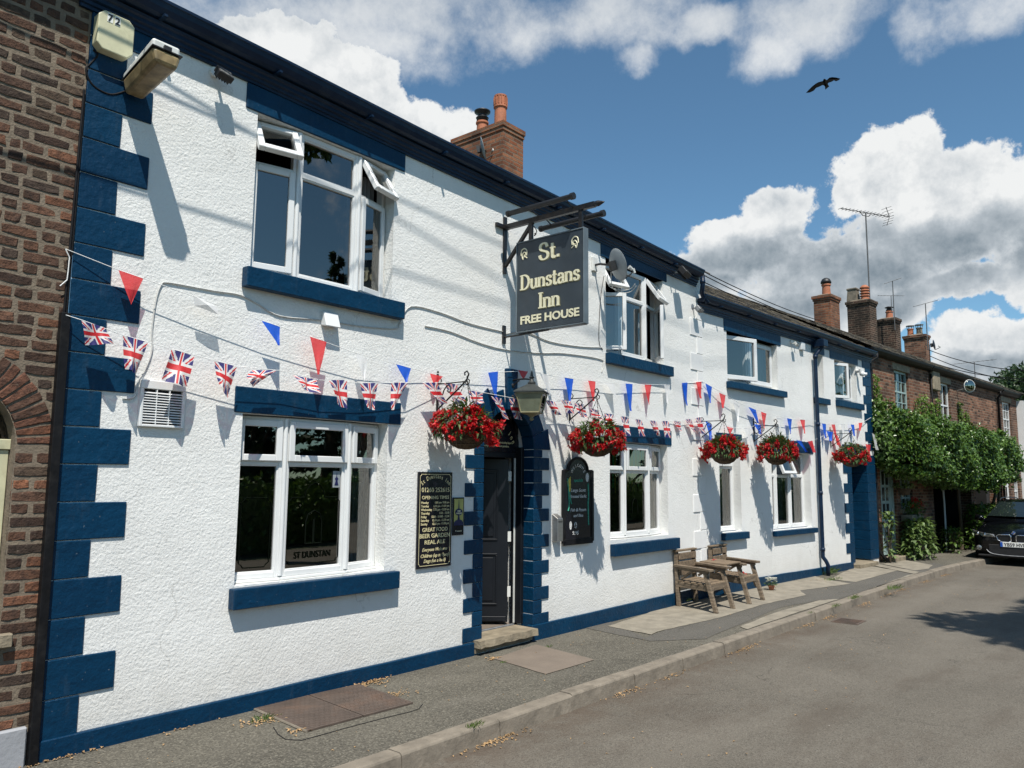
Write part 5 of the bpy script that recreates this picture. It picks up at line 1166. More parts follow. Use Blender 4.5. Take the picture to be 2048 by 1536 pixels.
mb = MB(); frust(mb, LC, .265, 2.69, .262, 2.705); frust(mb, LC, .262, 2.706, .055, 2.80); mb.lathe([(.045, 0), (.05, .02), (.03, .04), (.02, .07), (.035, .085), (.02, .10), (.012, .15), (.001, .17)], (LC[0], LC[1], 2.798), 12); WP('lamp_roof', mb, M['lamproof'], ln_, A, bev=.003)
mb = MB(); mb.tube(cat([(6.42, -.02, 2.86), (6.42, -.12, 2.87), (6.43, -.24, 2.87), (6.44, -.33, 2.85)], 4), .011, 6); mb.tube(cat([(6.42, -.02, 2.70), (6.42, -.06, 2.80), (6.42, -.15, 2.855)], 5), .009, 6)
mb.tube(cat([(6.42, -.02, 2.66), (6.42, -.07, 2.62), (6.42, -.10, 2.66), (6.42, -.07, 2.70)], 5), .008, 6); mb.box(6.395, 6.445, -.045, -.03, 2.58, 2.92); mb.sphere((6.42, -.04, 2.80), .03, 8); mb.sphere((6.42, -.04, 2.66), .028, 8); WP('bracket', mb, M['iron'], ln_, A)
ln_.scale = (.88, .88, .88)
# print on the lantern's glass: arched window emblem and lettering
mb = MB(); p, q, p2, q2 = cor(.156, 3), cor(.225, 3), cor(.156, 0), cor(.225, 0)
fc = Vector(((p[0] + p2[0] + q[0] + q2[0]) / 4, (p[1] + p2[1] + q[1] + q2[1]) / 4, 2.565)); 
def faceM(k):
    p, q, p2, q2 = [Vector(v) for v in ((*cor(.157, k), 2.455), (*cor(.227, k), 2.675), (*cor(.157, k + 1), 2.455), (*cor(.227, k + 1), 2.675))]
    c = (p + q + p2 + q2) / 4; x = (p2 - p).normalized(); yv = ((q + q2) / 2 - (p + p2) / 2).normalized(); n = x.cross(yv).normalized()
    cen = Vector((LC[0], LC[1], c.z))
    if n.dot(c - cen) < 0: x = -x; n = x.cross(yv).normalized()
    m = Matrix((x, yv, n)).transposed().to_4x4(); m.translation = c + n * .0045; return m
for k in (2, 3):
    FM = faceM(k); r_ = MB(); r_.tube(cat([(-.045, .0, 0), (-.045, .03, 0), (-.03, .065, 0), (0, .09, 0), (.03, .065, 0), (.045, .03, 0), (.045, 0, 0)], 4), .006, 4); r_.tube([(-.045, 0, 0), (.045, 0, 0)], .005, 4); r_.tube([(0, 0, 0), (0, .07, 0)], .008, 4)
    merge(mb, r_, FM); m = text_mb('St DUNSTANS', .022, .02); merge(mb, m, FM @ Matrix.Translation((0, -.028, .001))); m = text_mb('INN', .03, .02); merge(mb, m, FM @ Matrix.Translation((0, -.062, .001)))
SUB('lamp_print', mb, M['etch'], lg, recalc=False)
print('signs ok')
# ================================================================== HANGING BASKETS AND THEIR BRACKETS
def local(F, u, z, o): return at(F, u, z, o)
def bracket_mb():
    mb = MB(); mb.bar((0, -.008, -.26), (0, -.008, .10), .022, .012, up=(0, 1, 0)); mb.sphere((0, -.008, .12), .013, 6)
    mb.tube([(0, -.01, .0), (0, -.40, .0)], .0065, 6); mb.tube([(0, -.01, -.25), (0, -.34, -.03), (0, -.40, .02), (0, -.425, .07), (0, -.40, .10), (0, -.37, .085), (0, -.375, .06)], .008, 6)
    mb.tube([(0, -.37, 0), (0, -.40, -.03), (0, -.43, -.02), (0, -.435, .01), (0, -.41, .025)], .006, 5)
    mb.tube(cat([(0, -.03, .0), (0, -.06, .03), (0, -.04, .06), (0, -.015, .05)], 4), .006, 5)
    mb.tube(cat([(0, -.02, -.10), (0, -.07, -.12), (0, -.10, -.06), (0, -.15, -.02), (0, -.19, -.05), (0, -.17, -.09), (0, -.14, -.07)], 5), .0065, 5)
    return mb
def leafq(mb, p, d, up, L_, w, bend=.25):
    """pointed leaf: two bent quads"""
    d = d.normalized(); s_ = d.cross(up)
    if s_.length < 1e-3: s_ = d.orthogonal()
    s_ = s_.normalized() * w; n = s_.cross(d).normalized(); m = p + d * L_ * .45 + n * L_ * .10; t = p + d * L_ - n * L_ * bend
    b = len(mb.v); mb.v += [tuple(p), tuple(m + s_ + n * w * .3), tuple(t), tuple(m - s_ + n * w * .3), tuple(m)]
    mb.f += [(b, b + 1, b + 4), (b + 1, b + 2, b + 4), (b, b + 4, b + 3), (b + 4, b + 2, b + 3)]; mb.m += [0] * 4
def rv(r): 
    while True:
        v = Vector((r.uniform(-1, 1), r.uniform(-1, 1), r.uniform(-1, 1)))
        if .05 < v.length < 1: return v.normalized()
def basket_meshes(seed, kf=1., kl=1., sx=1., tall=1.):
    r = random.Random(seed); out = {}
    mb = MB(); prof = [(.005, -.19), (.07, -.182), (.13, -.15), (.175, -.10), (.20, -.045), (.21, 0), (.222, .005), (.222, .02), (.20, .02), (.19, 0)]; mb.lathe(prof, (0, 0, 0), 26)
    for k in range(20):
        a = 2 * math.pi * k / 20; mb.tube([((p[0] + .004) * math.cos(a + .25 * (i - 3)), (p[0] + .004) * math.sin(a + .25 * (i - 3)), p[1]) for i, p in enumerate(prof[:6])], .005, 4, cap=False)
    for rr_, zz in prof[2:7]: mb.tube([((rr_ + .005) * math.cos(t * math.pi / 12), (rr_ + .005) * math.sin(t * math.pi / 12), zz) for t in range(25)], .006, 4, cap=False)
    out['basket_bowl'] = (mb, M['soil'])
    mb = MB()
    for k in range(3):
        a = 2 * math.pi * k / 3 + .4; p0 = Vector((.21 * math.cos(a), .21 * math.sin(a), .02)); p1 = Vector((0, 0, .47))
        for i in range(24):
            p = p0.lerp(p1, i / 24); q = p0.lerp(p1, (i + .8) / 24); s_ = .006 if i % 2 else 0; mb.bar(p, q, .004 + s_, .009 - s_)
    mb.tube([(0, 0, .46), (0, 0, .50)], .004, 5); out['chain'] = (mb, M['iron'])
    fo = MB(); fr_ = MB(); fl = MB(); fd = MB()
    def surf():
        a = r.uniform(0, 2 * math.pi); t = r.random() ** .6; e = t * math.pi * .52
        rad = .30 * math.sin(e) * r.uniform(.75, 1.05); h = .02 + .21 * math.cos(e) * r.uniform(.6, 1.05)
        return Vector((rad * math.cos(a), rad * math.sin(a), h)), a, e
    for i in range(int(700 * kl)):
        p, a, e = surf(); d = (Vector((math.cos(a), math.sin(a), .3 + .6 * math.cos(e))) + rv(r) * .8); d.z -= .35 * (e > 1.2)
        leafq(fo if r.random() < .72 else fr_, p * r.uniform(.75, 1), d, Vector((0, 0, 1)), r.uniform(.05, .095), r.uniform(.010, .018))
    for i in range(int(120 * kl)):           # trailing stems over the rim
        a = r.uniform(0, 2 * math.pi); p = Vector((.27 * math.cos(a), .27 * math.sin(a), .02 - r.uniform(0, .10))); leafq(fo, p, Vector((math.cos(a), math.sin(a), -1.2)) + rv(r) * .5, Vector((0, 0, 1)), .07, .014)
    cl = []
    for i in range(int(62 * kf)):
        a = r.uniform(0, 2 * math.pi); lowb = r.random() < .72
        if lowb: p = Vector((.285 * math.cos(a) * r.uniform(.85, 1.1), .285 * math.sin(a) * r.uniform(.85, 1.1), r.uniform(-.10, .08)))
        else: p, a, e = surf(); p *= 1.03
        for j in range(r.randint(7, 13)):
            q = p + rv(r) * r.uniform(.01, .045); tgt = fl if r.random() < .85 else fd
            for k in range(5): leafq(tgt, q, Vector((math.cos(a) * .6, math.sin(a) * .6, -.5)) + rv(r) * .9, rv(r), r.uniform(.028, .048), r.uniform(.008, .014), .15)
    out['foliage'] = (fo, M['leaf']); out['bronze_foliage'] = (fr_, M['leafred']); 
    for q_ in (fo, fr_, fl, fd): q_.v = [(v[0] * sx * (1 + .10 * math.sin(seed + v[1] * 9)), v[1], v[2] * (tall if v[2] > 0 else 1) + (.03 * math.sin(seed * 2 + v[0] * 11))) for v in q_.v]
    b = len(fl.v); fl.m = [0] * len(fl.f); fl.v += fd.v; fl.f += [tuple(i + b for i in f) for f in fd.f]; fl.m += [1] * len(fd.f)
    out['flowers'] = (fl, [M['petal'], M['petaldark']]); return out
BASK = [basket_meshes(11, 1.3, .85, 1.02), basket_meshes(29, 1.15, .85, 1.0), basket_meshes(37, 1.1, .8, .95, 1.1), basket_meshes(43, 1.0, .9, .92, 1.4), basket_meshes(57, .95, .8, 1.0, 1.1)]
protoB = [None] * 5; protoK = None
BW = ['between the window and the inn door', 'above the chalkboard', 'over the narrow window, third from the left', 'between the narrow window and the blue downpipe', 'beside the far blue doorway, furthest away']
for i, (F, u, z) in enumerate([(A, 5.314, 2.66), (A, 7.52, 2.70), (B, 10.95, 2.64), (B, 12.67, 2.66), (B, 15.86, 2.68)]):
    m_ = local(F, u, z, 0)
    if protoK is None:
        protoK = k_ = make('basket_bracket', bracket_mb(), M['iron'])
    else: k_ = protoK.copy(); COL.objects.link(k_)
    k_.matrix_world = m_; tag(k_, 'black scrolled iron bracket holding the flower basket ' + BW[i], 'bracket', 'brackets of the hanging baskets')
    s_ = i; hm = local(F, u, z - .46 + (.0 if i else .01), .40)
    if i == 1: hm = local(F, u, z - .50, .40)
    if protoB[s_] is None:
        b_ = thing('hanging_basket', 'x', 'flower basket', hm, 'hanging flower baskets along the inn')
        for nm, (mb, mt) in BASK[s_].items(): make(nm, mb, mt, b_, ID, recalc=nm in ('basket_bowl',), smooth=nm == 'basket_bowl')
        protoB[s_] = b_
    else:
        b_ = copy_tree(protoB[s_]); b_.matrix_world = hm @ Matrix.Rotation(R(70 * i), 4, 'Z')
    b_['label'] = 'wicker hanging basket of red flowers ' + BW[i]

# ================================================================== BUNTING
def uj(x, y):
    """union flag colours at x,y in 0..1 (2:1 field)"""
    X, Y = (x - .5) * 60, (y - .5) * 30 * 1.0
    if abs(X) < 3 or abs(Y) < 3: return (.62, .02, .025)
    if abs(X) < 5 or abs(Y) < 5: return (.78, .76, .74)
    d1 = (Y * 60 - X * 30) / 67.08; d2 = (Y * 60 + X * 30) / 67.08
    s1 = 1 if X > 0 else -1
    if 0 < d1 * -s1 < 2.2 or 0 < d2 * s1 < 2.2: return (.62, .02, .025)
    if abs(d1) < 3.2 or abs(d2) < 3.2: return (.78, .76, .74)
    return (.035, .03, .17)
def cloth_mat(name, attr=None, col=None, tr=.22):
    m, nt, b, out = nodes(name)
    if attr: a = nt.nodes.new('ShaderNodeAttribute'); a.attribute_name = 'col'; c = a.outputs['Color']
    else:
        c = ramp(nt, noise(nt, tcoord(nt), 12, 3), [(.3, tuple(q * .9 for q in col)), (.7, col)])
    nt.links.new(c, b.inputs['Base Color']); b.inputs['Roughness'].default_value = .55
    tl = nt.nodes.new('ShaderNodeBsdfTranslucent'); nt.links.new(c, tl.inputs[0]); tp = nt.nodes.new('ShaderNodeBsdfTransparent'); nt.links.new(mixc(nt, .25, c, (1, 1, 1)), tp.inputs[0])
    m1 = nt.nodes.new('ShaderNodeMixShader'); m1.inputs[0].default_value = .25; nt.links.new(b.outputs[0], m1.inputs[1]); nt.links.new(tl.outputs[0], m1.inputs[2])
    m2 = nt.nodes.new('ShaderNodeMixShader'); m2.inputs[0].default_value = tr; nt.links.new(m1.outputs[0], m2.inputs[1]); nt.links.new(tp.outputs[0], m2.inputs[2]); nt.links.new(m2.outputs[0], out.inputs[0]); return m
M['flag'] = cloth_mat('union_flag_cloth', attr=True, tr=.12)
M['bred'] = cloth_mat('red_pennant_cloth', col=(.80, .045, .05), tr=.30); M['bblue'] = cloth_mat('blue_pennant_cloth', col=(.004, .10, .62), tr=.10); M['bwhite'] = cloth_mat('white_pennant_cloth', col=(.82, .82, .82), tr=.25)
def FU(F, px, py, o): u, z = F.px(px, py, o); return Vector((u, -o, z))
def sheet(F, tl, tr, bl, br, o, ob, amp, seed, n=18, m=22, colf=None, curl=0):
    """cloth patch between four picked corners; o at the string, ob at the hem"""
    r = random.Random(seed); a, b = FU(F, *tl, o), FU(F, *tr, o); c, d = FU(F, *bl, ob), FU(F, *br, ob); vs = []; ph = r.uniform(0, 6)
    for j in range(m + 1):
        t = j / m
        for i in range(n + 1):
            s_ = i / n; p = a.lerp(b, s_).lerp(c.lerp(d, s_), t)
            p.y += amp * t * (math.sin(s_ * 5.2 + ph + t * 2.2) + .4 * math.sin(s_ * 11 + ph * 2)) - curl * math.sin(t * math.pi) * .5; vs.append(p)
    mb = MB()
    for j in range(m):
        for i in range(n):
            q = (j * (n + 1) + i, j * (n + 1) + i + 1, (j + 1) * (n + 1) + i + 1, (j + 1) * (n + 1) + i)
            mb.f.append(q); mb.m.append(0)
            if colf:
                if mb.c is None: mb.c = []
                mb.c.append(colf((i + .5) / n, (j + .5) / m))
    mb.v = [tuple(v) for v in vs]; return mb
def string_mb(F, pts, r=.0028, sag=.0):
    mb = MB(); P = []
    for (a, b) in zip(pts, pts[1:]):
        p, q = FU(F, *a), FU(F, *b)
        for k in range(4): w = p.lerp(q, k / 4); w.z -= sag * math.sin(k / 4 * math.pi); P.append(tuple(w))
    P.append(tuple(FU(F, *pts[-1]))); mb.tube(P, r, 5); return mb
UJ = [  # tl, tr, bl, br
 ((163, 641), (207, 654), (172, 690), (228, 688)), ((246, 670), (296, 685), (252, 738), (275, 748)), ((343, 698), (389, 712), (325, 760), (373, 775)), ((429, 722), (474, 733), (437, 770), (459, 797)),
 ((505, 740), (553, 741), (491, 757), (512, 773)), ((586, 750), (634, 760), (606, 776), (636, 788)), ((657, 760), (694, 760), (678, 808), (693, 821)), ((720, 766), (756, 766), (731, 816), (751, 820)), ((783, 765), (816, 765), (782, 820), (790, 821)),
 ((845, 765), (875, 765), (878, 808), (892, 808)), ((888, 765), (914, 768), (908, 810), (930, 806)), ((937, 780), (966, 786), (942, 812), (965, 806)), ((982, 792), (1003, 797), (1003, 830), (1014, 839)), ((1018, 797), (1036, 798), (1028, 838), (1048, 840)),
 ((1090, 800), (1108, 803), (1114, 830), (1126, 830)), ((1121, 799), (1140, 802), (1136, 826), (1150, 828)), ((1148, 804), (1171, 810), (1156, 832), (1176, 836)), ((1180, 815), (1197, 822), (1182, 842), (1202, 840)), ((1209, 826), (1227, 829), (1212, 852), (1226, 850)),
 ((1241, 832), (1257, 835), (1251, 872), (1258, 872)), ((1270, 838), (1283, 840), (1281, 872), (1290, 873)), ((1299, 841), (1312, 842), (1316, 872), (1324, 872)), ((1323, 842), (1337, 842), (1332, 874), (1342, 877))]
UJB = [((1347, 841), (1361, 843), (1356, 862), (1362, 863)), ((1370, 839), (1382, 838), (1386, 864), (1394, 866)), ((1391, 836), (1402, 834), (1398, 866), (1409, 868))]
ub = root('union_flag_bunting', 'string of small union flags from the black duct past the door to the third basket', 'bunting', at(A, 1.92, 2.8))
WP('string', string_mb(A, [(128, 629, .05), (163, 640, .08), (246, 670, .11), (343, 698, .12), (474, 733, .13), (560, 741, .13), (640, 760, .13), (720, 766, .13), (816, 765, .12), (878, 765, .06), (914, 768, .2), (966, 785, .2), (1036, 798, .15), (1100, 801, .12), (1140, 803, .12), (1197, 820, .13), (1257, 834, .13), (1312, 841, .12), (1337, 842, .11)]), M['white_string'], ub, A)
for i, q in enumerate(UJ):
    cam_ = .14 if i < 9 else .12; gust = (.02, .05, .01, .04, .12, .10, .03, .03, .03, .03, .03, .02)[i % 12]
    WP('flag', sheet(A, *q, cam_, cam_ + (.02 if i not in (4, 5) else .10), .026 if i not in (4, 5) else .04, i, 28, 34, uj), M['flag'], ub, A, recalc=False, smooth=True)
for i, q in enumerate(UJB): WP('flag', sheet(B, *q, .09, .10, .015, 40 + i, 24, 28, uj), M['flag'], ub, B, recalc=False, smooth=True)
WP('string_end', string_mb(B, [(1340, 842, .10), (1361, 843, .09), (1383, 838, .07), (1403, 833, .03)]), M['white_string'], ub, B)
pb = root('pennant_bunting', 'long string of red, white and blue triangular pennants along the whole inn front', 'bunting', at(A, 1.92, 3.2))
WP('string', string_mb(A, [(131, 498, .03), (237, 540, .07), (287, 557, .09), (385, 592, .10), (523, 641, .11), (620, 673, .11), (711, 706, .10), (792, 728, .08), (862, 747, .04), (976, 745, .06), (1056, 742, .08), (1095, 750, .07), (1147, 757, .06), (1228, 767, .06), (1302, 769, .05), (1340, 770, .05)]), M['white_string'], pb, A)
WP('string_end', string_mb(B, [(1340, 770, .05), (1375, 766, .04), (1405, 763, .02), (1424, 774, .05), (1451, 790, .08), (1480, 807, .09), (1533, 827, .09), (1583, 838, .08), (1623, 840, .05), (1652, 848, .06), (1708, 849, .06), (1725, 845, .05), (1742, 835, .02)], .004), M['white_string'], pb, B)
WP('knotted_tail', string_mb(A, [(131, 498, .03), (139, 515, .03), (136, 545, .03), (134, 560, .03), (120, 572, .03)], .004), M['white_string'], pb, A)
TRI = [('bred', (237, 540), (287, 557), (262, 609)), ('bblue', (523, 641), (560, 654), (557, 691)), ('bred', (620, 673), (653, 684), (637, 749)), ('bwhite', (711, 706), (735, 719), (728, 762)), ('bblue', (792, 728), (822, 737), (812, 766)), ('bred', (860, 747), (886, 753), (868, 772)),
       ('bblue', (976, 745), (996, 743), (993, 796)), ('bred', (1036, 740), (1056, 743), (1048, 757)), ('bwhite', (1080, 747), (1096, 751), (1101, 792)), ('bblue', (1129, 755), (1147, 758), (1139, 802)), ('bred', (1176, 761), (1191, 763), (1187, 802)), ('bwhite', (1211, 765), (1229, 767), (1234, 799)),
       ('bblue', (1251, 767), (1265, 768), (1262, 822)), ('bred', (1289, 768), (1303, 769), (1298, 809)), ('bwhite', (1328, 769), (1340, 770), (1335, 806))]
for i, (c, a, b, t_) in enumerate(TRI):
    o = (.09, .12, .12, .10, .08, .05, .08, .08, .08, .06, .06, .06, .06, .05, .05)[i]
    WP('pennant', sheet(A, a, b, (t_[0] - 1, t_[1]), (t_[0] + 1, t_[1]), o, o + .03, .010, 60 + i, 8, 12), M[c], pb, A, recalc=False, smooth=True)
TRB = [('bblue', (1364, 766), (1375, 765), (1374, 811)), ('bred', (1392, 764), (1403, 763), (1402, 797)), ('bblue', (1411, 767), (1424, 774), (1420, 806)), ('bred', (1438, 785), (1451, 791), (1446, 816)), ('bwhite', (1466, 801), (1480, 807), (1475, 842)), ('bblue', (1497, 814), (1512, 820), (1516, 846)),
       ('bred', (1522, 823), (1533, 827), (1528, 857)), ('bwhite', (1552, 832), (1562, 834), (1563, 865)), ('bblue', (1574, 836), (1584, 838), (1581, 868)), ('bred', (1600, 839), (1610, 840), (1609, 867)), ('bblue', (1644, 847), (1652, 848), (1652, 876)), ('bred', (1663, 849), (1670, 849), (1675, 890)),
       ('bwhite', (1682, 849), (1690, 849), (1688, 872)), ('bblue', (1701, 848), (1708, 849), (1709, 872)), ('bred', (1717, 846), (1725, 845), (1720, 861))]
for i, (c, a, b, t_) in enumerate(TRB): WP('pennant', sheet(B, a, b, (t_[0] - 1, t_[1]), (t_[0] + 1, t_[1]), .06, .09, .012, 90 + i, 8, 12), M[c], pb, B, recalc=False, smooth=True)
sb = root('short_pennant_bunting', 'short sagging string of crumpled pennants between the far three flower baskets', 'bunting', at(B, 11, 2.6))
WP('string', string_mb(B, [(1405, 838, .05), (1430, 856, .10), (1466, 856, .10), (1500, 855, .08), (1512, 850, .06), (1560, 866, .10), (1612, 884, .10), (1640, 876, .06), (1660, 862, .04), (1700, 884, .08), (1742, 888, .02)], .003), M['white_string'], sb, B)
for i, (c, a, b, t_) in enumerate([('bblue', (1411, 841), (1424, 850), (1420, 880)), ('bred', (1454, 853), (1467, 856), (1460, 872)), ('bwhite', (1488, 856), (1499, 857), (1505, 900)), ('bblue', (1508, 848), (1522, 850), (1519, 868)), ('bblue', (1592, 880), (1603, 882), (1612, 904)), ('bred', (1615, 882), (1625, 881), (1628, 905)), ('bblue', (1653, 862), (1666, 864), (1660, 882)), ('bred', (1668, 868), (1676, 872), (1682, 896)), ('bred', (1731, 888), (1741, 890), (1740, 912)), ('bwhite', (1744, 866), (1750, 870), (1755, 900))]):
    WP('pennant', sheet(B, a, b, (t_[0] - 1.5, t_[1]), (t_[0] + 1.5, t_[1]), .08, .11, .02, 130 + i, 8, 12), M[c], sb, B, recalc=False, smooth=True)
print('bunting ok')
# ================================================================== THINGS FIXED ON THE WALL
# alarm box
ab = root('alarm_box', 'faded cream alarm box numbered 72 high on the corner quoins', 'alarm box', at(A, 2.07, 4.6))
c_ = .038; a0, a1, b0, b1 = 1.955, 2.195, 4.625, 4.905
mb = MB(); mb.poly([(a0 + c_, b0), (a1 - c_, b0), (a1, b0 + c_), (a1, b1 - c_), (a1 - c_, b1), (a0 + c_, b1), (a0, b1 - c_), (a0, b0 + c_)], -.095, -.012); al_ = WP('box_cover', mb, M['cream'], ab, A, bev=.007, segs=2)
mb = MB(); mb.box(a0 + .055, a0 + .092, -.0975, -.0955, b1 - .075, b1 - .01); mb.box(a0 + .104, a0 + .141, -.0975, -.0955, b1 - .078, b1 - .013); SUB('number_sticker', mb, M['plate'], al_)
mb = MB(); merge(mb, text_mb('7', .07, .02), wallM(a0 + .073, b1 - .068, -.0990)); merge(mb, text_mb('2', .07, .02), wallM(a0 + .122, b1 - .071, -.0985)); SUB('number', mb, M['platetext'], al_, recalc=False)
def cable(name, label, F, pts, r, mat, o=.012, n=5, parent=None):
    P = []
    for p in pts:
        oo = p[2] if len(p) > 2 else o; u, z = F.px(p[0], p[1], oo); P.append((u, -oo, z))
    mb = MB(); mb.tube(cat(P, n), r, 6); c = make(name, mb, M[mat], None, at(F, 0, 0)); return tag(c, label, 'cable')
cable('cable', 'black cable looping from the alarm box to the lamp', A, [(186, 100), (195, 110), (180, 128), (172, 138), (178, 160), (195, 178), (225, 189), (262, 178)], .007, 'black_cable')
# old bulkhead lamp, sticking straight out
ol = root('bulkhead_lamp', 'old stained lamp with amber cover sticking out below the alarm box', 'lamp', at(A, 2.23, 4.5))
def tilt(y, z): a = R(9); return (-y * math.cos(a), 4.44 + y * math.sin(a) + z)
def slab(mb, w0, w1, y0_, y1_, z0, z1, tap=0.):
    q = []
    for (yy_, ww) in ((y0_, w0), (y1_, w1)):
        for sx, zz in ((-1, z0), (1, z0), (1, z1), (-1, z1)): k = (ww - (tap if zz == z0 else 0)) / 2; Y, Z = tilt(yy_, zz); q.append((2.235 + sx * k, Y, Z))
    mb.add(q, [(0, 3, 2, 1), (4, 5, 6, 7), (0, 1, 5, 4), (1, 2, 6, 5), (2, 3, 7, 6), (3, 0, 4, 7)])
mb = MB(); slab(mb, .14, .19, .02, .52, .03, .10, 0); slab(mb, .10, .12, .0, .12, .10, .135); WP('lamp_housing', mb, M['upvc_grey'], ol, A, bev=.02, segs=2)
mb = MB(); slab(mb, .175, .20, .06, .535, -.07, .028, .05); WP('lamp_cover', mb, M['amber'], ol, A, bev=.022, segs=2)
mb = MB(); slab(mb, .17, .205, .05, .54, .028, .036); slab(mb, .05, .05, .525, .545, .03, .06); WP('seal', mb, M['blackplastic'], ol, A)
def floodlight(F, px, py, label, s_=1., mat='blackplastic', wall=None):
    u, z = F.px(px, py, .14 * s_); t = root('floodlight', label, 'floodlight', at(F, u, z), 'small floodlights under the eaves')
    mb = MB(); k = .075 * s_; Mx = Matrix.Translation((u, -.15 * s_, z)) @ Matrix.Rotation(R(-38), 4, 'X') @ Matrix.Rotation(R(8), 4, 'Z')
    b = len(mb.v); mb.box(-k, k, -.03 * s_, .03 * s_, -.05 * s_, .05 * s_); 
    for i in range(5): mb.box(-k * .8 + i * k * .38, -k * .8 + i * k * .38 + .006, .03 * s_, .055 * s_, -.04 * s_, .04 * s_)
    mb.xf(Mx, b); bd = WP('lamp_body', mb, M[mat], t, F, bev=.004)
    mb = MB(); mb.box(-k * .85, k * .85, -.034 * s_, -.0305 * s_, -.04 * s_, .04 * s_); mb.xf(Mx); SUB('lens', mb, M['headlight'], bd)
    mb = MB(); mb.bar((u, -.005, z + .03), (u, -.14 * s_, z + .01), .02, .02); mb.tube([(u - .02, -.003, z + .05), (u - .02, -.03, z + .05)], .045 * s_, 12); WP('arm', mb, M['upvc_grey' if mat != 'steeldark' else 'steeldark'], t, F)
    return t
floodlight(A, 447, 150, 'small black floodlight under the gutter left of the upper window', .85)
floodlight(A, 1368, 545, 'black floodlight at the end of the taller gutter', 1.35)
floodlight(B, 1398, 618, 'small grey floodlight under the start of the lower gutter', .9, 'steeldark')
floodlight(B, 1592, 688, 'tiny pale floodlight between the lower roof windows', .7, 'upvc_grey')
# extractor grille and small cowl
vt = root('wall_vent', 'square white louvred vent grille left of the lower window', 'vent', at(A, 2.6, 2.08))
mb = MB(); u0, u1, z0, z1 = 2.435, 2.755, 2.085, 2.41
mb.box(u0, u1, -.035, 0, z1 - .06, z1); mb.box(u0, u0 + .022, -.035, 0, z0, z1 - .06); mb.box(u1 - .022, u1, -.035, 0, z0, z1 - .06); mb.box(u0 + .022, u1 - .022, -.035, 0, z0, z0 + .018)
for k in (1, 2): x_ = u0 + .022 + (u1 - u0 - .044) * k / 3; mb.box(x_ - .004, x_ + .004, -.034, -.004, z0 + .018, z1 - .06)
vf = WP('vent_frame', mb, M['upvc'], vt, A, bev=.004)
mb = MB()
for k in range(12):
    z_ = z0 + .03 + k * .0185; mb.add([(u0 + .022, -.033, z_), (u1 - .022, -.033, z_), (u1 - .022, -.018, z_ + .009), (u0 + .022, -.018, z_ + .009), (u0 + .022, -.033, z_ + .003), (u1 - .022, -.033, z_ + .003), (u1 - .022, -.018, z_ + .012), (u0 + .022, -.018, z_ + .012)], [(0, 3, 2, 1), (4, 5, 6, 7), (0, 1, 5, 4), (1, 2, 6, 5), (2, 3, 7, 6), (3, 0, 4, 7)])
SUB('louvres', mb, M['upvc'], vf)
mb = MB(); mb.box(u0 + .02, u1 - .02, -.006, -.003, z0 + .015, z1 - .06); SUB('dark_backing', mb, M['dark'], vf)
mb = MB(); mb.add([(3.92, 0, 3.03), (4.07, 0, 3.03), (4.07, -.09, 3.015), (3.92, -.09, 3.015), (3.92, 0, 3.155), (4.07, 0, 3.155), (4.07, -.04, 3.15), (3.92, -.04, 3.15)], [(0, 3, 2, 1), (4, 5, 6, 7), (0, 1, 5, 4), (1, 2, 6, 5), (2, 3, 7, 6), (3, 0, 4, 7)])
tag(make('vent_cowl', mb, M['upvc'], None, at(A, 0, 0), bev=.008), 'small white hooded vent below the big upper window', 'vent')
for lb, pts in (('pale painted cable rising from the vent grille and along the wall', [(245, 797), (262, 797), (272, 788), (276, 762), (290, 740), (304, 700), (304, 660), (312, 600), (322, 570), (332, 565), (365, 570), (430, 582), (480, 590), (520, 610)]),
                ('thin pale cable running from the upper window sill to the sign bracket', [(520, 610), (560, 632), (640, 640), (720, 652), (790, 657), (800, 645), (822, 613), (880, 625), (940, 647), (1005, 663)]),
                ('pale cable looping on the wall under the hanging sign', [(850, 652), (900, 663), (960, 686), (1010, 699), (1075, 706), (1130, 707), (1200, 718), (1206, 730), (1204, 744)]),
                ('pale cable from the sign bracket towards the far upper window', [(1010, 668), (1050, 664), (1100, 683), (1160, 693), (1205, 695)])):
    cable('cable', lb, A, pts, .006, 'grey_cable', .008)
cable('cable', 'black cable clipped beside the dish down the wall', A, [(1208, 552), (1201, 600), (1198, 680), (1206, 700)], .004, 'black_cable', .008)
mb = MB(); u_, z_ = A.px(385, 590, .10); mb.add([(u_, -.11, z_), (u_ + .19, -.10, z_ - .05), (u_ + .20, -.12, z_ - .115), (u_ + .02, -.105, z_ - .075), (u_ + .1, -.135, z_ - .06)], [(0, 1, 4), (1, 2, 4), (2, 3, 4), (3, 0, 4)])
WP('wrapped_pennant', mb, M['bwhite'], pb, A, recalc=False)
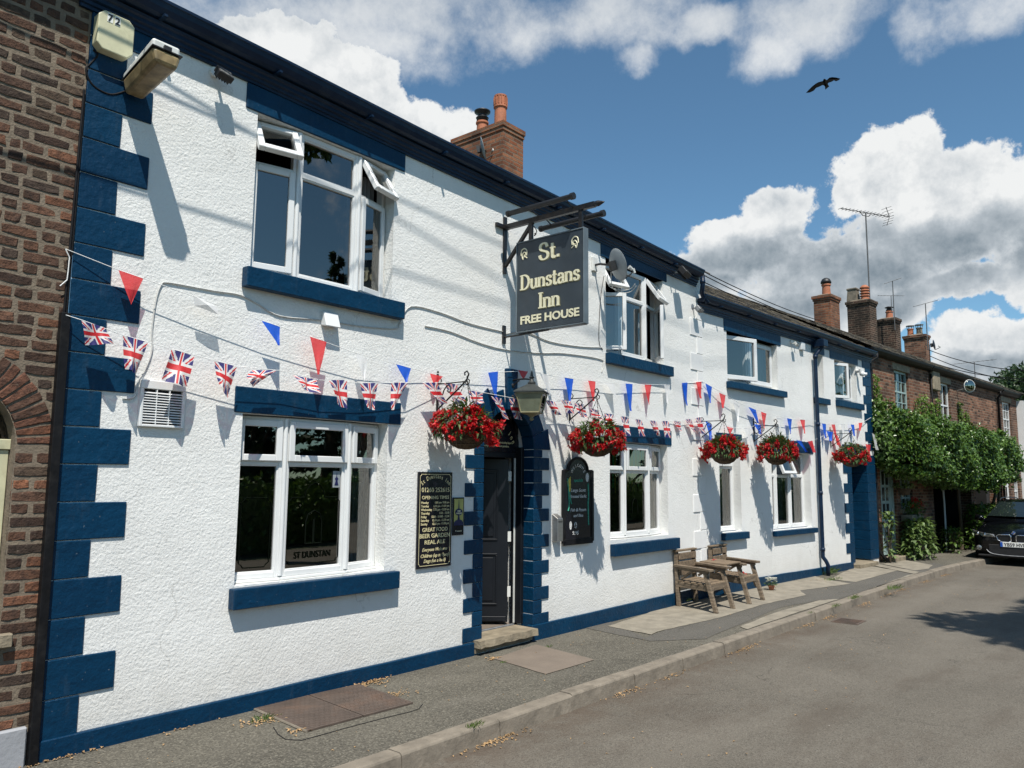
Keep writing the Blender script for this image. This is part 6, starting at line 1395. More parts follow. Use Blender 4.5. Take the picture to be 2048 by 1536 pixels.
def dish(name, label, M0, r, pole, lnb=True):
    """M0: +z is the dish axis (boresight)"""
    t = root(name, label, 'satellite dish', M0); mb = MB(); pr = [(.005, .0)] + [(r * k / 6, .18 * r * (k / 6) ** 2) for k in range(1, 7)] + [(r * 1.01, .19 * r), (r * .98, .21 * r)] + [(r * k / 6 * .97, .18 * r * (k / 6) ** 2 + .012) for k in range(5, 0, -1)] + [(.005, .012)]
    mb.lathe(pr, (0, 0, 0), 28); mb.v = [(v[0] * .92, v[1], v[2]) for v in mb.v]; make('reflector', mb, M['dish'], t, ID, smooth=True)
    mb = MB(); mb.tube([(0, -r * .98, .04), (0, -r * .75, r * .9), (0, -r * .55, r * 1.15)], .009, 6); mb.box(-.03, .03, -.06, .06, -.08, -.01); make('feed_arm', mb, M['blackplastic'], t, ID)
    mb = MB(); mb.tube([(0, -r * .5, r * 1.05), (0, -r * .42, r * 1.02), (0, -r * .30, r * .9)], [.022, .022, .028], 10); mb.box(-.02, .02, -r * .75, -r * .45, r * 1.08, r * 1.2); make('receiver', mb, M['upvc_grey'], t, ID)
    mb = MB(); Mi = M0.inverted(); mb.tube([Mi @ p for p in pole], .014, 8); make('mount', mb, M['iron'], t, ID); return t
def dishM(F, u, z, o, du_, do_, dz_):
    zax = (F.du * du_ + F.n * do_ + Vector((0, 0, dz_))).normalized(); x = Vector((0, 0, 1)).cross(zax).normalized(); y = zax.cross(x); m = Matrix((x, y, zax)).transposed().to_4x4(); m.translation = F.pt(u, z, o); return m
dm = dishM(A, 8.10, 4.42, .30, .80, .42, .30)
dish('satellite_dish', 'grey satellite dish on the wall above the far upper window', dm, .205, [A.pt(8.05, 4.46, .0), A.pt(8.05, 4.46, .10), A.pt(8.06, 4.42, .26), A.pt(8.08, 4.42, .30)])
mb = MB(); mb.box(8.0, 8.1, -.03, 0, 4.38, 4.56); WP('wall_plate', mb, M['upvc_grey'], [o for o in bpy.data.objects if o.name == 'satellite_dish'][0], A, bev=.004)
for k_, pts in enumerate(([(1222, 545, .3), (1225, 575, .25), (1245, 585, .3), (1262, 583, .4), (1272, 572, .5)], [(1215, 550, .2), (1218, 572, .2), (1240, 580, .3), (1260, 578, .4), (1270, 568, .5)])): cable('cable', ('slack pale cable looping under the wall satellite dish', 'second slack cable under the wall dish, the shorter loop')[k_], A, pts, .005, 'grey_cable')
chu, chz = A.px(993, 292, -3.45); 
dish('satellite_dish', 'small grey satellite dish on the side of the orange brick chimney', dishM(A, 9.82, 7.62, -3.6, .62, .74, .25), .21, [A.pt(9.82, 7.62, -3.6), A.pt(9.90, 7.62, -3.6), A.pt(9.96, 7.62, -3.6)])
# dome camera on the far corner
cc = root('security_camera', 'white security camera on the far blue corner of the inn', 'camera', at(B, 17.9, 3.9)); u_, z_ = B.px(1724, 744, .12)
mb = MB(); mb.tube([(u_, 0, z_ + .03), (u_, -.10, z_ + .03)], .04, 12); mb.tube([(u_, -.10, z_ + .06), (u_, -.10, z_ - .01)], .05, 12); WP('camera_mount', mb, M['upvc'], cc, B)
mb = MB(); mb.sphere((u_, -.12, z_ - .04), .055, 14); mb.tube([(u_, -.12, z_ - .04), (u_ + .05, -.20, z_ - .05)], .035, 12); WP('camera_head', mb, M['upvc'], cc, B, smooth=True)
u_, z_ = B.px(1604, 690, .03); mb = MB(); mb.box(u_ - .08, u_ + .08, -.06, 0, z_ - .10, z_ + .05); bx = make('junction_box', mb, M['upvc'], None, at(B, 0, 0), bev=.01); tag(bx, 'small white junction box under the lower gutter by the downpipe', 'box')
# ================================================================== WINDOW DISPLAYS
mb = MB(); fa = Facet((3.655, .05), (4.302, .05))
def prn(dst, F_, pts, w): dst.tube([F_.P(t, -.026, z) for t, z in pts], w, 4)
for (F_, t0, t1, arch) in ((Facet((3.24, .13), (3.655, .05)), .10, .34, False), (fa, .07, .59, True)):
    z0, z1 = 1.04, 1.58; c = .035
    base = [(t0 + c, z0), (t1 - c, z0), (t1 - c * .6, z0 + c * .6), (t1, z0 + c), (t1, z1 - c), (t1 - c * .6, z1 - c * .6), (t1 - c, z1)]
    top_ = [((t0 + t1) / 2 + .10, z1), ((t0 + t1) / 2 + .09, z1 + .05), ((t0 + t1) / 2 + .05, z1 + .10), ((t0 + t1) / 2, z1 + .115), ((t0 + t1) / 2 - .05, z1 + .10), ((t0 + t1) / 2 - .09, z1 + .05), ((t0 + t1) / 2 - .10, z1)] if arch else []
    prn(mb, F_, base + top_ + [(t0 + c, z1), (t0 + c * .6, z1 - c * .6), (t0, z1 - c), (t0, z0 + c), (t0 + c * .6, z0 + c * .6), (t0 + c, z0)], .004)
prn(mb, fa, [(.25, 1.2), (.25, 1.38), (.27, 1.44), (.33, 1.47), (.39, 1.44), (.41, 1.38), (.41, 1.2), (.25, 1.2)], .007); prn(mb, fa, [(.33, 1.2), (.33, 1.40)], .012)
m = text_mb('ST DUNSTAN', .075, .01); merge(mb, m, Matrix.Translation((3.655 + .33, .073, 1.085)) @ Matrix.Rotation(R(90), 4, 'X') @ Matrix.Diagonal((.8, 1, 1, 1)))
SUB('etched_print', mb, M['etch'], w_dl, recalc=False)
mb = MB(); mb.box(4.16, 4.235, .070, .073, 1.66, 1.80); SUB('window_sticker', mb, M['dish'], w_dl); mb = MB(); mb.poly([(4.197 - .02, 1.68), (4.197 + .02, 1.68), (4.197 + .008, 1.72), (4.197 + .018, 1.735), (4.197 + .004, 1.75), (4.197, 1.79), (4.197 - .004, 1.75), (4.197 - .018, 1.735), (4.197 - .008, 1.72)], .0665, .069); SUB('sticker_emblem', mb, M['navyprint'], w_dl)
fb = Facet((4.302, .05), (4.695, .13)); mb = MB(); fb.box(mb, .07, .25, 1.71, 1.80, -.036, -.033); SUB('green_sticker', mb, M['greenprint'], w_dl)
cm = MB()
for i in range(24):
    a, b = 4.38 + .24 * i / 24, 4.38 + .24 * (i + 1) / 24; cm.quad((a, .22 + .02 * math.sin(i * 1.5), .96), (b, .22 + .02 * math.sin((i + 1) * 1.5), .96), (b, .22 + .02 * math.sin((i + 1) * 1.5), 2.2), (a, .22 + .02 * math.sin(i * 1.5), 2.2))
SUB('curtain', cm, M['curtain'], w_dl, recalc=False)
# bunting inside the second lower window, boxes on its sill
rr = random.Random(5); bc = [M['bblue'], M['yellowsack'], M['bred'], M['chalkyellow']]
for c_i, mt in enumerate((cloth_mat('green_streamer', col=(.10, .60, .16)), cloth_mat('yellow_streamer', col=(.75, .65, .06)), cloth_mat('blue_streamer', col=(.04, .35, .75)), cloth_mat('orange_streamer', col=(.85, .22, .06)))):
    mb = MB()
    for k in range(c_i, 26, 4):
        x_ = 8.47 + k * .053; h_ = rr.uniform(.25, .62) * (1.0 if k % 3 else .8); mb.add([(x_, .145 + .006 * c_i, 2.17), (x_ + .06, .145 + .006 * c_i, 2.17), (x_ + .05, .155, 2.17 - h_), (x_ + .02, .155, 2.17 - h_)], [(0, 1, 2, 3)])
    SUB('streamers', mb, mt, w_dr, recalc=False)
mb = MB(); fc_ = Facet((8.83, .05), (9.44, .05))
for (F_, t0, t1, arch) in ((Facet((8.405, .13), (8.83, .05)), .1, .34, False), (fc_, .07, .54, True)):
    z0, z1 = 1.10, 1.6; c = .03; cx_ = (t0 + t1) / 2
    prn(mb, F_, [(t0 + c, z0), (t1 - c, z0), (t1, z0 + c), (t1, z1 - c), (t1 - c, z1)] + ([(cx_ + .09, z1), (cx_ + .06, z1 + .08), (cx_, z1 + .11), (cx_ - .06, z1 + .08), (cx_ - .09, z1)] if arch else []) + [(t0 + c, z1), (t0, z1 - c), (t0, z0 + c), (t0 + c, z0)], .004)
prn(mb, fc_, [(.23, 1.3), (.23, 1.42), (.26, 1.48), (.30, 1.50), (.34, 1.48), (.37, 1.42), (.37, 1.3)], .008); SUB('etched_print', mb, M['etch'], w_dr, recalc=False)
mb = MB(); mb.box(8.85, 9.40, .25, .40, .99, 1.16); mb.box(8.48, 8.72, .25, .40, .99, 1.20); SUB('box_on_sill', mb, M['wood'], w_dr)
mb = MB(); mb.box(8.78, 8.98, .14, .16, 3.40, 3.64); mb.box(9.0, 9.04, .14, .17, 3.40, 3.60); SUB('photo_frame', mb, M['woodx'], w_ur); mb = MB(); mb.box(8.80, 8.96, .132, .139, 3.42, 3.61); SUB('photo', mb, M['teal'], w_ur)
# curtains of the upper rooms
for w_, F_, a, b, z0, z1 in ((w_ur, A, 9.40, 9.80, 3.4, 4.55), (w_3, B, 13.0, 13.6, 3.4, 4.15), (w_ul, A, 4.35, 4.65, 3.4, 4.6)):
    cm = MB()
    for i in range(30):
        p, q = a + (b - a) * i / 30, a + (b - a) * (i + 1) / 30; ya, yb = .26 + .02 * math.sin(i * 1.2), .26 + .02 * math.sin((i + 1) * 1.2); cm.quad((p, ya, z0), (q, yb, z0), (q, yb, z1), (p, ya, z1))
    SUB('curtain', cm, M['curtain'], w_, recalc=False)
# ================================================================== WOODEN DOUBLE SEAT WITH A TABLE BETWEEN
st_ = root('garden_seat', 'weathered wooden double seat joined by a small table against the white wall', 'bench', at(A, 10.6, 0, .4))
def S(u, o, z): return (u - (o - .08) * .30, -o, z * .88)
ZL = .04; wood = []
def beam(name, pts, w, h, mat='wood', up=(0, 0, 1)):
    mb = MB()
    for a, b in pts: mb.bar(S(*a), S(*b), w, h, up)
    return WP(name, mb, M[mat], st_, A, bev=.004)
def chair(u0, u1, armL, armR, back_top):
    """u0,u1 = outer faces of the chair at the wall"""
    for u in (u0 + .03, u1 - .03):
        beam('leg', [((u, .09, 0), (u, .05, back_top))], .055, .05, up=(0, 1, 0))
        beam('leg', [((u, .74, 0), (u, .56, .60))], .05, .055, up=(0, 1, 0))
        beam('seat_rail', [((u, .09, .35), (u, .65, .35))], .035, .075)
    beam('front_rail', [((u0 + .05, .625, .355), (u1 - .05, .625, .355))], .035, .08)
    for k in range(5): o = .14 + k * .115; beam('seat_slat', [((u0 + .01, o, .405), (u1 - .01, o, .405))], .082, .022, 'woodx')
    for z in (back_top - .075, back_top - .205, .53): beam('back_slat', [((u0 + .04, .10, z), (u1 - .04, .10, z))], .02, .088, 'woodx')
    beam('top_rail', [((u0 - .01, .06, back_top + .012), (u1 + .01, .06, back_top + .012))], .07, .025, 'woodx')
    for u in (u0 + .03, u1 - .03): beam('brace', [((u, .14, .44), (u, .38, .60))], .03, .03)
    beam('corner_brace', [((u0 + .06, .64, .22), (u0 + .14, .63, .35)), ((u1 - .06, .64, .22), (u1 - .14, .63, .35))], .03, .03)
    for u, on in ((u0 + .03, armL), (u1 - .03, armR)):
        if on: beam('armrest', [((u, .04, .635), (u, .68, .625))], .08, .032)
        beam('arm_rail', [((u, .08, .60), (u, .62, .595))], .028, .045)
zt1 = A.px(1352, 1106, .06)[1] / .88 + .01; zt2 = A.px(1425, 1098, .06)[1]
chair(9.97, 10.55, True, True, zt1 + .01); chair(11.04, 11.58, True, True, zt1 + .01)
mb = MB()
for k in range(5): o = .19 + k * .094; mb.bar(S(10.56, o, .655), S(11.06, o, .655), .088, .020)
WP('table_top', mb, M['woodx'], st_, A, bev=.003)
beam('table_rail', [((10.575, .15, .63), (10.575, .62, .63)), ((11.045, .15, .63), (11.045, .62, .63))], .025, .032)
# fallen blossom on the seat
mb = MB(); rr = random.Random(9)
for (u, o, z, n) in ((11.33, .50, .445, 16), (10.80, .28, .67, 4)):
    for k in range(n): leafq(mb, Vector(S(u + rr.uniform(-.05, .05), o + rr.uniform(-.05, .05), z)), rv(rr), Vector((0, 0, 1)), .05, .016)
tag(make('fallen_blossom', mb, M['petal'], None, at(A, 0, 0), recalc=False), 'red blossom fallen on the wooden seat and table', 'petals', kind='stuff')
# little flower pot by the plinth
def plantpot(name, label, Mx, r, h, leafn, fl, flm, lm='shrubleaf', pot_=True, spread=1.6, tall=1.2, group=None, cat_='plant pot', seed=1, ll=.05):
    t = thing(name, label, cat_, Mx, group); rr = random.Random(seed)
    if pot_: mb = MB(); mb.lathe([(r * .7, 0), (r * .95, h * .8), (r * 1.08, h * .8), (r * 1.08, h), (r * .95, h), (r * .9, h * .85)], (0, 0, 0), 16); make('pot', mb, M['terracotta'], t, ID)
    mb = MB()
    for k in range(leafn):
        a = rr.uniform(0, 6.28); q = rr.random() ** .5 * r * spread; p = Vector((q * math.cos(a), q * math.sin(a), h * (.9 if pot_ else 0) + rr.random() * r * tall * (1.3 - q / (r * spread)))); leafq(mb, p, Vector((math.cos(a), math.sin(a), .7)) + rv(rr) * .6, Vector((0, 0, 1)), ll * rr.uniform(.7, 1.3), ll * .22)
    make('leaves', mb, M[lm], t, ID, recalc=False)
    if fl:
        mb = MB()
        for k in range(fl):
            a = rr.uniform(0, 6.28); q = rr.random() ** .5 * r * spread; p = Vector((q * math.cos(a), q * math.sin(a), h * (.9 if pot_ else .3) + r * tall * (.7 + rr.random() * .8)))
            for j in range(6): leafq(mb, p, Vector((math.cos(j), math.sin(j), .3)), Vector((0, 0, 1)), .022 if r < .2 else .035, .009, .1)
        make('flowers', mb, M[flm], t, ID, recalc=False)
    return t
p = G(1543, 1181); plantpot('flower_pot', 'tiny terracotta pot of white flowers by the blue plinth', Matrix.Translation((p.x, p.y, .008)), .050, .07, 70, 70, 'whitepetal', tall=1.8, seed=4)
# weeds
def weed(label, px, py, n, h, seed, mat='grass', sp=.08, lng=None, cat_='weed', z=.0):
    p = G(px, py, z); rr = random.Random(seed); mb = MB()
    for k in range(n):
        a = rr.uniform(0, 6.28); q = rr.random() * sp; b = Vector((q * math.cos(a) * (lng or 1), q * math.sin(a) * .7, 0)); leafq(mb, b, Vector((math.cos(a) * .5, math.sin(a) * .5, 1)) + rv(rr) * .4, Vector((0, 1, 0)), h * rr.uniform(.5, 1.2), h * .10)
    o = make('weed', mb, M[mat], None, Matrix.Translation(p), recalc=False); tag(o, label, cat_, 'weeds growing at the pavement edges')
weed('leafy green weed against the plinth left of the cellar cover', 478, 1421, 60, .075, 1, 'shrubleaf', .09, 1.6)
weed('mossy weed at the left edge of the rusty cellar cover', 530, 1440, 70, .04, 2, 'shrubleaf', .09, 1.3)
weed('grass tuft on the kerb joint in front of the cellar cover', 950, 1454, 60, .04, 3, 'grass', .05, 1.6)
weed('tiny weed at the near corner of the brown doorstep flag', 1006, 1326, 20, .03, 4, 'grass', .03)
weed('tiny weed on the far side of the brown doorstep flag', 1100, 1294, 25, .03, 5, 'grass', .03, 2)
weed('grass strip on the kerb, left of three', 1672, 1213, 60, .05, 6, 'grass', .06, 3)
weed('grass strip on the kerb beside the middle pale slab', 1708, 1197, 90, .06, 7, 'grass', .09, 3.2)
weed('grass tuft on the kerb in front of the far pale slab', 1790, 1178, 110, .08, 8, 'grass', .14, 2.2)
weed('small weed on the pale slab strip', 1622, 1226, 36, .03, 9, 'grass', .05, 2)
weed('straggly weed at the foot of the blue downpipe', 1658, 1148, 110, .16, 10, 'shrubleaf', .22, 1.4)
weed('dry yellow weed just right of the blue downpipe', 1668, 1160, 90, .06, 11, 'grass', .16, 1.8)
weed('low weed at the step of the second blue doorway', 1742, 1126, 80, .08, 12, 'shrubleaf', .14, 2)
weed('small weed by the pale end slab beside the second doorway', 1712, 1134, 30, .06, 13, 'shrubleaf', .07, 1.4)
weed('thin weed at the plinth behind the wooden seat', 1372, 1206, 24, .12, 14, 'grass', .04)
# leaf litter in the gutter and around the cover
mb = MB(); rr = random.Random(21)
def litter(x, y, z, s_):
    leafq(mb, Vector((x, y, z + .003)), Vector((rr.uniform(-1, 1), rr.uniform(-1, 1), rr.uniform(-.1, .35))), Vector((0, 0, 1)), s_, s_ * .32, .1)
for k in range(620):
    x = rr.choice([4.3, 4.4, 4.5, 6.1, 6.9, 8.4, 8.6, 10.4, 11.2, 12.9, 14.2, 15, 16.5, 18]) + rr.gauss(0, .16); litter(x, kerb_y(x) - abs(rr.gauss(0, .05)) - .005, -.12, rr.uniform(.015, .035))
for k in range(160): litter(rr.uniform(3, 18), rr.uniform(2.2, 3.8), -.12, rr.uniform(.012, .03))
for c_, n, sp in ((G(530, 1442), 70, .09), (G(600, 1462), 30, .06), (G(735, 1366), 150, .12), (G(790, 1390), 60, .08), (G(345, 1462), 14, .1), (G(110, 1512), 40, .12), (G(988, 1318), 40, .06), (G(1640, 1160), 30, .15)):
    for k in range(n): litter(c_.x + rr.gauss(0, sp), min(c_.y + rr.gauss(0, sp * .5), 5.38), .002, rr.uniform(.015, .035))
for k in range(150): litter(rr.uniform(2.2, 15), rr.uniform(3.95, 5.3), .001, rr.uniform(.010, .026))
tag(make('leaf_litter', mb, M['leafdry'], None, None, recalc=False), 'dry brown leaves scattered along the kerb and cellar cover', 'leaves', kind='stuff')
# gully cover in the road
p = G(1697, 1243, -.12); mb = MB(); mb.box(-.20, .20, -.17, .17, .001, .007)
for k in range(9): mb.box(-.17 + k * .038, -.155 + k * .038, -.14, .14, .007, .012)
tag(make('drain_cover', mb, M['rust'], None, Matrix.Translation(p)), 'dark iron drain cover in the road beside the kerb', 'drain cover')

# ================================================================== CLIMBER, SHRUBS, FLOWERS BY THE COTTAGES
def climber():
    t = thing('climbing_shrub', 'big clipped green climber overhanging the cottage fronts', 'climber', at(Cc, 24.5, 0)); W_ = at(Cc, 24.5, 0).inverted() @ at(Cc, 0, 0); rr = random.Random(33)
    # core volume: height profile along u, how far it stands out from the wall
    def prof(u):
        def lerp(tab):
            for (a, b), (c, d) in zip(tab, tab[1:]):
                if u <= c: return b + (d - b) * max(0, (u - a) / (c - a))
            return tab[-1][1]
        top = lerp([(18.3, 3.42), (19.4, 3.06), (22, 3.0), (24.5, 2.98), (26.0, 2.90), (26.5, 2.66)]) + .04 * math.sin(u * 3.7) - .04
        bot = lerp([(18.3, 2.14), (18.8, 2.10), (19.7, 1.98), (20.4, 1.87), (24.0, 1.70), (25.5, 1.86), (26.5, 2.0)]) + .05 * math.sin(u * 2.9) + .04
        out = lerp([(18.3, .40), (18.7, .72), (19.5, .90), (26.0, .95), (26.5, .80)]) + .05 * math.sin(u * 4.1)
        return top, bot, out
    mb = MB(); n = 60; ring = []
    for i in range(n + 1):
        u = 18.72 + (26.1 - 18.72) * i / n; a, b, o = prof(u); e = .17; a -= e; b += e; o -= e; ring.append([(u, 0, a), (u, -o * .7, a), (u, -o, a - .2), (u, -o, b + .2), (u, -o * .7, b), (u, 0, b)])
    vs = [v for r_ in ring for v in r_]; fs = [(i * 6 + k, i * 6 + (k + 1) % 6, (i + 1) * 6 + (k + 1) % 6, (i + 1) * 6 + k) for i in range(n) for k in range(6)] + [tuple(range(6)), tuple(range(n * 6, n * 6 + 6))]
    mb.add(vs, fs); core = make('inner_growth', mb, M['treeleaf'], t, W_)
    mb = MB()
    for i in range(23000):
        u = rr.uniform(18.3, 26.5); a, b, o = prof(u); q = rr.random(); per = (a - b) + 2 * o
        bump_ = .07 * math.sin(u * 5 + 3) * math.sin(u * 9.3)
        if rr.random() < .05: u = 18.32 + rr.random() * .18 if rr.random() < .6 else 26.45; a, b, o = prof(u); y_, z_, nn = rr.uniform(0, o), rr.uniform(b, a), Vector((-1 if u < 20 else 1, -.4, .2))
        elif q < o / per: y_, z_, nn = rr.uniform(0, o), a, Vector((0, -.2, 1))
        elif q < (o + a - b) / per: y_, z_, nn = o, rr.uniform(b, a), Vector((0, -1, .35))
        else: y_, z_, nn = rr.uniform(0, o), b, Vector((0, -.6, -.8))
        d = rr.gauss(0, .08) + bump_ * 1.6 * math.sin(z_ * 6) + .09 * math.sin(u * 2.7 + z_ * 3.1); d = max(-.13, min(.24, d)); cl_ = .5 + .5 * math.sin(u * 6.1 + z_ * 5) * math.sin(u * 2.3 - z_ * 7); p = Vector((u, -y_, z_)) + nn.normalized() * (d + .06 * cl_)
        if u > 26.2 and rr.random() < .6: p.x += rr.uniform(0, .15)
        dr = nn * .5 + rv(rr) * .8 + Vector((0, 0, -.3)); leafq(mb, p, dr, nn + rv(rr) * .3, rr.uniform(.07, .13), rr.uniform(.026, .042))
    make('foliage', mb, M['ivy'], t, W_, recalc=False)
    mb = MB()
    for (uc, z0, z1, w) in ((18.6, 3.2, 4.15, .16), (18.9, 3.1, 3.55, .35), (19.6, 3.1, 3.45, .5), (21.2, 3.1, 3.85, .30), (21.7, 3.1, 3.95, .3), (22.2, 3.1, 3.75, .25), (22.7, 3.1, 3.9, .15), (24.6, 3.1, 3.95, .10), (25.1, 3.1, 3.7, .10), (25.0, 3.1, 3.4, .4), (20.4, 3.1, 3.4, .5)):
        for k in range(170): z_ = rr.uniform(z0 - .2, z1); ww = w * (1 - .7 * (z_ - z0) / (z1 - z0 + .01)); leafq(mb, Vector((uc + rr.gauss(0, ww * .5), -.02 - rr.random() * .10, z_)), rv(rr) + Vector((0, -.6, 0)), Vector((0, -1, 0)), rr.uniform(.06, .11), .03)
    make('young_shoots', mb, M['ivylight'], t, W_, recalc=False)
    for (u0_, o0, u1_, o1) in ((23.4, .25, 22.9, .4), (25.6, .3, 25.4, .6), (26.3, .4, 26.2, .5)):
        mb = MB(); mb.tube(cat([(u0_, -o0, 0), (u0_ + .05, -o0, .7), (u1_ - .04, -o1, 1.4), (u1_, -o1, 2.1)], 4), .04, 7); make('stem', mb, M['bark'], t, W_)
climber()
def shrub(name, label, F, u, o, w, h, d, n, mat, seed, fl=0, flm='petal', ll=.11, stems=True, z0=0.):
    t = thing(name, label, 'shrub', at(F, u, z0, o)); rr = random.Random(seed); mb = MB()
    for k in range(n):
        a = rr.uniform(0, 6.28); q = rr.random() ** .5; z_ = h * (rr.random() ** .7); tp = math.sqrt(max(0, 1 - (z_ / h * .8) ** 2)); p = Vector((q * w * tp * math.cos(a), q * d * tp * math.sin(a), z_)); leafq(mb, p, Vector((math.cos(a), math.sin(a), .3)) + rv(rr) * .8, Vector((0, 0, 1)), ll * rr.uniform(.6, 1.3), ll * .3 * rr.uniform(.7, 1.1))
    make('foliage', mb, M[mat], t, ID, recalc=False)
    if stems:
        mb = MB()
        for k in range(9): a = rr.uniform(0, 6.28); mb.tube([(.1 * w * math.cos(a), .1 * d * math.sin(a), 0), (w * .5 * math.cos(a), d * .5 * math.sin(a), h * .55), (w * .7 * math.cos(a), d * .7 * math.sin(a), h * .85)], .008, 5)
        make('stems', mb, M['bark'], t, ID)
    if fl:
        mb = MB()
        for k in range(fl):
            a = rr.uniform(0, 6.28); p = Vector((w * .9 * rr.random() * math.cos(a), -d * rr.random(), h * rr.uniform(.5, 1.1)))
            for j in range(12): leafq(mb, p + rv(rr) * .02, rv(rr), Vector((0, 0, 1)), .05, .02, .1)
        make('flowers', mb, M[flm], t, ID, recalc=False)
shrub('front_shrub', 'leafy pale green shrub under the cottage window beside the sage door', Cc, 20.0, .34, .62, .86, .30, 800, 'shrubleaf', 41, ll=.15)
shrub('potted_climber', 'thin leafy plant growing up the black pipe beside the sage door', Cc, 18.50, .22, .12, 1.05, .12, 90, 'shrubleaf', 42, ll=.16)
shrub('dark_hedge', 'dark bushy growth in the deep shade under the climber', Cc, 24.6, .50, 1.4, 1.15, .40, 1100, 'ivy', 43, ll=.14)
shrub('dark_hedge', 'dark shrub at the left end of the deep shade under the climber', Cc, 22.3, .35, .35, .6, .25, 220, 'ivy', 44, ll=.12)
fb_ = root('window_box', 'stone window box of red flowers below the sage cottage window', 'window box', at(Cc, 20.5, 1.0))
mb = MB(); mb.box(19.85, 20.6, -.28, -.02, .84, .99); WP('trough', mb, M['stone'], fb_, Cc, bev=.01); rr = random.Random(8)
mb = MB(); m2 = MB()
for k in range(320): leafq(mb, Vector((rr.uniform(19.85, 20.7), -.15 + rr.gauss(0, .09), .99 + rr.random() * .32)), rv(rr) + Vector((0, 0, .4)), Vector((0, 0, 1)), .08, .025)
for k in range(14):
    p = Vector((rr.uniform(19.95, 20.7), -.22, 1.17 + rr.random() * .22))
    for j in range(14): leafq(m2, p + rv(rr) * .03, rv(rr), Vector((0, 0, 1)), .04, .016)
WP('foliage', mb, M['ivy'], fb_, Cc, recalc=False); WP('flowers', m2, M['petal'], fb_, Cc, recalc=False)
M['terracotta'], _tc = M['soil'], M['terracotta']
tp = plantpot('wall_basket', 'small wall basket of green plants between the sage door and window', at(Cc, 19.62, 1.45, .2), .15, .15, 120, 0, 'pinkpetal', tall=1.3, seed=9, cat_='basket', ll=.09)
M['terracotta'] = _tc
wb = MB(); wb.poly([(22.42, 4.14), (22.98, 4.14), (22.96, 4.62), (22.85, 4.70), (22.52, 4.70), (22.44, 4.62)], -.10, 0); tag(make('wall_box', wb, M['stone'], None, at(Cc, 0, 0), bev=.02), 'weathered grey box high on the brick wall between two upper windows', 'box')
# pole before the black openings put in for shade under the climber
mb = MB(); mb.tube([(0, 0, 0), (.02, 0, 1.2), (0, .02, 2.4)], .022, 8); tag(make('white_pole', mb, M['upvc_grey'], None, at(Cc, 22.62, 0, .12)), 'thin pale pole standing in the deep shade under the climber', 'pole')
# round mirror
mm = root('round_mirror', 'round convex mirror on the cottage wall above the climber', 'mirror', at(Cc, 25.9, 4.4)); u_, z_ = Cc.px(1939, 772, .35); ctr = Vector((u_, -.35, z_)); ax = Vector((-.55, -.84, -.05)).normalized()
q_ = ax.to_track_quat('Z', 'Y').to_matrix().to_4x4(); q_.translation = ctr
mb = MB(); mb.lathe([(.165, 0), (.155, .02), (.11, .04), (.05, .052), (.005, .055)], (0, 0, 0), 28); mb.xf(q_); WP('mirror_glass', mb, M['mirror'], mm, Cc, smooth=True)
mb = MB(); mb.tube([tuple(q_ @ Vector((.17 * math.cos(k * math.pi / 16), .17 * math.sin(k * math.pi / 16), 0))) for k in range(33)], .010, 8); WP('rim', mb, M['upvc_grey'], mm, Cc, smooth=True)
mb = MB(); mb.tube([(u_ + .1, 0, z_ - .1), (u_ + .02, -.33, z_ - .05)], .02, 6); mb.lathe([(.16, -.03), (.12, -.07), (.01, -.08)], (0, 0, 0), 20); b = len(mb.v) - 60
for i in range(b, len(mb.v)): mb.v[i] = tuple(q_ @ Vector(mb.v[i]))
WP('mirror_back', mb, M['steeldark'], mm, Cc)

# ================================================================== AERIALS, WIRES, BIRD
def yagi(name, label, base, h, tilt_dir, ln, n_el, el, kind='yagi', r=.018, boom_z=None, mast_off=(0, 0, 0)):
    t = thing(name, label, 'aerial', Matrix.Translation(base), 'television aerials on the terrace chimneys'); mb = MB(); topv = Vector(mast_off) + Vector((0, 0, h)); mb.tube([(0, 0, 0), topv], r, 7); make('mast', mb, M['aerial'], t, ID)
    mb = MB(); d = Vector(tilt_dir).normalized(); c = topv; a = c - d * ln * .5; b = c + d * ln * .5; mb.tube([a, b], r * .6, 6); sd_ = d.cross(Vector((0, 0, 1))).normalized()
    for k in range(n_el):
        p = a.lerp(b, k / (n_el - 1)); L_ = el * (.6 + .4 * k / n_el); mb.tube([p - sd_ * L_ / 2, p + sd_ * L_ / 2], r * .38, 4)
    if kind == 'big':
        up_ = Vector((0, 0, 1)); mb.tube([b, b - d * .16 + up_ * .34], r * .5, 4); mb.tube([b, b - d * .16 - up_ * .34], r * .5, 4); mb.tube([c - d * .3, c - d * .15 - up_ * .12, c + d * .15 - up_ * .12, c + d * .3], r * .6, 5)
        for k in (-1, 1):
            for s_ in (.1, .2, .3): q = b - d * .16 * s_ / .34 + up_ * k * s_; mb.tube([q - sd_ * .2, q + sd_ * .2], r * .3, 4)
    make('antenna', mb, M['aerial'], t, ID); return t
ua, za = B.px(1740, 600, -3.3); ut, zt_ = B.px(1739, 430, -3.3); basep = Cc.pt(*Cc.px(1742, 650, -3.3), -3.3)
topz = Cc.px(1739, 430, -3.3)[1]
yagi('tall_aerial', 'very tall aerial mast with a long comb antenna on the dark chimney', basep, topz - basep.z, Cc.du * .80 + Vector((0, 0, .06)) - FWD * .0 + R0 * .5, 2.5, 15, .36, 'big', .024)
basep = Cc.pt(*Cc.px(1790, 660, -3.0), -3.0); tz = Cc.px(1793, 566, -3.0)[1]
yagi('aerial', 'thin aerial with a short bar on the third chimney', basep, tz - basep.z, R0 * 1 + Vector((0, 0, .35)), .62, 5, .12, r=.016)
yagi('aerial', 'small dotted aerial pointing left of the third chimney', basep + Vector((-.3, 0, .55)), .62, -R0, .9, 9, .10, r=.012)
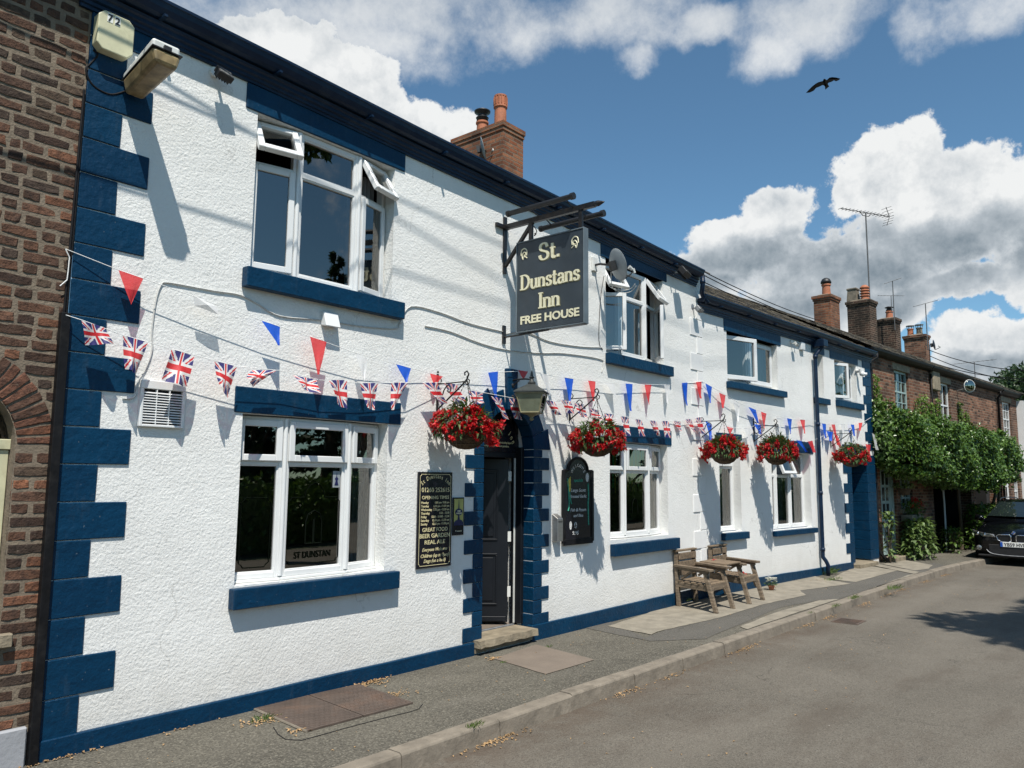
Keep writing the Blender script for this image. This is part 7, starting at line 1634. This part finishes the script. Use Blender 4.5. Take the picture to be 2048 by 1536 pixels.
basep = Cc.pt(*Cc.px(1856, 700, -3.0), -3.0); tz = Cc.px(1853, 608, -3.0)[1]
yagi('aerial', 'thin aerial mast with a short bar on the fourth chimney', basep, tz - basep.z, R0 * 1 + Vector((0, 0, .28)), .95, 6, .14, r=.018)
basep = Cc.pt(*Cc.px(1951, 765, -1.5), -1.5); tz = Cc.px(1951, 730, -1.5)[1]
yagi('aerial', 'comb aerial low on the roof near the far trees', basep, tz - basep.z + .1, R0 * 1 + Vector((0, 0, .12)), 1.5, 10, .30, r=.014)
bd_ = Cc.pt(*Cc.px(1866, 690, -1.5), -1.5); m0 = Matrix((R0, Vector((0, 0, 1)).cross(R0), Vector((0, 0, 1)))).transposed().to_4x4()
zax = (Vector((0, 0, .15)) + R0 * 1.0 + F0 * -.35).normalized(); x_ = Vector((0, 0, 1)).cross(zax).normalized(); mm_ = Matrix((x_, zax.cross(x_), zax)).transposed().to_4x4(); mm_.translation = bd_
dish('satellite_dish', 'edge on black satellite dish on the cottage roof behind the fourth chimney', mm_, .17, [bd_, bd_ - R0 * .12, bd_ - R0 * .12 - Vector((0, 0, .7))])
def wire(label, a, b, r=.012, sag=.3, n=16):
    a, b = Vector(a), Vector(b); P = []
    for k in range(n + 1): t_ = k / n; p = a.lerp(b, t_); p.z -= sag * 4 * t_ * (1 - t_); P.append(tuple(p - a))
    mb = MB(); mb.tube(P, r, 5, cap=False); o = make('overhead_wire', mb, M['black_cable'], None, Matrix.Translation(a), recalc=False); return tag(o, label, 'wire', 'overhead wires')
for k, (y0, y1, sg_) in enumerate(((545, 646, 'upper'), (552, 655, 'middle'), (566, 660, 'lowest'))):
    a = B.pt(*B.px(1395, y0 - 8, -2.0), -2.0); b = B.pt(*B.px(1655, y1, -3.4), -3.4); wire(f'{sg_} of the black wires dropping behind the lower roof to the brick chimney', a, b, .011, .10)
for k, (x0, y0, x1, y1, w_) in enumerate(((1858, 700, 2060, 742, 'top'), (1860, 712, 2060, 765, 'middle'), (1856, 722, 2060, 758, 'bottom'))):
    a = Cc.pt(*Cc.px(x0, y0, -2.5), -2.5); b = Cc.pt(*Cc.px(x1, y1, 1), 1); wire(f'{w_} wire running over the far roofs towards the dark trees', a, b, .014, .15)
# two service wires that cross the street above the frame and mark the white wall with thin shadows
def shadow_wire(label, p0, p1, o0, o1, r=.012):
    q = []
    for (px_, py_), o in ((p0, o0), (p1, o1)):
        u, z = A.px(px_, py_); q.append(Vector((u, YW, z)) + Vector((TOSUN.x, TOSUN.y, TOSUN.z)) / -TOSUN.y * o)
    a, b = q; e = (b - a).normalized(); back = (o0 - .2) / (o1 - o0) * (b - a).length; wire(label, a - e * back, b + e * 14, r, 0)
shadow_wire('upper service wire rising from the brick house over the street', (330, 165), (1000, 560), .9, 3.0, .009)
shadow_wire('lower service wire rising from the brick house over the street', (345, 408), (1180, 660), 1.0, 3.3, .009)
shadow_wire('service wire rising over the street from beside the big upper window', (800, 400), (1340, 640), 1.6, 3.4, .009)
# bird
def bird():
    p = EYE + ray(1649, 169) * 38; t = Matrix((RT, UP2, -FWD)).transposed().to_4x4(); t.translation = p; mb = MB(); k = 38 / FPX * .054 * 18.6
    pts_ = [(540, 790), (620, 700), (700, 620), (800, 545), (880, 505), (960, 490), (1020, 475), (1035, 430), (1060, 415), (1085, 435), (1100, 455), (1150, 440), (1230, 365), (1330, 340), (1480, 330), (1660, 325), (1610, 380), (1540, 420), (1480, 450), (1400, 430), (1330, 480), (1240, 515), (1180, 545), (1180, 590), (1225, 650), (1100, 755), (1085, 650), (1040, 610), (1010, 605), (900, 655), (820, 680), (750, 760), (650, 800)]
    cx_, cy_ = 1100, 560; s_ = 110 / 2048 * 38 / FPX; n = len(pts_)
    def zof(x, y): d = abs(x - cx_) / 560; return .10 - .25 * d * d
    top_ = [((x - cx_) * s_, -(y - cy_) * s_, zof(x, y) + .01) for x, y in pts_]; bot_ = [(a, b, c - .02) for a, b, c in top_]
    mb.add(top_ + bot_, [tuple(range(n)), tuple(range(2 * n - 1, n - 1, -1))] + [(i, i + n, (i + 1) % n + n, (i + 1) % n) for i in range(n)])
    mb.sphere((0, .03, .10), .10, 10, 0, (.55, 1.6, .6)); mb.sphere(((1062 - cx_) * s_, -(445 - cy_) * s_, .11), .05, 8)
    o = make('bird', mb, pm('dark_feathers', (.005, .005, .005), .9, spec=.1), None, t); tag(o, 'dark bird of prey gliding with spread wings against the blue sky', 'bird')
bird()

# ================================================================== TREES
def tree(label, base, h, rad, seed, n, cat_='tree', conifer=False, mat='treeleaf', leaf=.28, group=None, crown0=.25):
    t = thing('tree' if not conifer else 'conifer', label, cat_, Matrix.Translation(base), group); rr = random.Random(seed); mb = MB()
    mb.tube([(0, 0, 0), (rr.uniform(-.1, .1), 0, h * .4), (rr.uniform(-.2, .2), 0, h * .9)], [h * .03, h * .02, h * .006], 8)
    lobes = []
    if not conifer:
        for k in range(16):
            a = rr.uniform(0, 6.28); q = rr.random() ** .5 * rad * .72; z = h * (crown0 + .15 + (.80 - crown0) * rr.random()); lobes.append((Vector((q * math.cos(a), q * math.sin(a), z)), rad * rr.uniform(.28, .5)))
        for c, r_ in lobes[:10]: mb.tube([(0, 0, c.z * .5), (c.x * .5, c.y * .5, c.z * .8), tuple(c)], [h * .012, h * .008, h * .003], 5)
    else:
        for k in range(46):
            z = h * (.1 + .86 * k / 46); a = k * 2.4; L_ = rad * (1 - z / h) * rr.uniform(.8, 1.1); mb.tube([(0, 0, z), (L_ * math.cos(a), L_ * math.sin(a), z - L_ * .12)], [h * .004, h * .001], 4)
    make('trunk', mb, M['bark'], t, ID); mb = MB()
    for i in range(n):
        if conifer:
            z = h * (.1 + .88 * rr.random() ** 1.3); k = int((z / h - .1) / .86 * 46); a = k * 2.4 + rr.gauss(0, .22); L_ = rad * (1 - z / h); q = L_ * rr.random() ** .5; p = Vector((q * math.cos(a), q * math.sin(a), z - q * .12 + rr.gauss(0, .05))); d = Vector((math.cos(a), math.sin(a), -.3)) + rv(rr) * .5
        else:
            c, r_ = rr.choice(lobes); v = rv(rr); p = c + v * r_ * (rr.random() ** .35); p.z = c.z + (p.z - c.z) * .75; d = v + rv(rr) * .9
        leafq(mb, p, d, rv(rr), leaf * rr.uniform(.6, 1.3), leaf * .3)
    make('crown', mb, M[mat], t, ID, recalc=False); return t
def gp(px, dist): d = ray(px, 990); d.z = 0; d.normalize(); p = EYE + d * dist; return Vector((p.x, p.y, -.15))
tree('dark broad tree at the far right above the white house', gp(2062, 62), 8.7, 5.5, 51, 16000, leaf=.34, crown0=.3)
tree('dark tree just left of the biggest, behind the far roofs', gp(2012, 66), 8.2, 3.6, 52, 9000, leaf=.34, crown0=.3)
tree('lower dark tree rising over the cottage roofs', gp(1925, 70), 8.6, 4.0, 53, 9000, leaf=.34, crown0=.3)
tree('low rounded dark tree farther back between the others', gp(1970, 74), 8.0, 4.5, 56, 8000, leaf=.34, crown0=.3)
# across the street (outside the picture, seen in the glass, shading the road)
tree('green roadside tree whose branches shade the road opposite the inn', Vector((9.15, -5.0, -.15)), 13.4, 2.7, 57, 15000, mat='ivy', leaf=.24, crown0=.58)
for i, (x, y, h, r_, cn, lb) in enumerate(((16.4, -11, 9.9, 2.0, True, 'tall pointed conifer opposite the inn'), (13.6, -12, 8.6, 1.7, True, 'slimmer conifer left of the tallest one, opposite the inn'), (6.5, -12.5, 5.0, 2.6, False, 'leafy tree across the street by the two conifers'), (-2.5, -12, 4.8, 2.6, False, 'leafy tree across the street near the brick house'), (20, -12, 5.2, 2.6, False, 'leafy tree right of the tallest conifer'), (27, -12, 6.2, 2.8, False, 'leafy tree across the street opposite the garden seat'), (37, -12, 8.8, 3.2, False, 'big leafy tree far along across the street'), (48, -12, 8.0, 3.4, False, 'last leafy tree across the street'))):
    tree(lb, Vector((x, y, -.15)), h, r_, 70 + i, 3200 if not cn else 6000, conifer=cn, mat='ivy' if i % 2 else 'treeleaf', leaf=.34 if not cn else .26, crown0=.1)
hd = MB(); rr = random.Random(77)
for i in range(9000):
    x = rr.uniform(-14, 40); z = rr.uniform(0, 1.9); leafq(hd, Vector((x, -8.0 - rr.random() * .5 + .2 * math.sin(x * 2), z - .12)), Vector((0, 1, .2)) + rv(rr), rv(rr), .2, .06)
hd.box(-14, 40, -9.0, -8.4, -.15, 1.6); tag(make('hedge', hd, M['ivy'], None, None, recalc=False), 'long green hedge across the street from the inn', 'hedge')

# ================================================================== CAR
def car():
    c0 = Vector((20.95, 2.77, -.12)); hd_ = math.atan2(-.035, -1)          # heading towards the camera end of the street
    Mx = Matrix.Translation(c0) @ Matrix.Rotation(R(180 - 3.0), 4, 'Z')     # local +x = forward, +y = car's left
    t = thing('parked_car', 'black estate car parked at the kerb, seen from the front', 'car', Mx)
    # cross sections: x, half width at sill, at waist, z waist, z bonnet centre
    sec = [(.00, .55, .66, .62, .64), (-.03, .74, .76, .66, .69), (-.12, .82, .83, .70, .75), (-.35, .86, .885, .76, .83), (-.8, .88, .90, .83, .90), (-1.25, .885, .905, .90, .97), (-1.7, .885, .905, .93, .99), (-2.6, .885, .905, .95, .99), (-3.6, .885, .90, .96, 1.0), (-4.3, .84, .86, .92, .96), (-4.5, .78, .80, .8, .85)]
    mb = MB(); prof = []
    for x, ws, ww, zw, zc in sec:
        lo = .22 if x < -.05 else .26
        prof.append([(x, -ws * .9, lo), (x, -ws, lo + .08), (x, -ws - .01, .45), (x, -ww, zw - .08), (x, -ww + .05, zw), (x, -ww * .72, zw + (zc - zw) * .65), (x, -ww * .35, zc), (x, 0, zc + .008), (x, ww * .35, zc), (x, ww * .72, zw + (zc - zw) * .65), (x, ww - .05, zw), (x, ww, zw - .08), (x, ws + .01, .45), (x, ws, lo + .08), (x, ws * .9, lo)])
    n = 15; vs = [v for r_ in prof for v in r_]; fs = [(i * n + k, i * n + (k + 1) % n, (i + 1) * n + (k + 1) % n, (i + 1) * n + k) for i in range(len(sec) - 1) for k in range(n)] + [tuple(range(n)), tuple(range((len(sec) - 1) * n, len(sec) * n))]
    mb.add(vs, fs); body = make('body', mb, M['car'], t, ID, smooth=True); sb_ = body.modifiers.new('s', 'SUBSURF'); sb_.levels = sb_.render_levels = 2
    mb = MB(); gs = [(-1.22, .80, .80, .97), (-1.32, .78, .79, 1.04), (-1.95, .60, .66, 1.41), (-2.3, .58, .64, 1.455), (-3.2, .58, .64, 1.45), (-4.0, .56, .63, 1.39), (-4.42, .70, .74, .98)]
    pr = [[(x, -wb, .9), (x, -wb * .98, z - .12 if z > 1.2 else .93), (x, -wt, z), (x, 0, z + .025), (x, wt, z), (x, wb * .98, z - .12 if z > 1.2 else .93), (x, wb, .9)] for (x, wt, wb, z) in [(g_[0], g_[1], g_[2] + .06, g_[3]) for g_ in gs]]
    n = 7; vs = [v for r_ in pr for v in r_]; fs = [(i * n + k, i * n + (k + 1) % n, (i + 1) * n + (k + 1) % n, (i + 1) * n + k) for i in range(len(gs) - 1) for k in range(n)] + [tuple(range(n)), tuple(range((len(gs) - 1) * n, len(gs) * n))]
    mb.add(vs, fs); make('cabin', mb, M['car'], t, ID, smooth=True)
    # windscreen laid over the cabin's front
    mb = MB(); N_ = 8; rows = []
    for j in range(5):
        v = j / 4; x = -1.345 - .585 * v; z = 1.055 + .335 * v + .012; w = .775 - .165 * v; rows.append([(x + .10 * (1 - (2 * i / N_ - 1) ** 2) + .028, w * (2 * i / N_ - 1), z) for i in range(N_ + 1)])
    for j in range(4):
        for i in range(N_): mb.quad(rows[j][i], rows[j][i + 1], rows[j + 1][i + 1], rows[j + 1][i])
    make('windscreen', mb, pm('tinted_car_glass', (.012, .018, .018), .06, .1, 3, coat=1), t, ID, smooth=True)
    for s_ in (-1, 1):
        mb = MB(); mb.sphere((-1.55, s_ * 1.0, 1.0), .1, 12, 0, (.7, 1.1, .75)); mb.bar((-1.55, s_ * .85, .95), (-1.55, s_ * .95, .98), .05, .04); make('wing_mirror', mb, M['car'], t, ID, smooth=True)
        mb = MB(); q = [(.005, .36, .655), (-.03, .62, .665), (-.12, .80, .685), (-.30, .895, .74), (-.28, .885, .80), (-.10, .80, .775), (-.02, .60, .745), (.012, .40, .725)]
        front = [(x + .022, s_ * y, z - .03) for x, y, z in q]; back = [(x - .06, s_ * y * .98, z - .03) for x, y, z in q]; k = len(q); mb.add(front + back, [tuple(range(k)), tuple(range(2 * k - 1, k - 1, -1))] + [(i, i + k, (i + 1) % k + k, (i + 1) % k) for i in range(k)]); hl = make('headlight', mb, M['headlight'], t, ID, bev=.01)
        for q_ in ((-.02, s_ * .58, .68), (-.07, s_ * .73, .695)): mb = MB(); mb.sphere(q_, .043, 10, 0, (.9, 1, 1)); make('lamp_reflector', mb, M['chrome'], hl, ID, smooth=True)
        # kidney grilles
        mb = MB(); kq = [(.05, .555), (.10, .535), (.24, .54), (.31, .575), (.335, .66), (.30, .695), (.09, .70), (.05, .68)]
        mb.add([(.035, s_ * y, z) for y, z in kq] + [(-.02, s_ * y, z) for y, z in kq], [tuple(range(8)), tuple(range(15, 7, -1))] + [(i, i + 8, (i + 1) % 8 + 8, (i + 1) % 8) for i in range(8)]); gr = make('grille', mb, M['blackplastic'], t, ID)
        mb = MB(); mb.tube([(.042, s_ * y, z) for y, z in kq] + [(.042, s_ * kq[0][0], kq[0][1])], .012, 6); SUB('grille_surround', mb, M['chrome'], gr, smooth=True)
        mb = MB()
        for k in range(7): y = .08 + k * .035; mb.box(.034, .042, min(s_ * y, s_ * (y + .008)), max(s_ * y, s_ * (y + .008)), .555, .69)
        SUB('grille_bars', mb, M['blackplastic'], gr)
        mb = MB(); mb.lathe([(.05, 0), (.055, .02), (.01, .03)], (0, 0, 0), 14, axis='x'); mb.v = [(v[0] - .01, v[1] + s_ * .70, v[2] + .38) for v in mb.v]; make('fog_light', mb, M['headlight'], t, ID)
        for xx in (-.82, -3.6):
            mb = MB(); mb.lathe([(.2, -.10), (.31, -.10), (.325, -.07), (.325, .07), (.31, .10), (.2, .10)], (xx, s_ * .80, .325), 28, axis='y'); mb.v = [(v[0], v[1], v[2]) for v in mb.v]; wl = make('wheel', mb, M['tyre'], t, ID, smooth=False)
            mb = MB(); mb.lathe([(.2, -.08), (.2, .09), (.05, .10), (.01, .105)], (xx, s_ * .80, .325), 20, axis='y'); SUB('rim', mb, M['steel'], wl)
        mb = MB(); mb.tube(cat([(-1.95, s_ * .60, 1.44), (-2.1, s_ * .60, 1.485), (-2.8, s_ * .60, 1.50), (-3.8, s_ * .58, 1.47), (-3.95, s_ * .58, 1.42)], 4), .014, 6); make('roof_rail', mb, M['blackplastic'], t, ID)
    mb = MB(); mb.box(.0, .045, -.50, .50, .22, .47); mb.box(-.02, .05, -.72, .72, .20, .235); make('lower_grille', mb, M['blackplastic'], t, ID, bev=.01)
    mb = MB(); mb.tube(cat([(.03, -.55, .35), (.05, -.42, .26), (.055, 0, .235), (.05, .42, .26), (.03, .55, .35)], 6), .009, 5); make('bumper_trim', mb, M['steeldark'], t, ID)
    mb = MB(); mb.box(.045, .058, -.26, .26, .425, .535); pl_ = make('number_plate', mb, M['plate'], t, ID, bev=.004)
    mb = MB(); mb.box(.0582, .0595, -.262 + .0, -.215, .427, .533); mb.v = [(v[0], v[1], v[2]) for v in mb.v]; SUB('blue_band', mb, M['euro'], pl_)
    m = text_mb('YB59 HVR', .105, .012, space=1.0); xs_ = [v[0] for v in m.v]; k = .43 / (max(xs_) - min(xs_)); mm2 = Matrix(((0, 0, 1, .0592), (1, 0, 0, .022), (0, 1, 0, .443), (0, 0, 0, 1))) @ Matrix.Diagonal((k, 1, 1, 1)); mb = MB(); merge(mb, m, mm2); SUB('registration', mb, M['platetext'], pl_, recalc=False)
    mb = MB(); mb.lathe([(.038, 0), (.038, .008), (.03, .012)], (0, 0, 0), 20, axis='x'); mb.v = [(v[0] * 1.0 + .005, v[1], v[2] + .745) for v in mb.v]; bg_ = make('badge', mb, M['chrome'], t, ID)
    mb = MB(); 
    for k in (0, 2): 
        a0 = k * math.pi / 2; mb.add([(.018, 0, .745)] + [(.018, .028 * math.cos(a0 + j * math.pi / 12), .745 + .028 * math.sin(a0 + j * math.pi / 12)) for j in range(7)], [tuple(range(8))])
    SUB('badge_quarters', mb, M['euro'], bg_, recalc=False)
    mb = MB(); mb.tube([(-1.30, -.55, 1.02), (-1.33, .1, 1.06)], .01, 5); mb.tube([(-1.28, .05, 1.01), (-1.35, .6, 1.07)], .01, 5); make('wiper', mb, M['blackplastic'], t, ID)
    mb = MB(); mb.box(-4.3, -.15, -.7, .7, .17, .24); make('underbody', mb, M['blackplastic'], t, ID)
car()
print('all built', len(bpy.data.objects))
